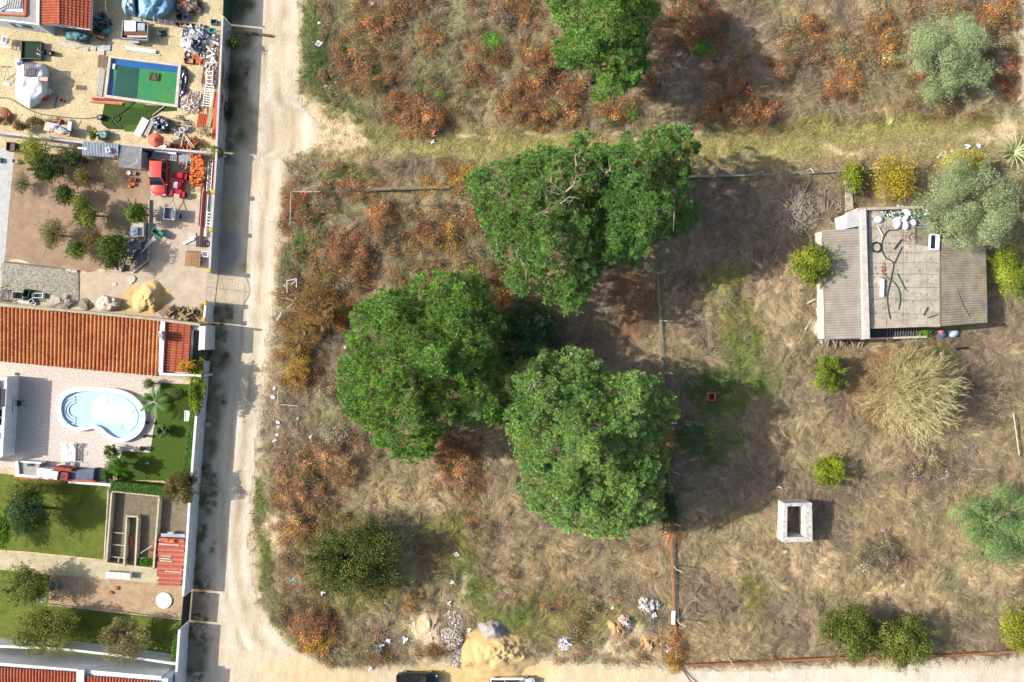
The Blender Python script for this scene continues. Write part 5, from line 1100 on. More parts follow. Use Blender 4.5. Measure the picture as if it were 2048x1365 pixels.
# terracotta pipes and crossed planks
for i in range(6):
    px = 343+i*8.4; m = M(fr(px, 297+i*.9, 86)); V = []
    m.lathe([(.17,-.45),(.17,.30),(.21,.32),(.21,.45),(.16,.45),(.13,.3),(.13,-.44)], n=14) if False else None
    T = fr(px, 297+i*.9, 86, .2) @ Matrix.Rotation(R(90),4,'Y'); m = M(T); m.lathe([(.13,-.45),(.18,-.45),(.18,.28),(.22,.30),(.22,.45),(.17,.45),(.13,.28)], n=14)
    one('clay_pipe', ['first','second','third','fourth','fifth','sixth'][i]+' orange clay pipe from the left in the row by the low wall', 'pipe', m, TERRA, smooth=True)
for i in range(4):
    T = fr(372+i*9, 281+i*2, 30+i*37, .35); m = M(T @ Matrix.Rotation(R(90),4,'Y')); m.lathe([(.12,-.4),(.16,-.4),(.16,.3),(.2,.32),(.2,.4),(.12,.4)], n=12)
    one('clay_pipe', ['orange clay pipe lying askew above the pipe row, leftmost','orange clay pipe lying askew under the crossed battens','orange clay pipe lying askew right of the crossed battens','orange clay pipe at the right end of the pipe heap'][i], 'pipe', m, TERRA, smooth=True)
for i, (x, y, r) in enumerate(((370,284,78),(380,284,-62),(386,288,-55),(391,296,40))): board('batten', ['upright pale batten on the clay pipes','pale batten crossing the clay pipes, left one','pale batten crossing the clay pipes, right one','grey batten at the right foot of the clay pipes'][i], 'batten', x, y, r, 1.4, .09, .07, PALEC if i < 3 else WOOD, .5)
for i, (x, y) in enumerate(((358,271),(368,262),(374,258))): 
    m = M(fr(x, y, 20*i, .0)); m.lathe([(.2,0),(.25,.36),(.28,.38),(.24,.38),(.2,.08),(.01,.06)], n=16); one('bucket', ['white bucket nearest the red-orange parasol','middle one of the three white buckets','white bucket nearest the bicycles'][i], 'bucket', m, WPLAST, smooth=True)
board('white_block', 'small white block beside the clay pipes and the parasol', 'block', 327, 293, -25, .7, .35, .2, WPLAST)
# folded parasol like a faceted pyramid
t = thing('parasol', 'faceted salmon-orange parasol standing by the low wall', 'parasol', P(311,280)); m = M(); ctr = P(309,279,1.75); ringp = [P(311+17*math.cos(R(a)), 280-15*math.sin(R(a)), 1.25) for a in range(22, 382, 60)]
for i in range(6):
    a, b = ringp[i], ringp[(i+1)%6]; mm = (a+b)/2+Vector((0,0,.06)); M().add([ctr, a, mm, b, ctr-Vector((0,0,.03)), a-Vector((0,0,.22)), mm-Vector((0,0,.2)), b-Vector((0,0,.22))], [(0,1,2),(0,2,3),(1,5,6,2),(2,6,7,3),(4,6,5),(4,7,6)]).build('canopy_panel', mat('salmon_cloth', (236,128,100), (220,108,82), 3, rough=.8), t)
M().tube([P(311,280,0), P(310,279.5,1.7)], .04, 6).build('pole', WPLAST, t)
# bicycles
def bicycle(label, px, py, rot, c):
    t = thing('bicycle', label, 'bicycle', P(px, py)); T = fr(px, py, rot, .0) @ Matrix.Rotation(R(62), 4, 'X'); mt = mat('bike_'+str(c[0]), c, rough=.35)
    for x in (-.5,.52):
        w_ = M(T).torus((x,0.0,.33), .31, .028, 'Y', 22, 6).build('wheel', RUBB, t); s = M(T)
        for k in range(8): s.tube([(x,0,.33),(x+.3*math.cos(k*.785),0,.33+.3*math.sin(k*.785))], .006, 3)
        s.build('spokes', STEEL, w_)
    M(T).tube([(-.5,0,.33),(-.12,0,.75),(.36,0,.8),(.52,0,.33)], .028, 6).tube([(-.5,0,.33),(0,0,.3),(-.15,0,.85)], .024, 6).tube([(0,0,.3),(.36,0,.78)], .028, 6).build('frame', mt, t)
    M(T).box((-.16,0,.9), (.26,.13,.06), taper=.7).build('saddle', DARK, t); M(T).tube([(.32,-.28,.98),(.38,0,1.0),(.32,.28,.98)], .02, 5).tube([(.38,0,1.0),(.36,0,.8)], .022, 5).build('handlebar', STEEL, t)
    M(T).lathe([(.01,-.01),(.1,-.01),(.1,.01),(.01,.01)], (0,0,.3), 12).build('chainring', STEEL, t)
bicycle('white bicycle lying next to the black plastic heap', 354, 248, -28, (224,214,210))
bicycle('dark bicycle lying behind the white bicycle', 372, 236, -28, (70,64,66))
# artificial turf pieces, planks, hoses
TURF = [mat('turf_dark', (64,92,26), (52,78,22), 5, rough=.95, bump=.02, bscale=30), mat('turf_mid', (84,118,34), (72,104,30), 5, rough=.95, bump=.02, bscale=30)]
for i, (q, z, l) in enumerate((([(209,208),(268,205),(290,214),(282,262),(215,258),(202,247)],.02,'largest dark artificial turf piece below the green pool'),([(248,205),(290,208),(288,218),(250,214)],.032,'lighter turf strip under the ends of the red planks'),([(288,210),(352,214),(354,222),(320,224),(296,240),(282,232)],.026,'turf piece reaching under the lower right corner of the pool'),([(250,252),(274,250),(270,264),(249,263)],.036,'small light turf offcut at the bottom of the turf pieces'))):
    one('turf_piece', l, 'artificial turf', M().prism([G(*p) for p in q], .005, z), TURF[i % 2])
board('red_plank', 'red painted plank along the lower left edge of the green pool', 'plank', 226, 201, -3, 4.0, .22, .08, mat('faded_red_paint', (190,70,76), (160,54,60), 3), .06)
board('orange_plank', 'orange-brown plank just below the red one at the pool', 'plank', 214, 207, -4, 3.2, .2, .08, mat('orange_wood', (224,140,84), (200,116,66), 3), .05)
pallet('white slatted plastic lounger frame tilted below the turf', 285, 256, 62, 1.9, .75, WPLAST, .15, 11, .1)
planks('grey_boards', 'grey boards leaning between the white slatted frame and the black plastic', 'boards', 300, 257, 66, 1.7, .4, 3, GREYW, .1)
HOSEG = mat('green_hose', (52,104,84), (40,84,70), 5, rough=.5)
hose('long green hose curling from the white boat cover across the yard', [(0,196),(20,198),(38,208),(55,218),(80,228),(115,233),(165,238),(200,235),(240,234),(285,226),(330,212),(352,200)], .035, HOSEG)
hose('coiled green hose looping on the dark turf', [(278,196),(262,212),(244,226),(228,234),(224,242),(232,252),(244,256),(232,246),(226,236),(236,230),(240,240),(228,246)], .035, HOSEG, .06)
hose('thin dark hose hanging round the rubble and bicycles', [(345,238),(365,234),(385,220),(398,208),(406,198)], .025, DARK, .1)
hose('pale pole lying from the black plastic up to the pool corner', [(306,232),(330,214)], .05, PALEC, .1, 'pale_pole', 'pole')
tarp('black_bag', 'two dark rubbish bags beside the left edge of the turf', 'bag', [(193,230),(206,229),(211,236),(202,242),(194,240)], .35, DARK, 0, 0, 17, rough=.3)
# covered boat and its neighbours
tarp('boat_cover', 'boat-shaped hull under a white cover in the pool yard', 'covered boat', [(40,124),(58,124),(88,128),(98,140),(96,190),(82,206),(60,218),(44,208),(30,192),(32,150)], 1.35, mat('white_cover', (232,234,238), (214,218,224), 1, rough=.7, k=.76), 0, 0, 19, rough=.07)
tarp('white_sack', 'crumpled white sack at the upper left of the boat cover', 'sack', [(30,117),(44,117),(48,128),(38,142),(31,132)], .8, WPLAST, 0, 0, 20, rough=.4)
pallet('grey wooden pallet lying on the white boat cover', 80, 151, -3, 1.15, 1.35, mat('grey_pallet', (130,124,132), (108,102,110), 4), 1.38, 7)
crate('red_stand', 'red metal stand with a pale board on top of the boat cover', 'stand', 88, 159, -4, .95, .48, .12, mat('red_frame_paint', (198,96,84), (176,80,70), 4), 1.55, PALEC)
crate('bin', 'dark green mesh bin full of junk above the boat cover', 'bin', 68, 104, -2, 2.0, 1.8, .45, mat('bin_frame', (116,128,116), (96,108,98), 3), 0, mat('dark_green_mesh', (26,58,40), (20,44,32), 6), .06)
bits('junk_pile', 'small pile of rags and tins in the green mesh bin', 80, 106, 9, 14, .3, 46, [SCR[4], RUST, DARK, PALEC], .12, .36, 25, .5, cat='junk'); bpy.data.objects['junk_pile'].location.z += 0
tarp('black_bag', 'black plastic bag right of the green mesh bin', 'bag', [(96,101),(106,102),(108,110),(98,112),(94,106)], .45, DARK, 0, 0, 22, rough=.3)
m = M(fr(127,203)); m.lathe([(.13,0),(.17,.3),(.19,.32),(.16,.32),(.13,.05),(.01,.04)], n=16); one('bucket', 'small bright red bucket alone on the sand', 'bucket', m, REDP)
planks('white_tray', 'tilted white tray at the lower right of the boat cover', 'tray', 101, 185, -35, .5, .55, 2, WPLAST, .15); board('yellow_bar', 'yellow bar leaning at the tip of the boat cover', 'bar', 109, 195, 48, .95, .07, .06, YEL, .2); board('grey_bar', 'grey bar lying next to the yellow bar', 'bar', 112, 204, 72, 1.4, .07, .06, STEEL, .05)
board('red_box', 'small red box at the right tip of the boat cover', 'box', 95, 202, 8, .55, .3, .25, REDP, .3)
m = M(); m.tube([P(2,134),P(20,134,.05)], .05, 6); one('green_bar', 'dark green bar on the ground at the far left edge', 'bar', m, GREEND)
m = M(); m.tube([P(15,132,.6), P(8,160,.1)], .05, 6).tube([P(15,132,.6), P(20,166,.1)], .04, 5).tube([P(10,152,.3), P(18,154,.3)], .03, 5); one('tripod', 'folded pale tripod standing at the left edge beside the boat cover', 'tripod', m, PALEC)
tarp('white_rag', 'white rag at the foot of the folded tripod', 'rag', [(6,165),(20,167),(23,173),(14,172),(5,170)], .1, WPLAST, 0, 0, 23, rough=.1)
crate('white_crate', 'white crate under the terrace house at the left edge', 'crate', 14, 83, -20, .5, .6, .4, WPLAST, .3); ladder('folding white table frame near the left edge below the terrace house', 16, 95, -10, 1.1, .35, WPLAST, 3, .5, 'table_frame', 'table')
for i, (x, y, r, L, mt) in enumerate(((207,48,-38,1.5,GALV),(196,36,-35,1.8,GALV),(205,58,-50,1.0,DARK),(192,52,70,.8,SCR[4]),(208,72,64,1.2,RUST),(219,66,20,.6,MC['turquoise_plastic']),(214,56,-60,.7,GREEND),(200,66,10,.8,DARK))): board('scrap_panel', ['pale sheet','highest pale sheet','black panel','blue panel','brown rusty board','turquoise piece','green piece','dark plate'][i]+' in the clutter right of the tiled house', 'panel', x, y, r, L, [.3,.35,.5,.5,.75,.4,.5,.5][i], .06, mt, .1+.05*i)
bits('junk_pile', 'dark clutter of household junk right of the tiled house', 202, 50, 18, 22, .6, 110, [DARK, SCR[5], SCR[4], STEEL], .12, .4, 26, .4, cat='junk')
m = M(); m.tube([P(210,-20,1.6), P(212,22,1.6), P(224,46,.4)], .05, 6); one('orange_pole', 'bent ochre pole at the top edge right of the tiled house', 'pole', m, mat('ochre_wood', (196,150,90), (170,126,72), 5))
bits('junk_pile', 'pile of brown pots and metal parts under the top edge by the green fence', 378, 12, 26, 16, .6, 120, [TERRA, RUST, STEEL, WOOD, PALEC], .14, .45, 27, .5, cat='junk')
for i, (x, y) in enumerate(((362,40),(374,42),(430,51))): crate('dark_crate', ['dark crate left of its twin behind the washing line','dark blue crate right of its twin behind the washing line','grey chair-sized crate at the end of the washing line'][i], 'crate', x, y-4, -3, .6, .5, .35, [SCR[5], SCR[4], STEEL][i])
m = M(); m.tube([P(455,61,.05), P(545,74,.05)], .05, 6); one('long_pole', 'long thin wooden pole lying across the road verge at the top', 'pole', m, mat('pale_pole_wood', (214,170,120), (190,146,98), 4))
board('shadow_bar', 'dark bar standing in for a cast shadow on the road at the end of the thin pole', 'beam', 524, 71, -7, 2.0, .22, .2, mat('cast_shadow_tone', (120,100,84), (98,82,68), 4))  # dark bar laid on the road in place of a cast shadow
# lower edge of the pool yard
mound('soil_mound', 'mound of brown soil at the left edge of the pool yard', 'mound', 4, 235, 26, 20, .5, mat('brown_earth', (176,132,96), (150,110,78), 3, rough=.95), 31)
pot('terracotta tube pot at the brown soil mound', 20, 231, .2, .35, TERRA)
broad('rose_bush', 'thin leafy bush with dark leaves by the low wall at the left', 'bush', 42, 250, 17, 14, .7, .5, (70,92,44), .05, .03, 1100, 12, 34, (150,120,60))
broad('rose_bush', 'brownish half-dry bush right of the dark leafy one by the low wall', 'bush', 76, 244, 20, 12, .6, .4, (130,104,66), .05, .025, 900, 12, 35, (90,110,50), twigs=20)
broad('garden_plant', 'small green plant with red flowers right of the brownish bush', 'plant', 120, 244, 9, 9, .5, .4, (96,130,46), .05, .03, 500, 8, 36, (200,70,50))
broad('garden_plant', 'narrow green plant between the junk tables and the wall', 'plant', 187, 268, 9, 14, .6, .5, (110,136,44), .05, .03, 800, 8, 37)
t = thing('junk_table', 'white table heaped with blue cloth and scrap by the low wall', 'table', P(124,262)); T = fr(124,262,-12)
M(T).box((0,0,.7), (2.6,.9,.05)).build('table_top', PALEC, t)
for sx in (-1,1):
    for sy in (-1,1): M(T).box((sx*1.2,sy*.38,.34), (.07,.07,.68)).build('leg', WOOD, t)
tarp('blue_cloth', 'blue and white cloth bundled on the junk table', 'cloth', [(98,252),(112,248),(130,258),(146,260),(140,266),(118,264)], .95, mat('blue_white_cloth', (110,140,206), (214,220,234), 2.4, rough=.7), 0, 0, 27, rough=.3)
for i, (x, y, r) in enumerate(((126,262,-20),(130,248,60),(150,258,84),(112,266,62),(138,272,20))): board('stick', ['white stick across the junk table','pale stick leaning above the junk table','wide pale board at the right end of the junk table','short red stick on the junk table','small brick-red stick below the junk table'][i], 'stick', x, y, r, [1.5,1.0,.9,.6,.5][i], [.08,.06,.4,.06,.14][i], .06, [WPLAST, PALEC, GALV, TERRA, TERRA][i], .8)
tarp('colourful_pack', 'small pack wrapped in blue and green plastic beside the narrow plant', 'package', [(194,262),(216,262),(218,278),(196,280)], .6, mat('print_plastic', (120,170,200), (90,150,80), 3, rough=.4), 0, 0, 28, rough=.2)
# ---------------------------------------------------------------- orchard yard
OR = 'fruit trees of the orchard yard'
broad('fruit_tree', 'pale yellow-green tree in the upper left corner of the orchard', 'tree', 72, 303, 31, 30, 1.5, 1.1, (150,158,62), .055, .03, 5200, 22, 60, (172,172,82), group=OR)
broad('orange_tree', 'dark green orange tree with a few oranges below the pale one', 'tree', 98, 338, 29, 27, 1.5, 1.1, (62,86,36), .06, .035, 5600, 22, 61, (84,104,44), fruit=6, group=OR)
broad('fruit_tree', 'small dark green tree left of the galvanised shed roof', 'tree', 146, 316, 19, 19, 1.2, .9, (74,96,50), .05, .03, 2800, 16, 62, (94,112,60), group=OR)
broad('fruit_tree', 'sparse yellow leafed sapling under the galvanised shed roof', 'tree', 166, 352, 17, 21, 1.1, .8, (150,140,74), .05, .025, 1100, 16, 63, twigs=16, group=OR)
broad('fruit_tree', 'faint thin green sapling at the left path', 'tree', 42, 366, 19, 26, .8, .5, (104,116,66), .04, .02, 1500, 14, 64, group=OR)
broad('orange_tree', 'small dark orange tree above the largest yellow-green one', 'tree', 131, 389, 22, 22, 1.2, .9, (70,94,40), .06, .03, 2800, 18, 65, (96,116,50), group=OR)
broad('orange_tree', 'largest orange tree with yellowish leaf edges in the orchard', 'tree', 171, 426, 26, 36, 1.6, 1.3, (84,108,40), .06, .035, 5600, 24, 66, (158,160,70), fruit=3, group=OR)
broad('orange_tree', 'bright green round orange tree beside the small grey trailer', 'tree', 272, 426, 24, 22, 1.4, 1.0, (92,122,40), .06, .035, 4600, 20, 67, (120,146,54), group=OR)
broad('fruit_tree', 'wispy olive green tree in the middle of the bare soil', 'tree', 106, 468, 27, 34, 1.3, 1.0, (116,122,58), .05, .022, 3600, 24, 68, (146,144,78), twigs=12, group=OR)
broad('orange_tree', 'small fresh green tree nearest the cobbled patch', 'tree', 154, 499, 20, 17, 1.0, .7, (100,130,48), .06, .03, 2500, 14, 69, (130,152,60), group=OR)
broad('fruit_tree', 'brown-leaved wispy tree between two greener orange trees', 'tree', 186, 478, 24, 18, 1.0, .7, (146,122,64), .05, .022, 1700, 16, 70, (120,110,56), twigs=12, group=OR)
broad('orange_tree', 'large dark green orange tree beside the steel scrap', 'tree', 228, 502, 32, 36, 1.6, 1.2, (72,96,36), .06, .035, 6200, 24, 71, (120,136,50), fruit=2, group=OR)
broad('bush', 'yellow-green bush on the corner of the low wall and the road wall', 'bush', 432, 304, 14, 15, 1.2, .7, (140,150,52), .05, .03, 1700, 12, 72)
broad('dry_bush', 'pale grey dry bush on the soil below the shed roofs', 'bush', 222, 345, 26, 30, .5, .35, (176,166,128), .05, .012, 2600, 20, 73, trunk=False)
# shed roofs of sheet metal
t = thing('tin_shed', 'lean-to shed with a pale blue galvanised roof under the low wall', 'shed', P(201,300)); block(t, 'wall', [(168,286),(238,291),(236,312),(168,308)], 0, 1.5, GREYW)
A, B, C_, D = P(166,283,1.75), P(238,288,1.75), P(237,316,1.6), P(165,311,1.6); deck(t, 'frame', A-Vector((0,0,.03)), B-Vector((0,0,.03)), C_-Vector((0,0,.03)), D-Vector((0,0,.03)), .06, WOOD); ribs(t, 'roof_sheet', A, B, C_, D, 24, 1, .05, GALV, per=6, prof='c')
crate('white_tub', 'white tub standing on the galvanised shed roof', 'tub', 219, 302, 20, .4, .45, .3, WPLAST, 1.7); board('white_plank', 'white plank lying on the galvanised shed roof', 'plank', 187, 307, -8, .9, .16, .05, WPLAST, 1.72)
m = M(fr(228,313,0,1.66)); m.lathe([(.08,0),(.11,.14),(.12,.15),(.05,.15)], n=12); one('orange_bucket', 'tiny orange bucket on the edge of the galvanised roof', 'bucket', m, BRICK)
t = thing('tin_shed', 'lean-to shed with a darker grey corrugated roof beside the red car', 'shed', P(260,316)); block(t, 'wall', [(240,296),(282,300),(281,334),(240,332)], 0, 1.4, GREYW)
A, B, C_, D = P(284,295,1.6), P(238,290,1.6), P(237,334,1.5), P(283,340,1.5); gm = mat('grey_fibre_sheet', (166,168,168), (136,138,138), 1.4, rough=.8, speck=((196,200,204), 2, .58)); deck(t, 'frame', A-Vector((0,0,.03)), B-Vector((0,0,.03)), C_-Vector((0,0,.03)), D-Vector((0,0,.03)), .06, WOOD)
ribs(t, 'roof_sheet', P(238,290,1.6), P(237,334,1.5), P(283,340,1.5), P(284,295,1.6), 16, 1, .05, gm, per=4, prof='c')
m = M(fr(171,322)); m.lathe([(.26,0),(.3,.2),(.27,.45),(.3,.7),(.27,.88),(.24,.86),(.01,.84)], n=18); one('barrel', 'dark brown barrel under the left end of the galvanised roof', 'barrel', m, RUST)
for i, (x, y, s, mt) in enumerate(((259,347,.22,WPLAST),(270,348,.2,mat('tin_brown', (150,110,80), rough=.5)),(270,361,.24,mat('dark_red_enamel', (130,20,28), rough=.25)))): 
    m = M(fr(x, y)); m.lathe([(s*.8,0),(s,s*.9),(s*1.05,s),(s*.85,s),(.01,s*.9)], n=16); one('cooking_pot', ['white pot under the grey shed roof','brown tin under the grey shed roof','shiny dark red pot on the orange bricks'][i], 'pot', m, mt)
for i, (x, y, r) in enumerate(((263,361,10),(260,373,-30),(268,370,15))): board('brick', ['orange brick under the dark red pot','orange brick below the pot at the left','orange brick below the pot at the right'][i], 'brick', x, y, r, .35, .24, .18, BRICK)
crate('wooden_box', 'open dark wooden box beside the pale path in the upper left', 'box', 28, 296, -4, .85, .85, .5, RUST, 0, DARK)
crate('planter_box', 'small concrete planter box at the edge of the left path', 'planter', 34, 324, -5, .55, .45, .35, PALEC, 0, SOILB)
crate('green_crate', 'green crate at the left edge on the pale path', 'crate', 1, 322, 0, .4, .5, .3, MC['turquoise_plastic'])
board('black_sheet', 'long black lean-to roof along the low wall left of the galvanised roof', 'roof sheet', 140, 288, -9, 2.8, .45, .05, DARK, 1.0); board('grey_beam', 'grey beam along the low wall above the dark tree', 'beam', 118, 296, -8, 3.4, .14, .12, GREYW, .5)
# cars
loft_car('red hatchback parked nose down beside the grey corrugated shed', 325, 358, -92, 3.55, 1.62, 1.42, REDP)
t = thing('racing_buggy', 'crimson stripped-down racing buggy with a tube frame next to the red hatchback', 'buggy', P(362,372)); T = fr(362,372,-97) @ Matrix.Scale(.92, 4); CR = mat('crimson_paint', (206,26,64), (180,20,52), 3, rough=.35)
V = [(-1.25,-.5,.45),(1.2,-.42,.4),(1.2,.42,.4),(-1.25,.5,.45)]; M(T).hexa([(x,y,.25) for x,y,z in V], [(x*.96,y*.9,z+.05) for x,y,z in V]).build('floor_pan', CR, t)
M(T).box((-1.0,0,.62), (.75,1.0,.25), taper=.75).build('engine_cover', CR, t, smooth=False); M(T).box((1.15,0,.55), (.55,.95,.2), taper=.7).build('nose', CR, t); M(T).box((1.25,0,.66), (.4,.6,.03)).build('nose_plate', mat('beige_plate', (214,190,166), rough=.7), t)
for sx in (-.95,1.0):
    for sy in (-1,1):
        w_ = M(T).torus((sx, sy*.72, .3), .2, .1, 'Y', 16, 8).build('wheel', RUBB, t); M(T).box((sx, sy*.66, .58), (.62,.34,.06), taper=.8).build('wheel_arch', CR, t); M(T).tube([(sx,sy*.6,.3),(sx*.8,sy*.3,.35)], .03, 5).build('wishbone', STEEL, t)
M(T).tube([(-.6,-.48,.5),(-.45,-.45,1.15),(-.45,.45,1.15),(-.6,.48,.5)], .03, 6).tube([(.6,-.45,.5),(.25,-.4,1.15),(.25,.4,1.15),(.6,.45,.5)], .03, 6).tube([(-.45,-.45,1.15),(.25,-.4,1.15)], .03, 6).tube([(-.45,.45,1.15),(.25,.4,1.15)], .03, 6).build('roll_cage', CR, t)
M(T).box((0,.2,.62), (.5,.38,.18), taper=.8).build('seat', CR, t); M(T).box((.1,-.2,.75), (.7,.42,.05)).build('dash_panel', GALV, t); M(T).tube([(.42,.2,.72),(.5,.2,.8)], .12, 10).build('steering_wheel', DARK, t)
trailer('small empty grey trailer with a towbar below the racing buggy', 348, 431, 84, 1.15, 1.05, .4, [((0,.1,.62),(.8,.7,.06),mat('trailer_litter', (120,116,116), (170,166,166), 8))], None, True)
# brick heap
random.seed(77); names = []
for i in range(74):
    x = random.uniform(384,409); lay = i % 4; y = random.uniform(308,372); y2 = (y-308)/64
    if lay > 2 and not (.1 < y2 < .9): continue
    m = M(fr(x-lay*.3, y, random.choice((0,0,90,84,-8))+random.gauss(0,6), lay*.2)); m.box((0,0,.1), (.42,.28,.19)); m.box((0,0,.197), (.3,.05,.01)).box((0,.09,.197), (.3,.04,.01)).box((0,-.09,.197), (.3,.04,.01))
    one('hollow_brick', 'orange hollow brick in the big heap by the road wall behind the buggy', 'brick', m, BRICK, 'orange bricks of the big heap behind the buggy')
pallet('stack of pale roof tiles next to the orange brick heap', 372, 316, 2, 1.2, 1.3, GALV, .1, 9)
tyre('big black tyre against the low wall left of the ladder-like grille', 296, 309, .4, 0, False)
ladder('grey metal grille lying against the low wall above the red cars', 333, 315, -6, 2.4, .6, GALV, 14, .3, 'metal_grille', 'grille')
board('white_board', 'pale board against the low wall above the metal grille', 'board', 335, 306, -7, 2.2, .3, .05, WPLAST, .4)
bits('junk_pile', 'small pile of tools and tins behind the racing buggy', 371, 333, 11, 12, .3, 50, [STEEL, SCR[4], PALEC, BRICK], .1, .34, 71, .4, cat='junk')
# lattice girder and long bars along the wall
t = thing('lattice_girder', 'white zigzag lattice girder lying along the inside of the road wall', 'girder', P(418,352)); T = fr(419,354,86,.45)
for s in (-1,1): M(T).box((0,s*.2,0), (2.9,.05,.05)).build('chord', WPLAST, t)
for i in range(14): M(T).tube([(-1.42+i*.204,(-1)**i*.2,0),(-1.42+(i+1)*.204,-(-1)**i*.2,0)], .018, 4).build('brace', WPLAST, t)
for i, (x, y, L, mt) in enumerate(((428,345,4.2,TERRA),(432,350,4.6,RUST),(413,405,5.2,RUST),(409,425,5.0,mat('maroon_paint', (130,40,48), (110,34,42), 3)),(405,430,4.6,RUST),(414,432,4.2,WPLAST),(424,330,3.0,RUST),(404,410,4.4,MC['maroon_paint']),(435,360,3.6,GALV))): board('steel_bar', ['terracotta coloured','rusty brown','broad rusty','maroon','thin rusty','white','short rusty','thin maroon','grey galvanised'][i]+' bar lying lengthwise in the stack along the road wall', 'bar', x, y, 86, L, [.14,.1,.2,.12,.09,.22,.1,.08,.1][i], .1, mt, .1+.06*(i%4))
board('grey_door', 'blue-grey panel leaning on the road wall under a yellow cap', 'panel', 430, 415, 86, 2.6, .4, .08, mat('blue_grey_panel', (150,172,186), (130,152,168), 2), .5)
ladder('small white trestle between the steel bars and the road wall', 421, 440, 84, 1.6, .4, WPLAST, 5, .4, 'trestle', 'trestle')
# steel scrap
random.seed(91)
for i in range(26):
    x = 268+random.gauss(0,11); y = 500+random.gauss(0,16); board('steel_profile', 'grey steel profile in the jumbled pile beside the dark orange tree', 'steel profile', x, y, random.gauss(60,28), random.uniform(.9,2.0), random.uniform(.06,.12), .05, [STEEL, GALV, SCR[4], SCR[4]][i%4], .05+.025*i, 'steel profiles in the jumbled pile')
m = M(fr(262,490,0,.45)); m.lathe([(.03,0),(.2,.02),(.36,.1),(.38,.12),(.34,.11),(.02,.05)], n=20); one('dish', 'round pale grey satellite dish in the steel pile', 'dish', m, GALV)
crate('grey_cabinet', 'square grey metal box in the steel pile', 'box', 275, 493, 0, .75, .75, .5, SCR[4], .3, GALV)
t = thing('concrete_table', 'grey concrete block with a smaller block on it above the steel pile', 'concrete block', P(281,461)); M(fr(281,461,0)).box((0,0,.3), (1.25,1.5,.6)).build('lower_block', PALEC, t); M(fr(277,465,0)).box((0,0,.72), (.7,.8,.22)).build('upper_block', SCR[4], t)
brush_pile('bundle of white thin rods left of the concrete block', 253, 466, 9, 12, .4, 34, 92, PALEC, .4, 1.0, .02, 'rod_bundle', 'rods')
crate('green_barrow', 'green plastic crate on a frame right of the concrete block', 'crate', 318, 467, -30, 1.1, .55, .35, mat('sea_green_plastic', (60,158,132), (48,138,116), 3, rough=.4), .3)
for i, (x, y, r, L) in enumerate(((300,492,46,1.9),(303,484,46,1.4))): board('white_pole', ['longer white pole sticking out of the steel pile','shorter white pole sticking out of the steel pile'][i], 'pole', x, y, r, L, .07, .06, WPLAST, .3)
crate('stone_trough', 'pale stone trough on the kerb below the dark orange tree', 'trough', 241, 537, -2, .6, .75, .4, PALEC, 0, CONC, .1)
one('stone_slab', 'pale six-sided slab lying on the driveway', 'slab', M().prism([G(*p) for p in ((255,553),(267,552),(272,556),(270,563),(263,568),(254,564))], .012, .12), PALEC)
one('stone_slab', 'small pale flat stone left of the six-sided slab', 'slab', M().prism([G(*p) for p in ((224,566),(233,565),(234,571),(226,574))], .012, .06), PALEC)
for i, (x, y) in enumerate(((138,541),(150,543))): board('kerb_stone', ['left loose kerb stone at the cobbles','right loose kerb stone at the cobbles'][i], 'stone', x, y, -8, .55, .25, .12, PALEC)
pallet('upper brown wooden pallet of the two leaning by the road wall', 391, 521, -4, 1.55, 1.35, mat('brown_pallet', (196,160,116), (166,130,90), 4), .5, 11, .14)
pallet('lower pallet of the stack under the brown one by the road wall', 391, 517, -4, 1.6, 1.4, WOOD, .2, 9)
tyre('black tyre between the dark battens and the road wall', 415, 488, .34, .35, False)
crate('white_box', 'white box below the black tyre at the road wall', 'box', 414, 510, -3, .65, .55, .5, WPLAST, 0)
for i in range(4): board('dark_batten', 'dark grey batten number %s from the left beside the tyre' % ['one','two','three','four'][i], 'batten', 396+i*3.2, 484, 88, 1.1, .1, .1, SCR[5], .2)
board('white_plank', 'white plank lying aslant left of the dark battens', 'plank', 379, 483, 24, 1.2, .22, .08, WPLAST, .1); board('concrete_plate', 'square concrete plate beneath the aslant white plank', 'slab', 385, 478, 0, .75, 1.2, .06, PALEC)
# sand, sacks, firewood along the parapet
mound('sand_pile', 'bright yellow heap of building sand on the driveway', 'sand pile', 298, 596, 36, 32, 1.0, YSAND, 41, .25, 34)
sheet('spilled_sand', [(240,600),(262,578),(300,562),(340,580),(338,626),(300,636),(244,622)], .02, YSAND, rag=.3, seed=140)
mound('gravel_pile', 'low grey heap of gravel beside the cobbles', 'gravel pile', 125, 604, 34, 20, .5, mat('grey_gravel', (196,186,172), (166,158,146), 5, rough=.95, bump=.03, bscale=14), 43, .15)
mound('gravel_pile', 'small darker gravel heap right of the cobbles', 'gravel pile', 172, 610, 16, 13, .35, mat('dark_gravel', (166,154,144), (136,126,116), 5, rough=.95, bump=.03, bscale=14), 44, .15)
tarp('cement_sacks', 'crumpled pinkish-beige sacks between the gravel and the sand', 'sacks', [(194,600),(206,590),(224,594),(244,598),(240,616),(222,624),(200,622),(192,612)], .55, mat('sack_paper', (232,214,198), (206,184,168), 3, rough=.9), 0, 0, 45, rough=.4)
t = thing('wire_coil', 'tangled coil of fencing wire at the left edge below the cobbles', 'wire coil', P(12,594)); random.seed(4)
for i in range(9): M(fr(12,593)).torus((random.gauss(0,.1),random.gauss(0,.1),.12+i*.04), random.uniform(.4,.8), .015, 'Z', 28, 4).build('wire_loop', STEEL, t)
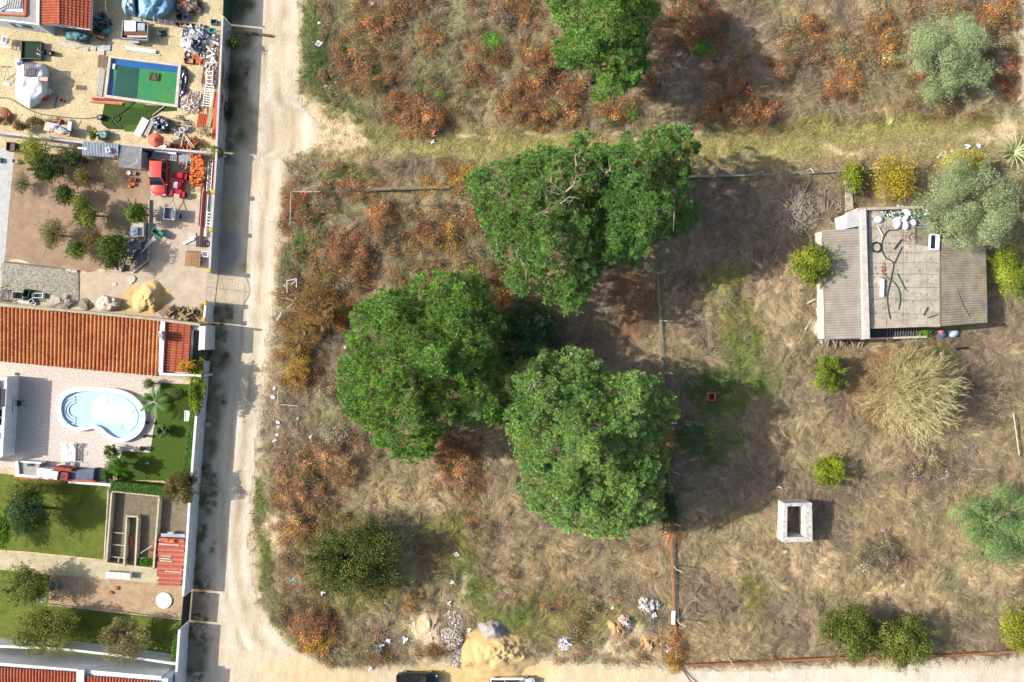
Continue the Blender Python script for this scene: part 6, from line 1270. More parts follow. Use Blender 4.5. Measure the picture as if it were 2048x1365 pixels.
for i, (x, y, r, L, W, mt) in enumerate(((42,592,-4,1.1,.75,PALEC),(60,588,70,.8,.6,GREEND),(80,592,0,1.1,.5,WPLAST),(66,603,35,.5,.4,GALV),(71,608,10,.3,.2,WPLAST),(46,604,-10,1.3,.2,GALV))): crate('dumped_box', ['pale box nearest the wire coil','dark green box behind the pale one near the wire coil','long white box right of the dark green one','small pale tilted box above the parapet','tiny white box above the parapet','flat tray below the pale box near the wire coil'][i], 'box', x, y, r, L, W, [.5,.6,.4,.3,.2,.12][i], mt, 0)
board('yellow_stick', 'yellow stick at the left edge above the wire coil', 'stick', 8, 573, 22, .9, .06, .05, YEL, .1)
random.seed(17)
for i in range(46):
    x = random.uniform(338,412); y = 612+random.random()*26+(x-338)*.06; m = M(fr(x, y, random.uniform(0,180), .12+.14*(i%3))); m.tube([(-.3,0,0),(0,random.uniform(-.05,.05),.02),(.3,0,0)], [.09,.1,.08], 7); one('log', 'short split log in the firewood heap at the end of the parapet', 'log', m, [WOOD, mat('dark_log', (112,84,68), (90,66,54), 6), mat('pale_log', (196,166,130), (170,140,106), 6)][i%3], 'logs of the firewood heap')
planks('leaning_planks', 'slanting grey planks left of the firewood heap', 'planks', 334, 622, 45, 1.3, .7, 4, WOOD, .3, .04)
broad('corner_weed', 'small green weed on the firewood heap by the gate pillar', 'plant', 409, 613, 7, 9, .7, .4, (126,140,60), .05, .03, 500, 8, 74)
# ---------------------------------------------------------------- kidney pool garden
TURQ = mat('navy_plastic', (40,52,92), (30,40,72), 4, rough=.5)
t = thing('patio_table', 'dark navy rectangular table on the shaded side of the patio', 'table', P(27,808)); T = fr(27,809,88,0); M(T).box((0,0,.72), (1.5,.9,.05)).build('table_top', TURQ, t)
for sx in (-1,1):
    for sy in (-1,1): M(T).tube([(sx*.65,sy*.38,0),(sx*.65,sy*.38,.7)], .03, 6).build('leg', TURQ, t)
chair_plastic('dark chair at the right side of the navy patio table', 44, 806, 180, TURQ); chair_plastic('dark chair at the lower end of the navy patio table', 23, 838, 90, TURQ); chair_plastic('white plastic chair above the navy patio table', 33, 781, 10, WPLAST)
crate('navy_box', 'small navy box against the pergola house', 'box', 25, 867, -2, .42, .6, .4, TURQ, 0, TURQ)
pot('white round pot near the corner of the pergola house', 29, 748, .16, .25, WPLAST)
def lounger(label, px, py, rot):
    t = thing('sun_lounger', label, 'sun lounger', P(px, py), 'white sun loungers on the patio'); T = fr(px, py, rot)
    for s in (-1,1): M(T).box((0,s*.3,.34), (1.9,.06,.06)).build('side_rail', WPLAST, t)
    for i in range(9): M(T).box((-.28+i*.135,0,.37), (.1,.56,.03)).build('slat', WPLAST, t)
    for i in range(5): M(T).box((-.42-i*.11,0,.42+i*.05), (.085,.56,.03), ry=.42).build('back_slat', WPLAST, t)
    for sx in (-.75,.75):
        for s in (-1,1): M(T).box((sx,s*.28,.16), (.06,.06,.32)).build('leg', WPLAST, t)
    for s in (-1,1): M(T).tube([(-.1,s*.32,.38),(-.1,s*.36,.58),(.25,s*.36,.58),(.25,s*.32,.38)], .022, 5).build('armrest', WPLAST, t)
    return t
lounger('left one of the two white slatted sun loungers', 134, 904, -92); lounger('right one of the two white slatted sun loungers', 149, 904, -92)
t = thing('folding_chair', 'grey folding chair lying below the sun loungers', 'chair', P(150,928)); T = fr(148,929,0); M(T).box((-.35,0,.4), (.5,.45,.03)).build('seat', mat('slate_cloth', (90,104,122), rough=.9), t); M(T).tube([(-.6,-.25,.02),(-.6,-.25,.42),(.6,-.2,.5),(.6,.25,.5),(-.6,.25,.42),(-.6,.25,.02)], .02, 5).build('frame', STEEL, t)
for x, y, r, l in ((297,845,.15,'smallest dark pot on the paving edge beside the lawn'),(293,872,.16,'pot with a reddish plant on the paving edge beside the lawn'),(288,897,.26,'largest round pot on the paving edge beside the lawn')): pot(l, x, y, r, .4, mat('pot_grey', (150,140,130), (120,112,104), 6) if r > .2 else DARK, (150,90,60) if 'reddish' in l else (70,84,50), int(x))
crate('manhole_cover', 'square white cover on the lawn beside the hedge', 'cover', 378, 832, -2, .75, 1.05, .18, WPLAST, 0, WPLAST, .08)
broad('ball_topiary', 'clipped green ball nearest the patio', 'topiary', 224, 904, 14, 14, .8, .75, (78,122,36), .03, .02, 4200, 40, 80, (92,134,44), lob=.2); broad('ball_topiary', 'clipped green ball at the end of the lower hedge', 'topiary', 216, 951, 13, 12, .7, .65, (78,122,36), .03, .02, 3800, 40, 81, (92,134,44), lob=.2)
broad('leafy_shrub', 'bright leafy shrub between the two clipped balls', 'shrub', 236, 932, 20, 19, 1.3, .9, (104,150,48), .06, .03, 3800, 18, 82, (130,166,60))
def hedge(label, pts, wd, h, seed, n):
    global rng
    rng = np.random.default_rng(seed); a = P(*pts[0]); t = thing('hedge', label, 'hedge', a); q = [P(*p) for p in pts]; C0 = []; Nn = []
    for i in range(n):
        k = rng.integers(0, len(q)-1); p = q[k].lerp(q[k+1], rng.random()); s = rng.uniform(-1,1); d = (q[k+1]-q[k]).normalized(); side = Vector((-d.y,d.x,0))
        top = rng.random() < .6; z = h*(1+.12*(rng.random()-.5)) if top else h*rng.random(); u = s if top else (1 if s > 0 else -1); v = p+side*u*wd/2*rng.uniform(.9,1.1); C0.append((v.x, v.y, z)); Nn.append((0,0,1) if top else tuple(side*u))
    cc = np.array(lin((94,138,52)))*.75*rng.uniform(.6,1.35,(n,1)); raw_mesh('foliage', *leaf_cards(np.array(C0), np.array(Nn), .06, .035, cc, .6), LEAF, t)
    m = M()
    for i in range(len(q)-1):
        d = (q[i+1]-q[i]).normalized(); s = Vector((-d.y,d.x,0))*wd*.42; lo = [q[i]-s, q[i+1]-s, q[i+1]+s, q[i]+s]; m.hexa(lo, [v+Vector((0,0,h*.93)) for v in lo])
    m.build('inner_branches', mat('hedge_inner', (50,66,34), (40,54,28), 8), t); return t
hedge('clipped green hedge along the inside of the white road wall', [(404,790),(398,850),(392,900),(386,950)], .75, 1.5, 83, 9000)
hedge('dense green hedge along the bottom of the lawn', [(234,968),(340,978)], .9, 1.1, 84, 8000)
broad('round_conifer', 'brownish-green round tree at the corner of the lower hedge and the road wall', 'tree', 365, 976, 31, 30, 1.8, 1.3, (112,104,54), .09, .02, 7500, 34, 85, (132,122,66), lob=.26)
broad('climbing_tree', 'yellow-green leafy tree leaning over the road wall at the annex', 'tree', 394, 772, 19, 56, 2.1, .9, (150,168,36), .07, .045, 3600, 22, 86, (110,140,44), lob=.28)
broad('climbing_tree', 'yellowish branch of leaves over the red annex roof', 'tree', 376, 733, 18, 12, 2.9, .5, (196,180,50), .06, .04, 900, 10, 87, (216,160,60))
broad('garden_bush', 'round yellowish bush at the corner of the patio above the palm', 'bush', 298, 768, 13, 12, .7, .5, (140,140,62), .04, .02, 1500, 14, 88, (116,130,56)); broad('garden_bush', 'small olive bush left of the palm', 'bush', 300, 795, 12, 8, .6, .4, (126,130,76), .04, .02, 800, 10, 89)
def palm(label, px, py, n, L, seed, h=.8, c=(96,138,62)):
    global rng
    rng = np.random.default_rng(seed); t = thing('palm', label, 'palm', P(px, py)); m = M(fr(px, py)); m.tube([(0,0,0),(0,0,h)], [.16,.12], 9); m.build('trunk', BARK, t); b = P(px, py, 0)
    for i in range(n):
        a = 2*math.pi*i/n+rng.normal(0,.15); l = L*rng.uniform(.75,1.1); d = np.array([math.cos(a), math.sin(a), 0]); sd = np.array([-d[1], d[0], 0]); V = []; F = []; C = []; K = 26; up = rng.uniform(.5,1.0)
        cc = np.array(lin(c))*.75*rng.uniform(.75,1.3)
        def sp(q): return np.array([b.x, b.y, h])+d*l*q+np.array([0,0,1])*(up*math.sin(q*2.2)*.8-.35*q*q)
        for k in range(K):
            q = .12+.88*k/K; p = sp(q); fl = .42*math.sin(math.pi*min(1,q*.9+.12))**.7
            for s in (-1,1):
                tip = p+sd*s*fl+d*fl*.55+np.array([0,0,-.1]); w_ = d*.028; o = len(V); V += [p-w_, p+w_, tip]; F.append((o,o+1,o+2)); C += [[*cc*rng.uniform(.8,1.2),1]]*3
        for k in range(6): o = len(V); p, p2 = sp(k/6), sp((k+1)/6); V += [p-sd*.02, p+sd*.02, p2]; F.append((o,o+1,o+2)); C += [[*cc*1.1,1]]*3
        raw_mesh('frond', np.array(V), np.array(F), np.array(C), LEAF, t)
palm('largest feathery palm at the upper left of the lawn', 320, 802, 11, 1.75, 90); palm('small spiky palm in the middle of the lawn', 330, 861, 24, .62, 91, .4, (86,124,62))
broad('grey_shrub', 'thin grey-green shrub casting shade right of the large palm', 'shrub', 350, 787, 14, 11, .8, .4, (110,126,76), .06, .015, 700, 10, 92)
m = M(fr(296+0,0)); one('toy', 'small pale blue toy on the shaded lawn', 'toy', M(fr(296,927,10)).lathe([(.02,0),(.1,.05),(.12,.12),(.06,.2),(.02,.22)], (.05,0,0), 12).box((-.15,0,.06), (.25,.07,.07)), mat('pale_blue_toy', (170,206,226), rough=.5))
# barbecue corner
t = thing('barbecue_corner', 'white masonry barbecue corner with a red oven at the bottom of the patio', 'barbecue', P(110,940))
block(t, 'sink_wall', [(30,926),(36,922),(38,950),(30,948)], 0, .95, WHITE); block(t, 'back_wall', [(30,948),(96,954),(96,959),(29,953)], 0, .95, WHITE); block(t, 'back_wall_coping', [(29,952),(190,962),(190,966),(28,957)], .0, .9, TERRA); block(t, 'sink_top', [(38,924),(80,927),(78,934),(74,952),(38,949)], 0, .75, mat('grey_worktop', (190,186,182), (170,166,162), 3)); block(t, 'sink_rim', [(38,922),(82,925),(82,928),(38,925)], 0, .85, WHITE)
block(t, 'white_counter', [(75,936),(106,940),(104,956),(73,952)], 0, 1.0, WHITE); block(t, 'oven_side', [(98,942),(116,944),(113,960),(96,958)], 0, 1.35, WHITE); block(t, 'oven', [(116,944),(136,946),(134,961),(114,959)], 0, 1.2, mat('red_oven_brick', (182,84,76), (150,64,58), 6)); block(t, 'oven_mouth', [(119,948),(130,949),(129,958),(118,957)], 1.2, 1.215, DARK); block(t, 'oven_canopy', [(108,934),(143,938),(142,944),(107,941)], 0, 1.1, MC['red_oven_brick'])
block(t, 'stone_counter', [(140,942),(188,938),(186,960),(137,962)], 0, .85, mat('slate_counter', (104,112,140), (84,92,118), 2, rough=.4)); block(t, 'back_wall', [(137,962),(222,968),(222,973),(137,967)], 0, .9, WHITE)
m = M(fr(60,930,15,.76)); m.lathe([(.1,0),(.15,.2),(.16,.22),(.1,.22),(.02,.1)], n=14); one('bucket', 'teal bucket in the barbecue sink corner', 'bucket', m, mat('teal_plastic', (40,120,130), rough=.4))
for x, y, l in ((54,956,'left small white lamp on the lawn side of the barbecue wall'),(143,964,'right small white lamp on the lawn side of the barbecue wall')): one('wall_lamp', l, 'lamp', M(fr(x,y,0,.55)).lathe([(.03,0),(.11,.06),(.11,.14),(.03,.22)], n=12), WPLAST)
one('meter_box', 'pale meter box on the road verge outside the white wall', 'box', M(fr(417,849,-2)).box((0,0,.16), (.52,.42,.32)).box((.05,0,.33), (.16,.16,.03)), mat('pale_box', (196,212,214), (176,192,196), 4))
# ---------------------------------------------------------------- lower garden
broad('orange_tree', 'large dark orange tree with oranges on the rough lawn', 'tree', 54, 1026, 44, 48, 2.2, 1.6, (58,90,40), .06, .035, 10000, 34, 93, (84,112,56), fruit=14); 
broad('fruit_tree', 'yellowish tree with oranges behind the large dark orange tree', 'tree', 62, 978, 46, 20, 1.7, .9, (104,118,40), .06, .03, 3600, 22, 94, (150,146,60), fruit=10)
broad('fruit_tree', 'bright green tree cut by the left edge on the rough lawn', 'tree', 2, 1060, 18, 40, 1.5, 1.0, (110,150,30), .06, .035, 3000, 16, 95)
broad('orange_tree', 'round olive green tree beside the stone basin', 'tree', 52, 1171, 44, 36, 1.8, 1.3, (96,116,44), .06, .035, 7600, 28, 96, (140,140,70))
broad('fruit_tree', 'left of the two bushy trees spilling over the white boundary wall', 'tree', 98, 1264, 76, 46, 2.0, 1.3, (112,124,50), .06, .035, 9500, 40, 97, (150,150,72), lob=.26, twigs=16)
broad('fruit_tree', 'right, half-bare one of the two bushy trees at the white boundary wall', 'tree', 246, 1280, 50, 44, 2.0, 1.3, (130,132,76), .06, .03, 5600, 34, 98, (168,150,104), lob=.26, twigs=60, bark=TWIG)
hedge('narrow hedge inside the lower left road wall', [(366,1258),(358,1320)], .5, 1.3, 99, 2600)
hz = mat('bed_render', (226,214,186), (204,192,164), 2, rough=.95)
t = thing('raised_beds', 'pale walled vegetable beds with a narrow inner trough', 'raised beds', P(268,1055))
def beam(parent, nm, a, b, w_, h, material): 
    p, q = P(*a), P(*b); d = q-p; M(Matrix.Translation(p) @ Matrix.Rotation(math.atan2(d.y,d.x),4,'Z')).box((d.length/2,0,h/2), (d.length,w_,h)).build(nm, material, parent)
for i, (a, b, h) in enumerate((((231,980),(325,990),.62),((230,983),(219,1122),.6),((324,993),(313,1132),.6),((258,1030),(282,1031),.56),((259,1033),(254,1126),.55),((281,1033),(276,1128),.55),((220,1123),(255,1128),.56),((276,1130),(312,1134),.56),((226,1064),(257,1066),.3),((225,1088),(256,1090),.3),((223,1112),(254,1115),.3),((278,1114),(312,1117),.3),((240,1114),(239,1124),.25))): beam(t, 'bed_wall', a, b, .16 if h > .4 else .07, h, hz)
M().prism([G(*p) for p in ((279,1116),(311,1119),(310,1132),(278,1129))], .02, .3).build('lettuce_soil', MC['dark_garden_soil'], t)
broad('salad_bed', 'square of fresh green salad at the lower end of the raised beds', 'salad', 294, 1124, 17, 7, .38, .12, (100,150,40), .07, .05, 900, 24, 100, trunk=False, lob=.3)
for i, (x, y, r) in enumerate(((263,1076,85),(264,1086,80),(220,1058,80),(219,1068,84),(306,1104,-10))): board('brick', ['upper orange brick in the narrow trough','lower orange brick in the narrow trough','upper red brick outside the raised beds','lower red brick outside the raised beds','red brick at the right wall of the raised beds'][i], 'brick', x, y, r, .55, .2, .12, TERRA, .06)
board('pale_stick', 'pale stick leaning across the right-hand vegetable bed', 'stick', 295, 1098, 33, 1.5, .07, .05, PALEC, .3)
for x, y, l in ((265,1034,'black pot at the upper end of the narrow trough'),(262,1118,'black pot at the lower end of the narrow trough')): pot(l, x, y, .2, .3, DARK)
# stacked clay boards on the right
random.seed(33)
for i in range(30):
    y = 1076+i*3.1; x = 348-.14*i+random.gauss(0,1); k = i % 5; board('clay_board', ORDN[i]+' reddish clay board from the top of the long stack beside the road wall', 'clay board', x, y, -3+random.gauss(0,.7), 2.7-random.random()*.25-(.35 if i > 24 else 0), .17, .12, [mat('clay_board_a', (196,112,94), (170,92,78), 4), mat('clay_board_b', (214,132,108), (190,110,90), 4), mat('clay_board_c', (180,100,86), (156,84,72), 4)][i%3], .35+.03*(i%2), 'clay boards stacked at the road wall')
M_b = M(); one('stack_bearers', 'dark timber bearers carrying the stacked clay boards', 'timber', M(fr(346,1122,87)).box((0,.95,.16), (4.6,.14,.32)).box((0,-.95,.16), (4.6,.14,.32)).box((0,0,.16), (4.6,.14,.32)), WOOD)
for i, (x, y, L) in enumerate(((343,1086,2.0),(338,1109,1.0),(336,1114,1.0),(338,1119,1.2),(352,1140,1.6))): board('white_batten', ['longest','highest short','middle short','lowest short','bottom'][i]+' white batten lying on the clay boards', 'batten', x, y, -4, L, .1, .06, PALEC, .52)
for i, (x, y) in enumerate(((340,1078),(347,1079),(352,1079))): board('brick', ['left','middle','right'][i]+' one of three orange bricks on top of the clay boards', 'brick', x, y, 0, .26, .34, .2, BRICK, .52)
one('cement_bag', 'grey corrugated offcut at the head of the clay board stack', 'sheet', M(fr(350,1069,-2)).box((0,0,.4), (2.4,.35,.05), rx=.1).box((-.2,.25,.42), (.6,.25,.2)), GALV)
t = thing('stone_bench', 'white stone bench on the concrete path', 'bench', P(242,1147)); T = fr(242,1148,-4); M(T).box((0,0,.46), (2.4,.6,.12)).build('seat', WPLAST, t)
for s in (-1,1): M(T).box((s*1.1,0,.2), (.16,.56,.4)).build('leg', WPLAST, t)
M(T).box((0,.24,.55), (2.4,.1,.08)).build('back_edge', WPLAST, t)
one('round_cover', 'round white concrete cover on the soil bed', 'well cover', M(fr(329,1201)).lathe([(.78,0),(.8,.1),(.76,.14),(.05,.16)], n=32).box((.02,0,.17), (.12,.12,.05)), WPLAST)
for i, (x, y, r) in enumerate(((235,1176,80),(223,1185,-20))): board('brick', ['upper loose brick on the soil bed','lower loose brick on the soil bed'][i], 'brick', x, y, r, .34, .24, .14, TERRA)
one('stone_basin', 'dark oval stone basin at the left end of the soil bed', 'basin', M(fr(110,1170)).lathe([(.34,0),(.42,.4),(.44,.42),(.36,.42),(.3,.15),(.01,.12)], n=20, sy=1.35), CONC)
chair_plastic('white plastic chair tipped beside the round olive tree', 94, 1194, 0, WPLAST)
# weeds along the verge walls are covered by the short grass
# ---------------------------------------------------------------- shack on the right-hand plot
SH = mat('fibre_cement_roof', (196,188,178), (168,162,154), .9, rough=.9, speck=((206,176,110), 2.2, .63))
SH2 = mat('fibre_cement_lichen', (180,172,156), (152,146,136), 1.0, rough=.9, mix=(.4,.6), speck=((214,172,84), 2.6, .60))
t = thing('concrete_shack', 'derelict shack with a cracked concrete roof between two corrugated roofs', 'shack', P(1780,550)); hz_ = 2.3
block(t, 'main_walls', [(1724,416),(1846,414),(1880,480),(1882,652),(1738,656)], 0, 2.2, GREYW)
slabm = mat('cracked_roof_slab', (208,200,186), (174,166,150), .8, rough=.95, bump=.015, speck=((142,134,116), 3, .6)); CRK = mat('joint_moss', (150,148,128), (112,112,92), 2)
# roof slab cast in panels with mossy joints
M().prism([tuple(P(*q, 2.25)[:2]) for q in ((1736,420),(1846,418),(1880,470),(1882,654),(1738,657))], 2.2, 2.25).build('roof_joint', CRK, t)
xs = [1737,1772,1806,1830,1854,1880]; ys = [420,455,488,506,527,548,575,600,628,655]; random.seed(55); jx = {}; jy = {}
def jp(i, j):
    if (i, j) not in jx: jx[(i,j)] = (xs[i]+(random.gauss(0,1.2) if 0 < i < 5 else 0), ys[j]+(random.gauss(0,1.5) if 0 < j < 9 else 0))
    return jx[(i,j)]
for i in range(5):
    for j in range(9):
        q = [jp(i,j), jp(i+1,j), jp(i+1,j+1), jp(i,j+1)]
        if q[1][0] > 1846 and q[0][1] < 460: continue
        cx, cy = sum(a for a,b in q)/4, sum(b for a,b in q)/4; q = [(cx+(a-cx)*.965, cy+(b-cy)*.96) for a,b in q]; z = 2.29+random.uniform(0,.008); M().prism([tuple(P(*p, z)[:2]) for p in q], 2.24, z).build('roof_panel', slabm, t)
block(t, 'parapet_left', [(1722,420),(1732,417),(1740,678),(1728,679)], 0, 2.75, mat('shack_white', (226,222,212), (200,196,188), 1.5, rough=.9)); block(t, 'parapet_top', [(1716,416),(1848,412),(1848,417),(1718,421)], 0, 2.7, CONC); block(t, 'roof_edge', [(1738,652),(1882,648),(1882,653),(1738,658)], 2.0, 2.36, CONC); block(t, 'chimney_block', [(1694,428),(1720,420),(1722,452),(1692,458)], 0, 2.5, GREYW)
block(t, 'left_walls', [(1646,462),(1724,458),(1728,676),(1650,678)], 0, 1.9, PALEC)
A, B, C_, D = P(1645,461,2.05), P(1650,680,2.05), P(1731,677,2.35), P(1724,457,2.35); deck(t, 'rafters', A-Vector((0,0,.05)), B-Vector((0,0,.05)), C_-Vector((0,0,.05)), D-Vector((0,0,.05)), .1, WOOD); ribs(t, 'roof_sheet', A, B, C_, D, 42, 1, .12, SH, per=6, prof='c', step=.02)
block(t, 'right_walls', [(1882,486),(1966,484),(1968,644),(1884,648)], 0, 1.9, GREYW)
A, B, C_, D = P(1881,478,2.3), P(1883,653,2.3), P(1974,646,2.05), P(1970,480,2.05); deck(t, 'rafters', A-Vector((0,0,.05)), B-Vector((0,0,.05)), C_-Vector((0,0,.05)), D-Vector((0,0,.05)), .1, WOOD); ribs(t, 'roof_sheet', A, B, C_, D, 34, 1, .12, SH2, per=6, prof='c', step=.02)
block(t, 'front_awning', [(1738,659),(1850,655),(1848,672),(1740,680)], .0, .6, mat('awning_dark', (70,74,74), (54,58,58), 3)); 
for i in range(16): M(fr(1768+i*5.2, 666-i*.25, 88)).box((0,0,.64), (.8,.06,.05)).build('awning_slat', STEEL, t)
one('front_step', 'pale concrete wall running below the shack front', 'wall', M(fr(1790,676,2)).box((0,0,.35), (5.6,.2,.7)), PALEC)
one('concrete_apron', 'cracked pale concrete apron at the left foot of the shack', 'slab', M().prism([G(*p) for p in ((1618,655),(1640,590),(1652,590),(1656,684),(1640,688))], .05, .22), PALEC)
one('concrete_strip', 'narrow pale concrete strip above the shack', 'path', M().prism([G(*p) for p in ((1686,364),(1698,363),(1702,420),(1688,424))], .02, .5), CONC)
# things on the roof
t = thing('window_frame', 'white and blue window frame standing on the shack roof edge', 'window frame', P(1867,485,2.3)); T = fr(1867,485,-3,2.34)
for (c, d) in (((0,-.7,.1),(.95,.1,.2)),((0,.7,.1),(.95,.1,.2)),((-.42,0,.1),(.1,1.3,.2)),((.32,0,.1),(.3,1.3,.2))): M(T).box(c, d).build('frame_bar', mat('white_blue_paint', (240,244,252), (226,232,246), 4, k=.8), t)
M(T).box((-.12,0,.05), (.5,1.25,.03)).build('pane', GLASS, t)
board('white_blue_box', 'long white and blue box along the shack parapet', 'box', 1738, 580, 88, 1.7, .22, .25, MC['white_blue_paint'], 2.3)
hose('black hose looping round on the cracked roof', [(1770,468),(1750,470),(1740,486),(1738,505),(1746,522),(1760,532),(1756,560),(1748,600),(1754,640)], .04, DARK, 2.36)
hose('dark green hose curving across the lower roof slab', [(1746,558),(1764,572),(1772,588),(1773,606),(1770,622)], .04, GREEND, 2.36); hose('straight dark hose on the cracked roof slab', [(1768,552),(1784,584)], .045, GREEND, 2.36); hose('black bar lying beside the hose coil', [(1762,505),(1776,486)], .06, DARK, 2.38); hose('dark rod lying across the roof joint', [(1777,500),(1762,532)], .04, GREEND, 2.37)
t = thing('hose_coil', 'round coil of dark hose on the cracked roof', 'hose coil', P(1752,495,2.3))
for r in (.5,.42,.46): M(fr(1752,495,0,2.35)).torus((0,0,.03+r*.06), r, .03, 'Z', 28, 5).build('loop', DARK, t)
for i, (x, y, rx, ry) in enumerate(((1756,440,8,7),(1794,440,10,5),(1809,438,9,5),(1794,450,10,6),(1810,452,9,6),(1826,446,7,5),(1812,424,12,6))): tarp('white_sack', ['round white sack alone on the left in the roof litter','upper left sack of the group on the shack roof','upper middle sack of the group on the shack roof','lower left sack of the group on the shack roof','lower right sack of the group on the shack roof','sack nearest the silvery tree on the shack roof','bundle of white rags against the top parapet'][i], 'sack', [(x+rx*math.cos(k*.9), y+ry*math.sin(k*.9)) for k in range(7)], 2.62, WPLAST, 0, 0, 61+i, rough=.2) if False else one('white_sack', ['round white sack alone on the left in the roof litter','upper left sack of the group on the shack roof','upper middle sack of the group on the shack roof','lower left sack of the group on the shack roof','lower right sack of the group on the shack roof','sack nearest the silvery tree on the shack roof','bundle of white rags against the top parapet'][i], 'sack', M(fr(x, y, i*23, 2.29)).lathe([(.6,0),(1.0,.08),(.95,.2),(.6,.3),(.1,.33)], n=12, sx=rx*S, sy=ry*S), mat('sack_white', (236,236,240), (206,206,214), 6, k=.78), smooth=True)
bits('roof_litter', 'green and white litter of bottles and leaves along the top parapet of the shack', 1785, 434, 48, 14, .12, 300, [GREEND, MC['teal_plastic'], WPLAST, mat('leaf_litter_green', (70,96,60), (50,76,50), 6)], .05, .2, 88, .4); 
for o in [bpy.data.objects['roof_litter']]: o.location.z = 2.3
bits('leaf_litter', 'brown leaf litter drifted on the roof slab', 1792, 476, 16, 20, .03, 260, [mat('brown_leaves', (132,92,62), (104,72,50), 6)], .04, .1, 89, .15); bpy.data.objects['leaf_litter'].location.z = 2.3
bits('leaf_litter', 'rust-coloured leaves along the left parapet of the roof', 1743, 552, 6, 22, .03, 160, [mat('rust_leaves', (158,92,56), (120,74,50), 6)], .04, .1, 90, .15); bpy.data.objects['leaf_litter.001'].location.z = 2.3
for i, (x, y, r, L, z) in enumerate(((1808,457,-1,2.0,2.35),(1806,463,-2,1.6,2.36),(1822,625,62,.9,2.36),(1836,634,18,1.0,2.36),(1734,470,-62,1.0,2.4),(1891,605,-68,1.8,2.3),(1898,622,-56,1.6,2.3))): board('stick', ['long pipe under the white sacks on the roof','short pipe below the long one on the roof','left leg of the rusty angle iron on the roof','right leg of the rusty angle iron on the roof','white stick leaning on the left parapet','upper dark stick on the right corrugated roof','lower dark stick on the right corrugated roof'][i], 'stick', x, y, r, L, .07, .05, [GALV, GALV, RUST, RUST, WPLAST, WOOD, WOOD][i], z)
# around the shack
for i, (x, y, c) in enumerate(((1880,664,(200,120,110)),(1883,670,(60,110,190)),(1906,668,(190,214,236)))): one('plastic_bag', ['pinkish bag at the shack front','bright blue bag at the shack front','large pale blue bag at the shack front'][i], 'bag', M(fr(x, y, 30)).lathe([(.2,0),(.36,.15),(.3,.35),(.12,.46),(.02,.5)], n=12, sx=1+.5*(i==2)), mat('bag_%d' % i, c, tuple(max(0,q-30) for q in c), 6, rough=.5), smooth=True)
random.seed(66)
for i in range(20): 
    x = 1642+i*4.2+random.gauss(0,1.5); m = M(fr(x, 688+random.gauss(0,3), random.gauss(-90,26), .1+.05*(i%4))); m.tube([(-.5,0,.18),(0,random.gauss(0,.05),.12),(.5,0,.0)], [.07,.08,.06], 6); one('log', ORDN[i]+' crooked branch from the left in the firewood row below the shack', 'log', m, [GREYT, WOOD, MC['dark_log']][i%3], 'firewood branches below the shack')
planks('old_boards', 'upright grey-brown boards leaning north-west of the shack', 'boards', 1640, 405, 88, 2.8, .8, 4, mat('pinkish_grey_wood', (178,154,142), (146,124,114), 4), .25, .05, .05, .15)
for i, (x, y, r) in enumerate(((1652,414,85),(1660,412,60),(1668,408,-40),(1672,412,70),(1678,411,88),(1665,420,20))): board('frame_stick', ['leftmost thin stick of the broken frame','second thin stick of the broken frame','slanting thin stick of the broken frame','fourth thin stick of the broken frame','rightmost thin stick of the broken frame','bottom thin stick of the broken frame'][i], 'stick', x, y, r, 1.1, .07, .05, GREYT, .3)
for i, (x, y, r, L) in enumerate(((1622,602,28,1.2),(1612,610,-40,1.0),(1630,600,-84,1.6),(1614,650,58,1.2),(1660,448,-60,1.6),(1672,452,-20,1.5),(1618,446,24,1.6),(1690,446,-58,1.5))): board('old_plank', ['pale plank slanting to the left shack wall','dark branch-like plank below the slanting one','upright plank against the left shack wall','pale plank on the concrete apron','plank leaning above the left roof','lower plank leaning above the left roof','plank beside the silvery brush heap','plank beside the grey chimney block'][i], 'plank', x, y, r, L, .16, .05, [PALEC, WOOD, WOOD, PALEC, WOOD, GREYT, GREYT, WOOD][i], .2+.02*i)
tyre('old tyre lying left of the concrete apron', 1612, 624, .28, .05, False); board('orange_tile', 'orange tile fragment beside the lime shrub at the shack', 'tile', 1612, 588, 80, .7, .35, .1, BRICK, .1)
one('black_bar', 'short black bar lying in the grass right of the shack bags', 'bar', M(fr(1918,697,6)).box((0,0,.3), (1.0,.16,.12)).box((.45,0,.36), (.1,.2,.05)), DARK)
board('pale_stick', 'long pale stick lying in the grass at the right edge', 'stick', 2026, 868, -82, 4.2, .08, .07, PALEC, .4); board('pale_stick', 'thin pale stick lying above the mid green tree', 'stick', 1962, 938, -3, 2.4, .06, .05, PALEC, .4)
# concrete well
t = thing('concrete_well', 'square white concrete well housing open at the top', 'well', P(1582,1042)); top = [(1568,1007),(1624,1006),(1625,1084),(1566,1085)]; inn_ = [(1575,1013),(1606+5,1013),(1611,1075),(1574,1075)]; h = 1.88; WC = mat('well_concrete', (222,220,216), (190,188,184), 2.2, rough=.95, bump=.015, speck=((160,158,154), 4, .57), k=.66)
a = [P(*q, h) for q in top]; b = [P(*q, h) for q in inn_]; d = lambda v: Vector((v.x, v.y, 0))
for i in range(4):
    j = (i+1)%4; M().hexa([d(a[i]), d(a[j]), d(b[j]), d(b[i])], [a[i], a[j], b[j], b[i]]).build('well_wall', WC, t)
M().prism([tuple(v[:2]) for v in b], .0, .12).build('well_floor', mat('dark_silt', (60,58,54), (46,44,42), 4), t)
for i, (x, y) in enumerate(((1582,1043),(1597,1040),(1603,1042),(1597,1050),(1594,1056))): one('floating_scrap', 'small pale scrap lying on the dark floor of the well', 'scrap', M(fr(x, y, i*40, .12)).prism([(-.12,-.06),(.1,-.08),(.14,.05),(-.05,.1)], 0, .05), mat('ochre_scrap', (206,176,130), (226,206,170), 8), 'pale scraps in the well')
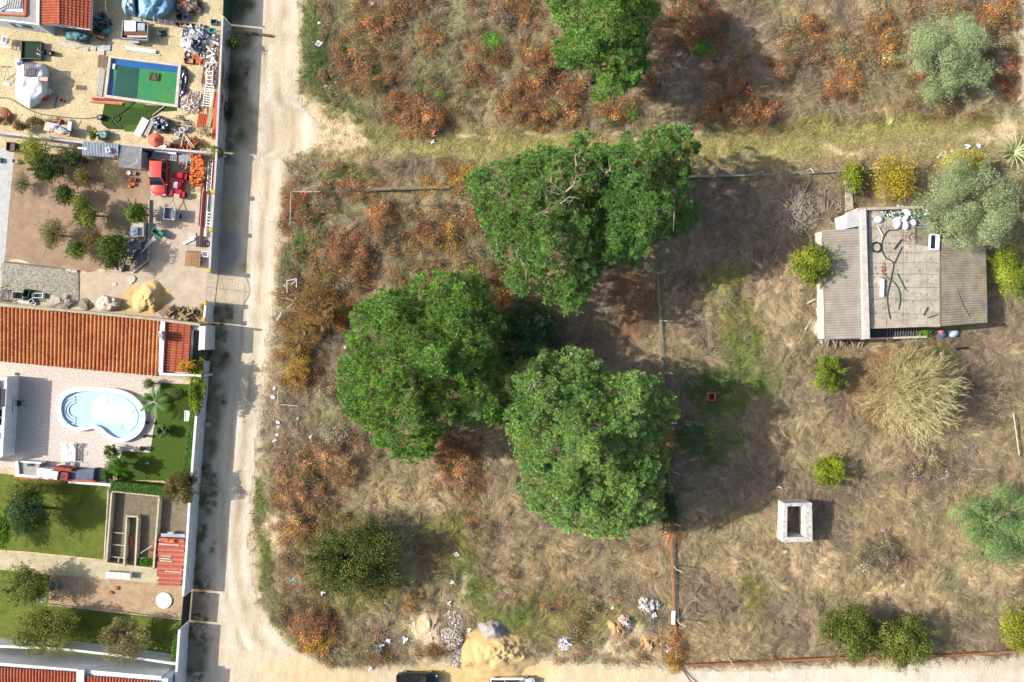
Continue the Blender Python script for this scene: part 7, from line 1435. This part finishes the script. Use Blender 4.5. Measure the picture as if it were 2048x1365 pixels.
one('stone_block', 'white broken block in the grass below the well', 'block', M(fr(1568,1101,10)).box((0,0,.3), (.42,.3,.3), taper=.85), PALEC); one('stone_block', 'small grey block in the grass above the well', 'block', M(fr(1558,974,-30)).box((0,0,.35), (.4,.2,.2), taper=.9), GREYW)
t = thing('brick_box', 'small orange brick box standing in the shaded grass', 'brick box', P(1421,793)); T = fr(1420,793,-2)
for (c, dd) in (((0,-.36,.35),(.8,.12,.6)),((0,.36,.35),(.8,.12,.6)),((-.34,0,.35),(.12,.59,.6)),((.34,0,.35),(.12,.59,.6))): M(T).box(c, dd).build('brick_side', TERRA, t)
M(T).box((0,0,.5), (.5,.1,.1)).build('inner_bar', DARK, t); M(T).box((0,0,.2), (.55,.55,.1)).build('inner_floor', DARK, t)
# ---------------------------------------------------------------- fences of the right-hand plot
FENC = mat('fence_concrete', (206,200,186), (180,174,160), 4, rough=.95); OST = mat('orange_brick_strip', (184,126,90), (146,104,80), 1.6, rough=.95); FMOS = mat('mossy_plinth', (150,140,112), (124,116,92), 2, rough=.95)
def fence_post(parent, px, py, h, tx, ty, arm=.55, rel=None):
    """upright concrete post with an inclined top arm pointing to (tx,ty) in px"""
    b = P(px, py); z = max(0, gz(px, py))-.05; dv = Vector((tx, -ty, 0)).normalized(); m = M(); top = Vector((b.x, b.y, z+h)); b.z = z-.1
    m.tube([b, top], .055, 4).tube([top, top+dv*arm+Vector((0,0,arm*.75))], .05, 4); return m.build('post', FENC, parent)
def fence(name, label, pts, posts, plinth, ph, tdir, h=1.7, wires=True):
    w_ = [P(*q) for q in pts]; t = thing(name, label, 'fence', (w_[0].x, w_[0].y, 0)); m = M()
    for i in range(len(w_)-1):
        a, b = w_[i], w_[i+1]; d = b-a; za = max(0, gz(*pts[i])); zb = max(0, gz(*pts[i+1])); s = Vector((-d.y,d.x,0)).normalized()*.1
        m.hexa([a-s-Vector((0,0,.1)), b-s-Vector((0,0,.1)), b+s-Vector((0,0,.1)), a+s-Vector((0,0,.1))], [a-s+Vector((0,0,za+ph)), b-s+Vector((0,0,zb+ph)), b+s+Vector((0,0,zb+ph)), a+s+Vector((0,0,za+ph))])
    m.build('plinth', plinth, t)
    tops = []
    for (x, y) in posts: fence_post(t, x, y, h, *tdir); tops.append(P(x, y)+Vector((0,0,max(0, gz(x, y))+h)))
    if wires:
        for k in (.35,.6,.85): 
            m = M(); 
            for a, b in zip(tops, tops[1:]): m.tube([a-Vector((0,0,h*(1-k))), b-Vector((0,0,h*(1-k)))], .008, 3)
            m.build('wire', STEEL, t)
    return t
fence('boundary_fence', 'concrete post fence on a mossy then orange plinth dividing the two plots', [(1312,505),(1316,600),(1322,700),(1328,800)], [(1313,548),(1318,643),(1326,745),(1333,842)], FMOS, .35, (1,.05), 1.5)
fence('boundary_fence', 'lower half of the dividing fence with its orange plinth, below the big pine', [(1328,800),(1333,900),(1338,1000),(1343,1110),(1348,1230),(1354,1330)], [(1338,938),(1342,1040),(1346,1130),(1352,1236)], OST, .4, (1,.25), 1.5)
board('white_plate', 'white plate standing on the orange plinth of the dividing fence', 'plate', 1344, 1231, 88, 1.35, .35, .1, WPLAST, .5)
fence('boundary_fence', 'fence along the grassy track with a grey plinth and stubby posts', [(1375,356),(1500,352),(1650,346),(1750,340),(1830,338)], [(1420,352),(1515,348),(1610,344),(1700,342)], mat('grey_plinth', (170,164,144), (140,134,116), 2), .4, (.15,1), 1.3)
fence('boundary_fence', 'bottom fence on an orange brick plinth beside the sandy track', [(1368,1328),(1500,1322),(1650,1314),(1800,1310),(1900,1308),(2048,1298),(2200,1290)], [(1372,1330),(1458,1318),(1556,1320),(1650,1316),(1745,1312),(1850,1308),(1942,1308),(2036,1300)], OST, .45, (.7,.9), 1.5)
m = M(); m.tube([P(1364,1338,.1), P(1388,1372,.4)], .07, 6); one('rusty_pole', 'rusty pole lying at the fence corner on the sandy track', 'pole', m, RUST)
t = thing('boundary_fence', 'wire fence corner post and rails overgrown with red brambles at the road', 'fence', P(582,384))
for (a, b) in (((584,384),(640,384)),((582,386),(580,450))): M().tube([P(*a,1.1), P(*b,1.1)], .035, 5).build('rail', PALEC, t)
for (x, y) in ((583,385),(580,440),(625,384),(700,380),(780,378),(860,377)): M().tube([P(x,y), P(x,y,1.2)], .05, 5).build('post', PALEC, t)
M().tube([P(625,384,1.0), P(700,380,1.0), P(780,378,1.0), P(860,377,1.0)], .015, 4).build('wire', STEEL, t)
one('plot_wall', 'low dark plinth of the old fence beside the grassy track', 'wall', M().prism([G(*p) for p in ((742,378),(900,374),(900,380),(742,384))], 0, .55), FMOS)
t = thing('broken_gate', 'broken white gate frame standing in the weeds beside the road', 'gate', P(583,568)); 
for (a, b) in (((574,562),(593,558)),((593,558),(593,575)),((574,562),(574,585)),((593,560),(582,570))): M().tube([P(*a,1.0), P(*b,.95)], .035, 5).build('frame_bar', WPLAST, t)
for (x, y) in ((574,562),(593,558)): M().tube([P(x,y), P(x,y,1.0)], .04, 5).build('post', WPLAST, t)
t = thing('fence_remnant', 'two pale rails of a broken fence among the litter by the road', 'fence', P(575,808)); M().tube([P(555,809,.5), P(596,812,.5)], .04, 5).build('rail', PALEC, t); M().tube([P(555,809,.5), P(556,784,.6)], .04, 5).build('rail', PALEC, t); M().tube([P(555,809), P(555,809,.7)], .045, 5).build('post', PALEC, t)
for i, (x, y, r, L) in enumerate(((582,600,-18,.9),(584,612,40,.8),(562,634,62,.9))): board('pale_board', ['upper pale board in the weeds at the road','middle pale board in the weeds at the road','lower pinkish board in the weeds at the road'][i], 'board', x, y, r, L, .12, .05, PALEC, .5)
# ---------------------------------------------------------------- dumped heaps and litter on the plot
RB = [MC['white_rubble'], PALEC, PALEC, MC['pink_rubble'], GREYW, SOILB]
bits('rubble_dump', 'upper part of the whitish rubble dumped left of the sand', 908, 1244, 22, 24, .3, 430, RB, .04, .2, 101, .5); bits('rubble_dump', 'middle part of the whitish rubble dumped left of the sand', 898, 1278, 28, 22, .28, 520, RB, .04, .2, 115, .5); bits('rubble_dump', 'pinkish lower tail of the rubble dumped left of the sand', 914, 1314, 18, 24, .2, 330, RB+[MC['pink_rubble']], .04, .18, 116, .5)
mound('earth_heap', 'pale earth heap with a dark hollow left of the rubble', 'earth heap', 866, 1258, 32, 44, .6, mat('pale_earth', (220,200,170), (190,168,138), 2, rough=.95, bump=.04, bscale=9), 102, .2)
mound('sand_pile', 'wide yellow sand heap at the bottom between the two cars', 'sand pile', 1004, 1308, 84, 60, 1.1, YSAND, 103, .22, 40)
mound('gravel_pile', 'grey gravel heap lying on top of the yellow sand', 'gravel pile', 986, 1264, 30, 26, 1.1, mat('blue_grey_gravel', (184,180,178), (156,154,154), 5, rough=.95, bump=.03, bscale=16), 104, .12)
mound('earth_heap', 'lumpy ochre earth heap beside the fence at the bottom', 'earth heap', 1236, 1258, 24, 20, .6, mat('ochre_earth', (206,176,132), (172,140,100), 2.4, rough=.95, bump=.05, bscale=8), 105, .3); mound('earth_heap', 'brown clod heap nearest the fence corner at the bottom', 'earth heap', 1300, 1290, 34, 26, .5, MC['ochre_earth'], 106, .35)
bits('rubble_dump', 'white rubbish heap near the dividing fence at the bottom', 1296, 1212, 24, 20, .5, 170, [MC['white_rubble'], WPLAST, PALEC, STEEL, WOOD], .08, .34, 107, .5); bits('rubble_dump', 'pinkish white rubble lump below the white rubbish heap', 1250, 1246, 15, 17, .6, 150, [MC['white_rubble'], MC['pink_rubble'], PALEC], .08, .3, 108, .5)
bits('rubble_dump', 'small whitish heap right of the yellow sand', 1131, 1286, 15, 13, .4, 110, [MC['white_rubble'], GALV, WPLAST], .08, .28, 109, .4); bits('rubble_dump', 'small pink and blue rubbish heap at the fence corner', 1338, 1300, 11, 12, .3, 60, [MC['pink_rubble'], WPLAST, SCR[4]], .08, .28, 110, .4); bits('rubble_dump', 'few pale stones under the golden shrub near the agave', 1900, 312, 26, 10, .2, 60, [GREYW, PALEC], .08, .26, 112, .5)
bits('brick_scatter', 'pinkish brick dust and chips scattered on the verge below the clay boards', 412, 1158, 12, 16, .05, 70, [MC['white_rubble'], MC['pink_rubble']], .05, .14, 113, .6); bits('brick_scatter', 'pale chips scattered on the verge beside the dark gate', 398, 1262, 14, 14, .05, 60, [MC['white_rubble'], MC['pink_rubble']], .05, .14, 114, .6)
def litter(px, py, s, c, seed, where):
    random.seed(seed); z = (gz(px, py) if wild_w(np.array([float(px)]), np.array([float(py)]))[0] > 0 else 0)+.22; m = M(fr(px, py, random.uniform(0,360), z)); n = 6
    m.grid(lambda u, v: ((u-.5)*s*(1+.3*math.sin(v*5+seed)), (v-.5)*s*.75*(1+.3*math.sin(u*6+seed)), .10*s*math.sin(u*7+seed)*math.cos(v*6)), n, n, .015)
    return one('litter', where, 'litter', m, mat('litter_%d_%d_%d' % c, c, tuple(max(0, q-22) for q in c), 7, rough=.6, k=.8))
Wt = (242,244,246); Bl = (196,220,236)
for i, (x, y, s, c, l) in enumerate(((755,1310,.9,Bl,'largest pale blue plastic sheet near the lower road bend'),(762,1293,.5,Bl,'pale plastic piece above the largest sheet near the road bend'),(776,1282,.45,Wt,'white plastic piece in line above the pale blue sheets'),(810,1281,.6,Wt,'white bag left of the pale earth heap'),(740,1337,.42,Wt,'white strip of litter at the yellow dirt edge'),(712,1302,.3,Wt,'small white paper left of the pale blue sheets'),(828,1248,.3,Wt,'white paper at the top of the pale earth heap'),(842,1254,.4,Bl,'pale can beside the earth heap'),(898,1207,.4,Wt,'white bag above the rubble heap'),(905,1165,.4,(240,214,210),'pinkish white bag in the tall grass above the rubble'),(938,1260,.45,Wt,'white litter at the right foot of the rubble heap'),(913,1109,.5,Wt,'white bag in the dry grass right of the round dark bush'),(586,1163,.55,(130,200,226),'light blue bag on the slope beside the road'),(582,1130,.25,Bl,'small blue-white scrap above the light blue bag'),(645,1186,.4,Wt,'white litter below the round dark bush'),(560,1240,.3,Wt,'white bag on the verge at the road bend'),(645,1236,.4,Wt,'white bag among the russet brambles at the road bend'),(672,1300,.7,Wt,'large white rag in the brambles at the road bend'),(712,1303,.3,Wt,'white scrap right of the large rag'),(700,1318,.28,Wt,'small white scrap below the large rag'),(580,1082,.35,Wt,'white scrap at the lower end of the cuttings heap'),(548,882,.4,Wt,'topmost white bag of the litter trail by the road'),(553,870,.3,Wt,'white scrap beside the topmost bag of the litter trail'),(545,795,.45,Wt,'white bag at the roadside under the yellowish shrub'),(548,777,.35,Wt,'white scrap above the roadside bag'),(555,845,.35,Wt,'white scrap below the broken fence rail'),(556,855,.35,Bl,'bluish scrap below the broken fence rail'),(595,838,.3,Wt,'white scrap right of the litter trail'),(570,572,.35,Wt,'white scrap at the foot of the broken gate frame'),(566,583,.3,Wt,'white scrap below the broken gate frame'),(638,87,.65,Wt,'square white sheet on the upper verge'),(638,46,.3,Wt,'white scrap above the square sheet on the upper verge'),(650,172,.35,Wt,'white scrap on the green verge above the track mouth'),(865,284,.4,Wt,'white litter under the russet bush at the track'),(744,8,.5,(240,200,196),'pinkish bag at the top edge in the brambles'),(1936,293,.5,Wt,'white bag near the agave'),(1958,292,.4,Wt,'smaller white scrap near the agave'),(1225,1216,.3,Wt,'small white scrap in the tan grass left of the rubbish'),(1308,1232,.5,Wt,'white sheet below the rubbish heap at the fence'),(620,875,.3,Wt,'white scrap on the grey dry bushes'),(592,935,.25,Wt,'white scrap in the upper cuttings heap'),(1882,708,.25,Wt,'white scrap in the grass below the shack'),(570,905,.25,Wt,'tiny white scrap left of the cuttings heap'),(690,695,.25,Wt,'tiny white scrap at the left edge of the round pine'))): litter(x, y, s, c, i, l)
# ---------------------------------------------------------------- cars at the bottom edge
loft_car('dark blue-black off-roader cut by the bottom edge', 836, 1358, 0, 4.0, 1.75, 1.8, mat('navy_car_paint', (38,48,66), (30,38,54), 2, rough=.25, spec=.6), suv=True)
loft_car('white hatchback cut by the bottom edge beside the sand heap', 1024, 1368, 0, 4.55, 1.72, 1.45, mat('white_car_paint', (244,246,248), rough=.25, spec=.6, k=.82))
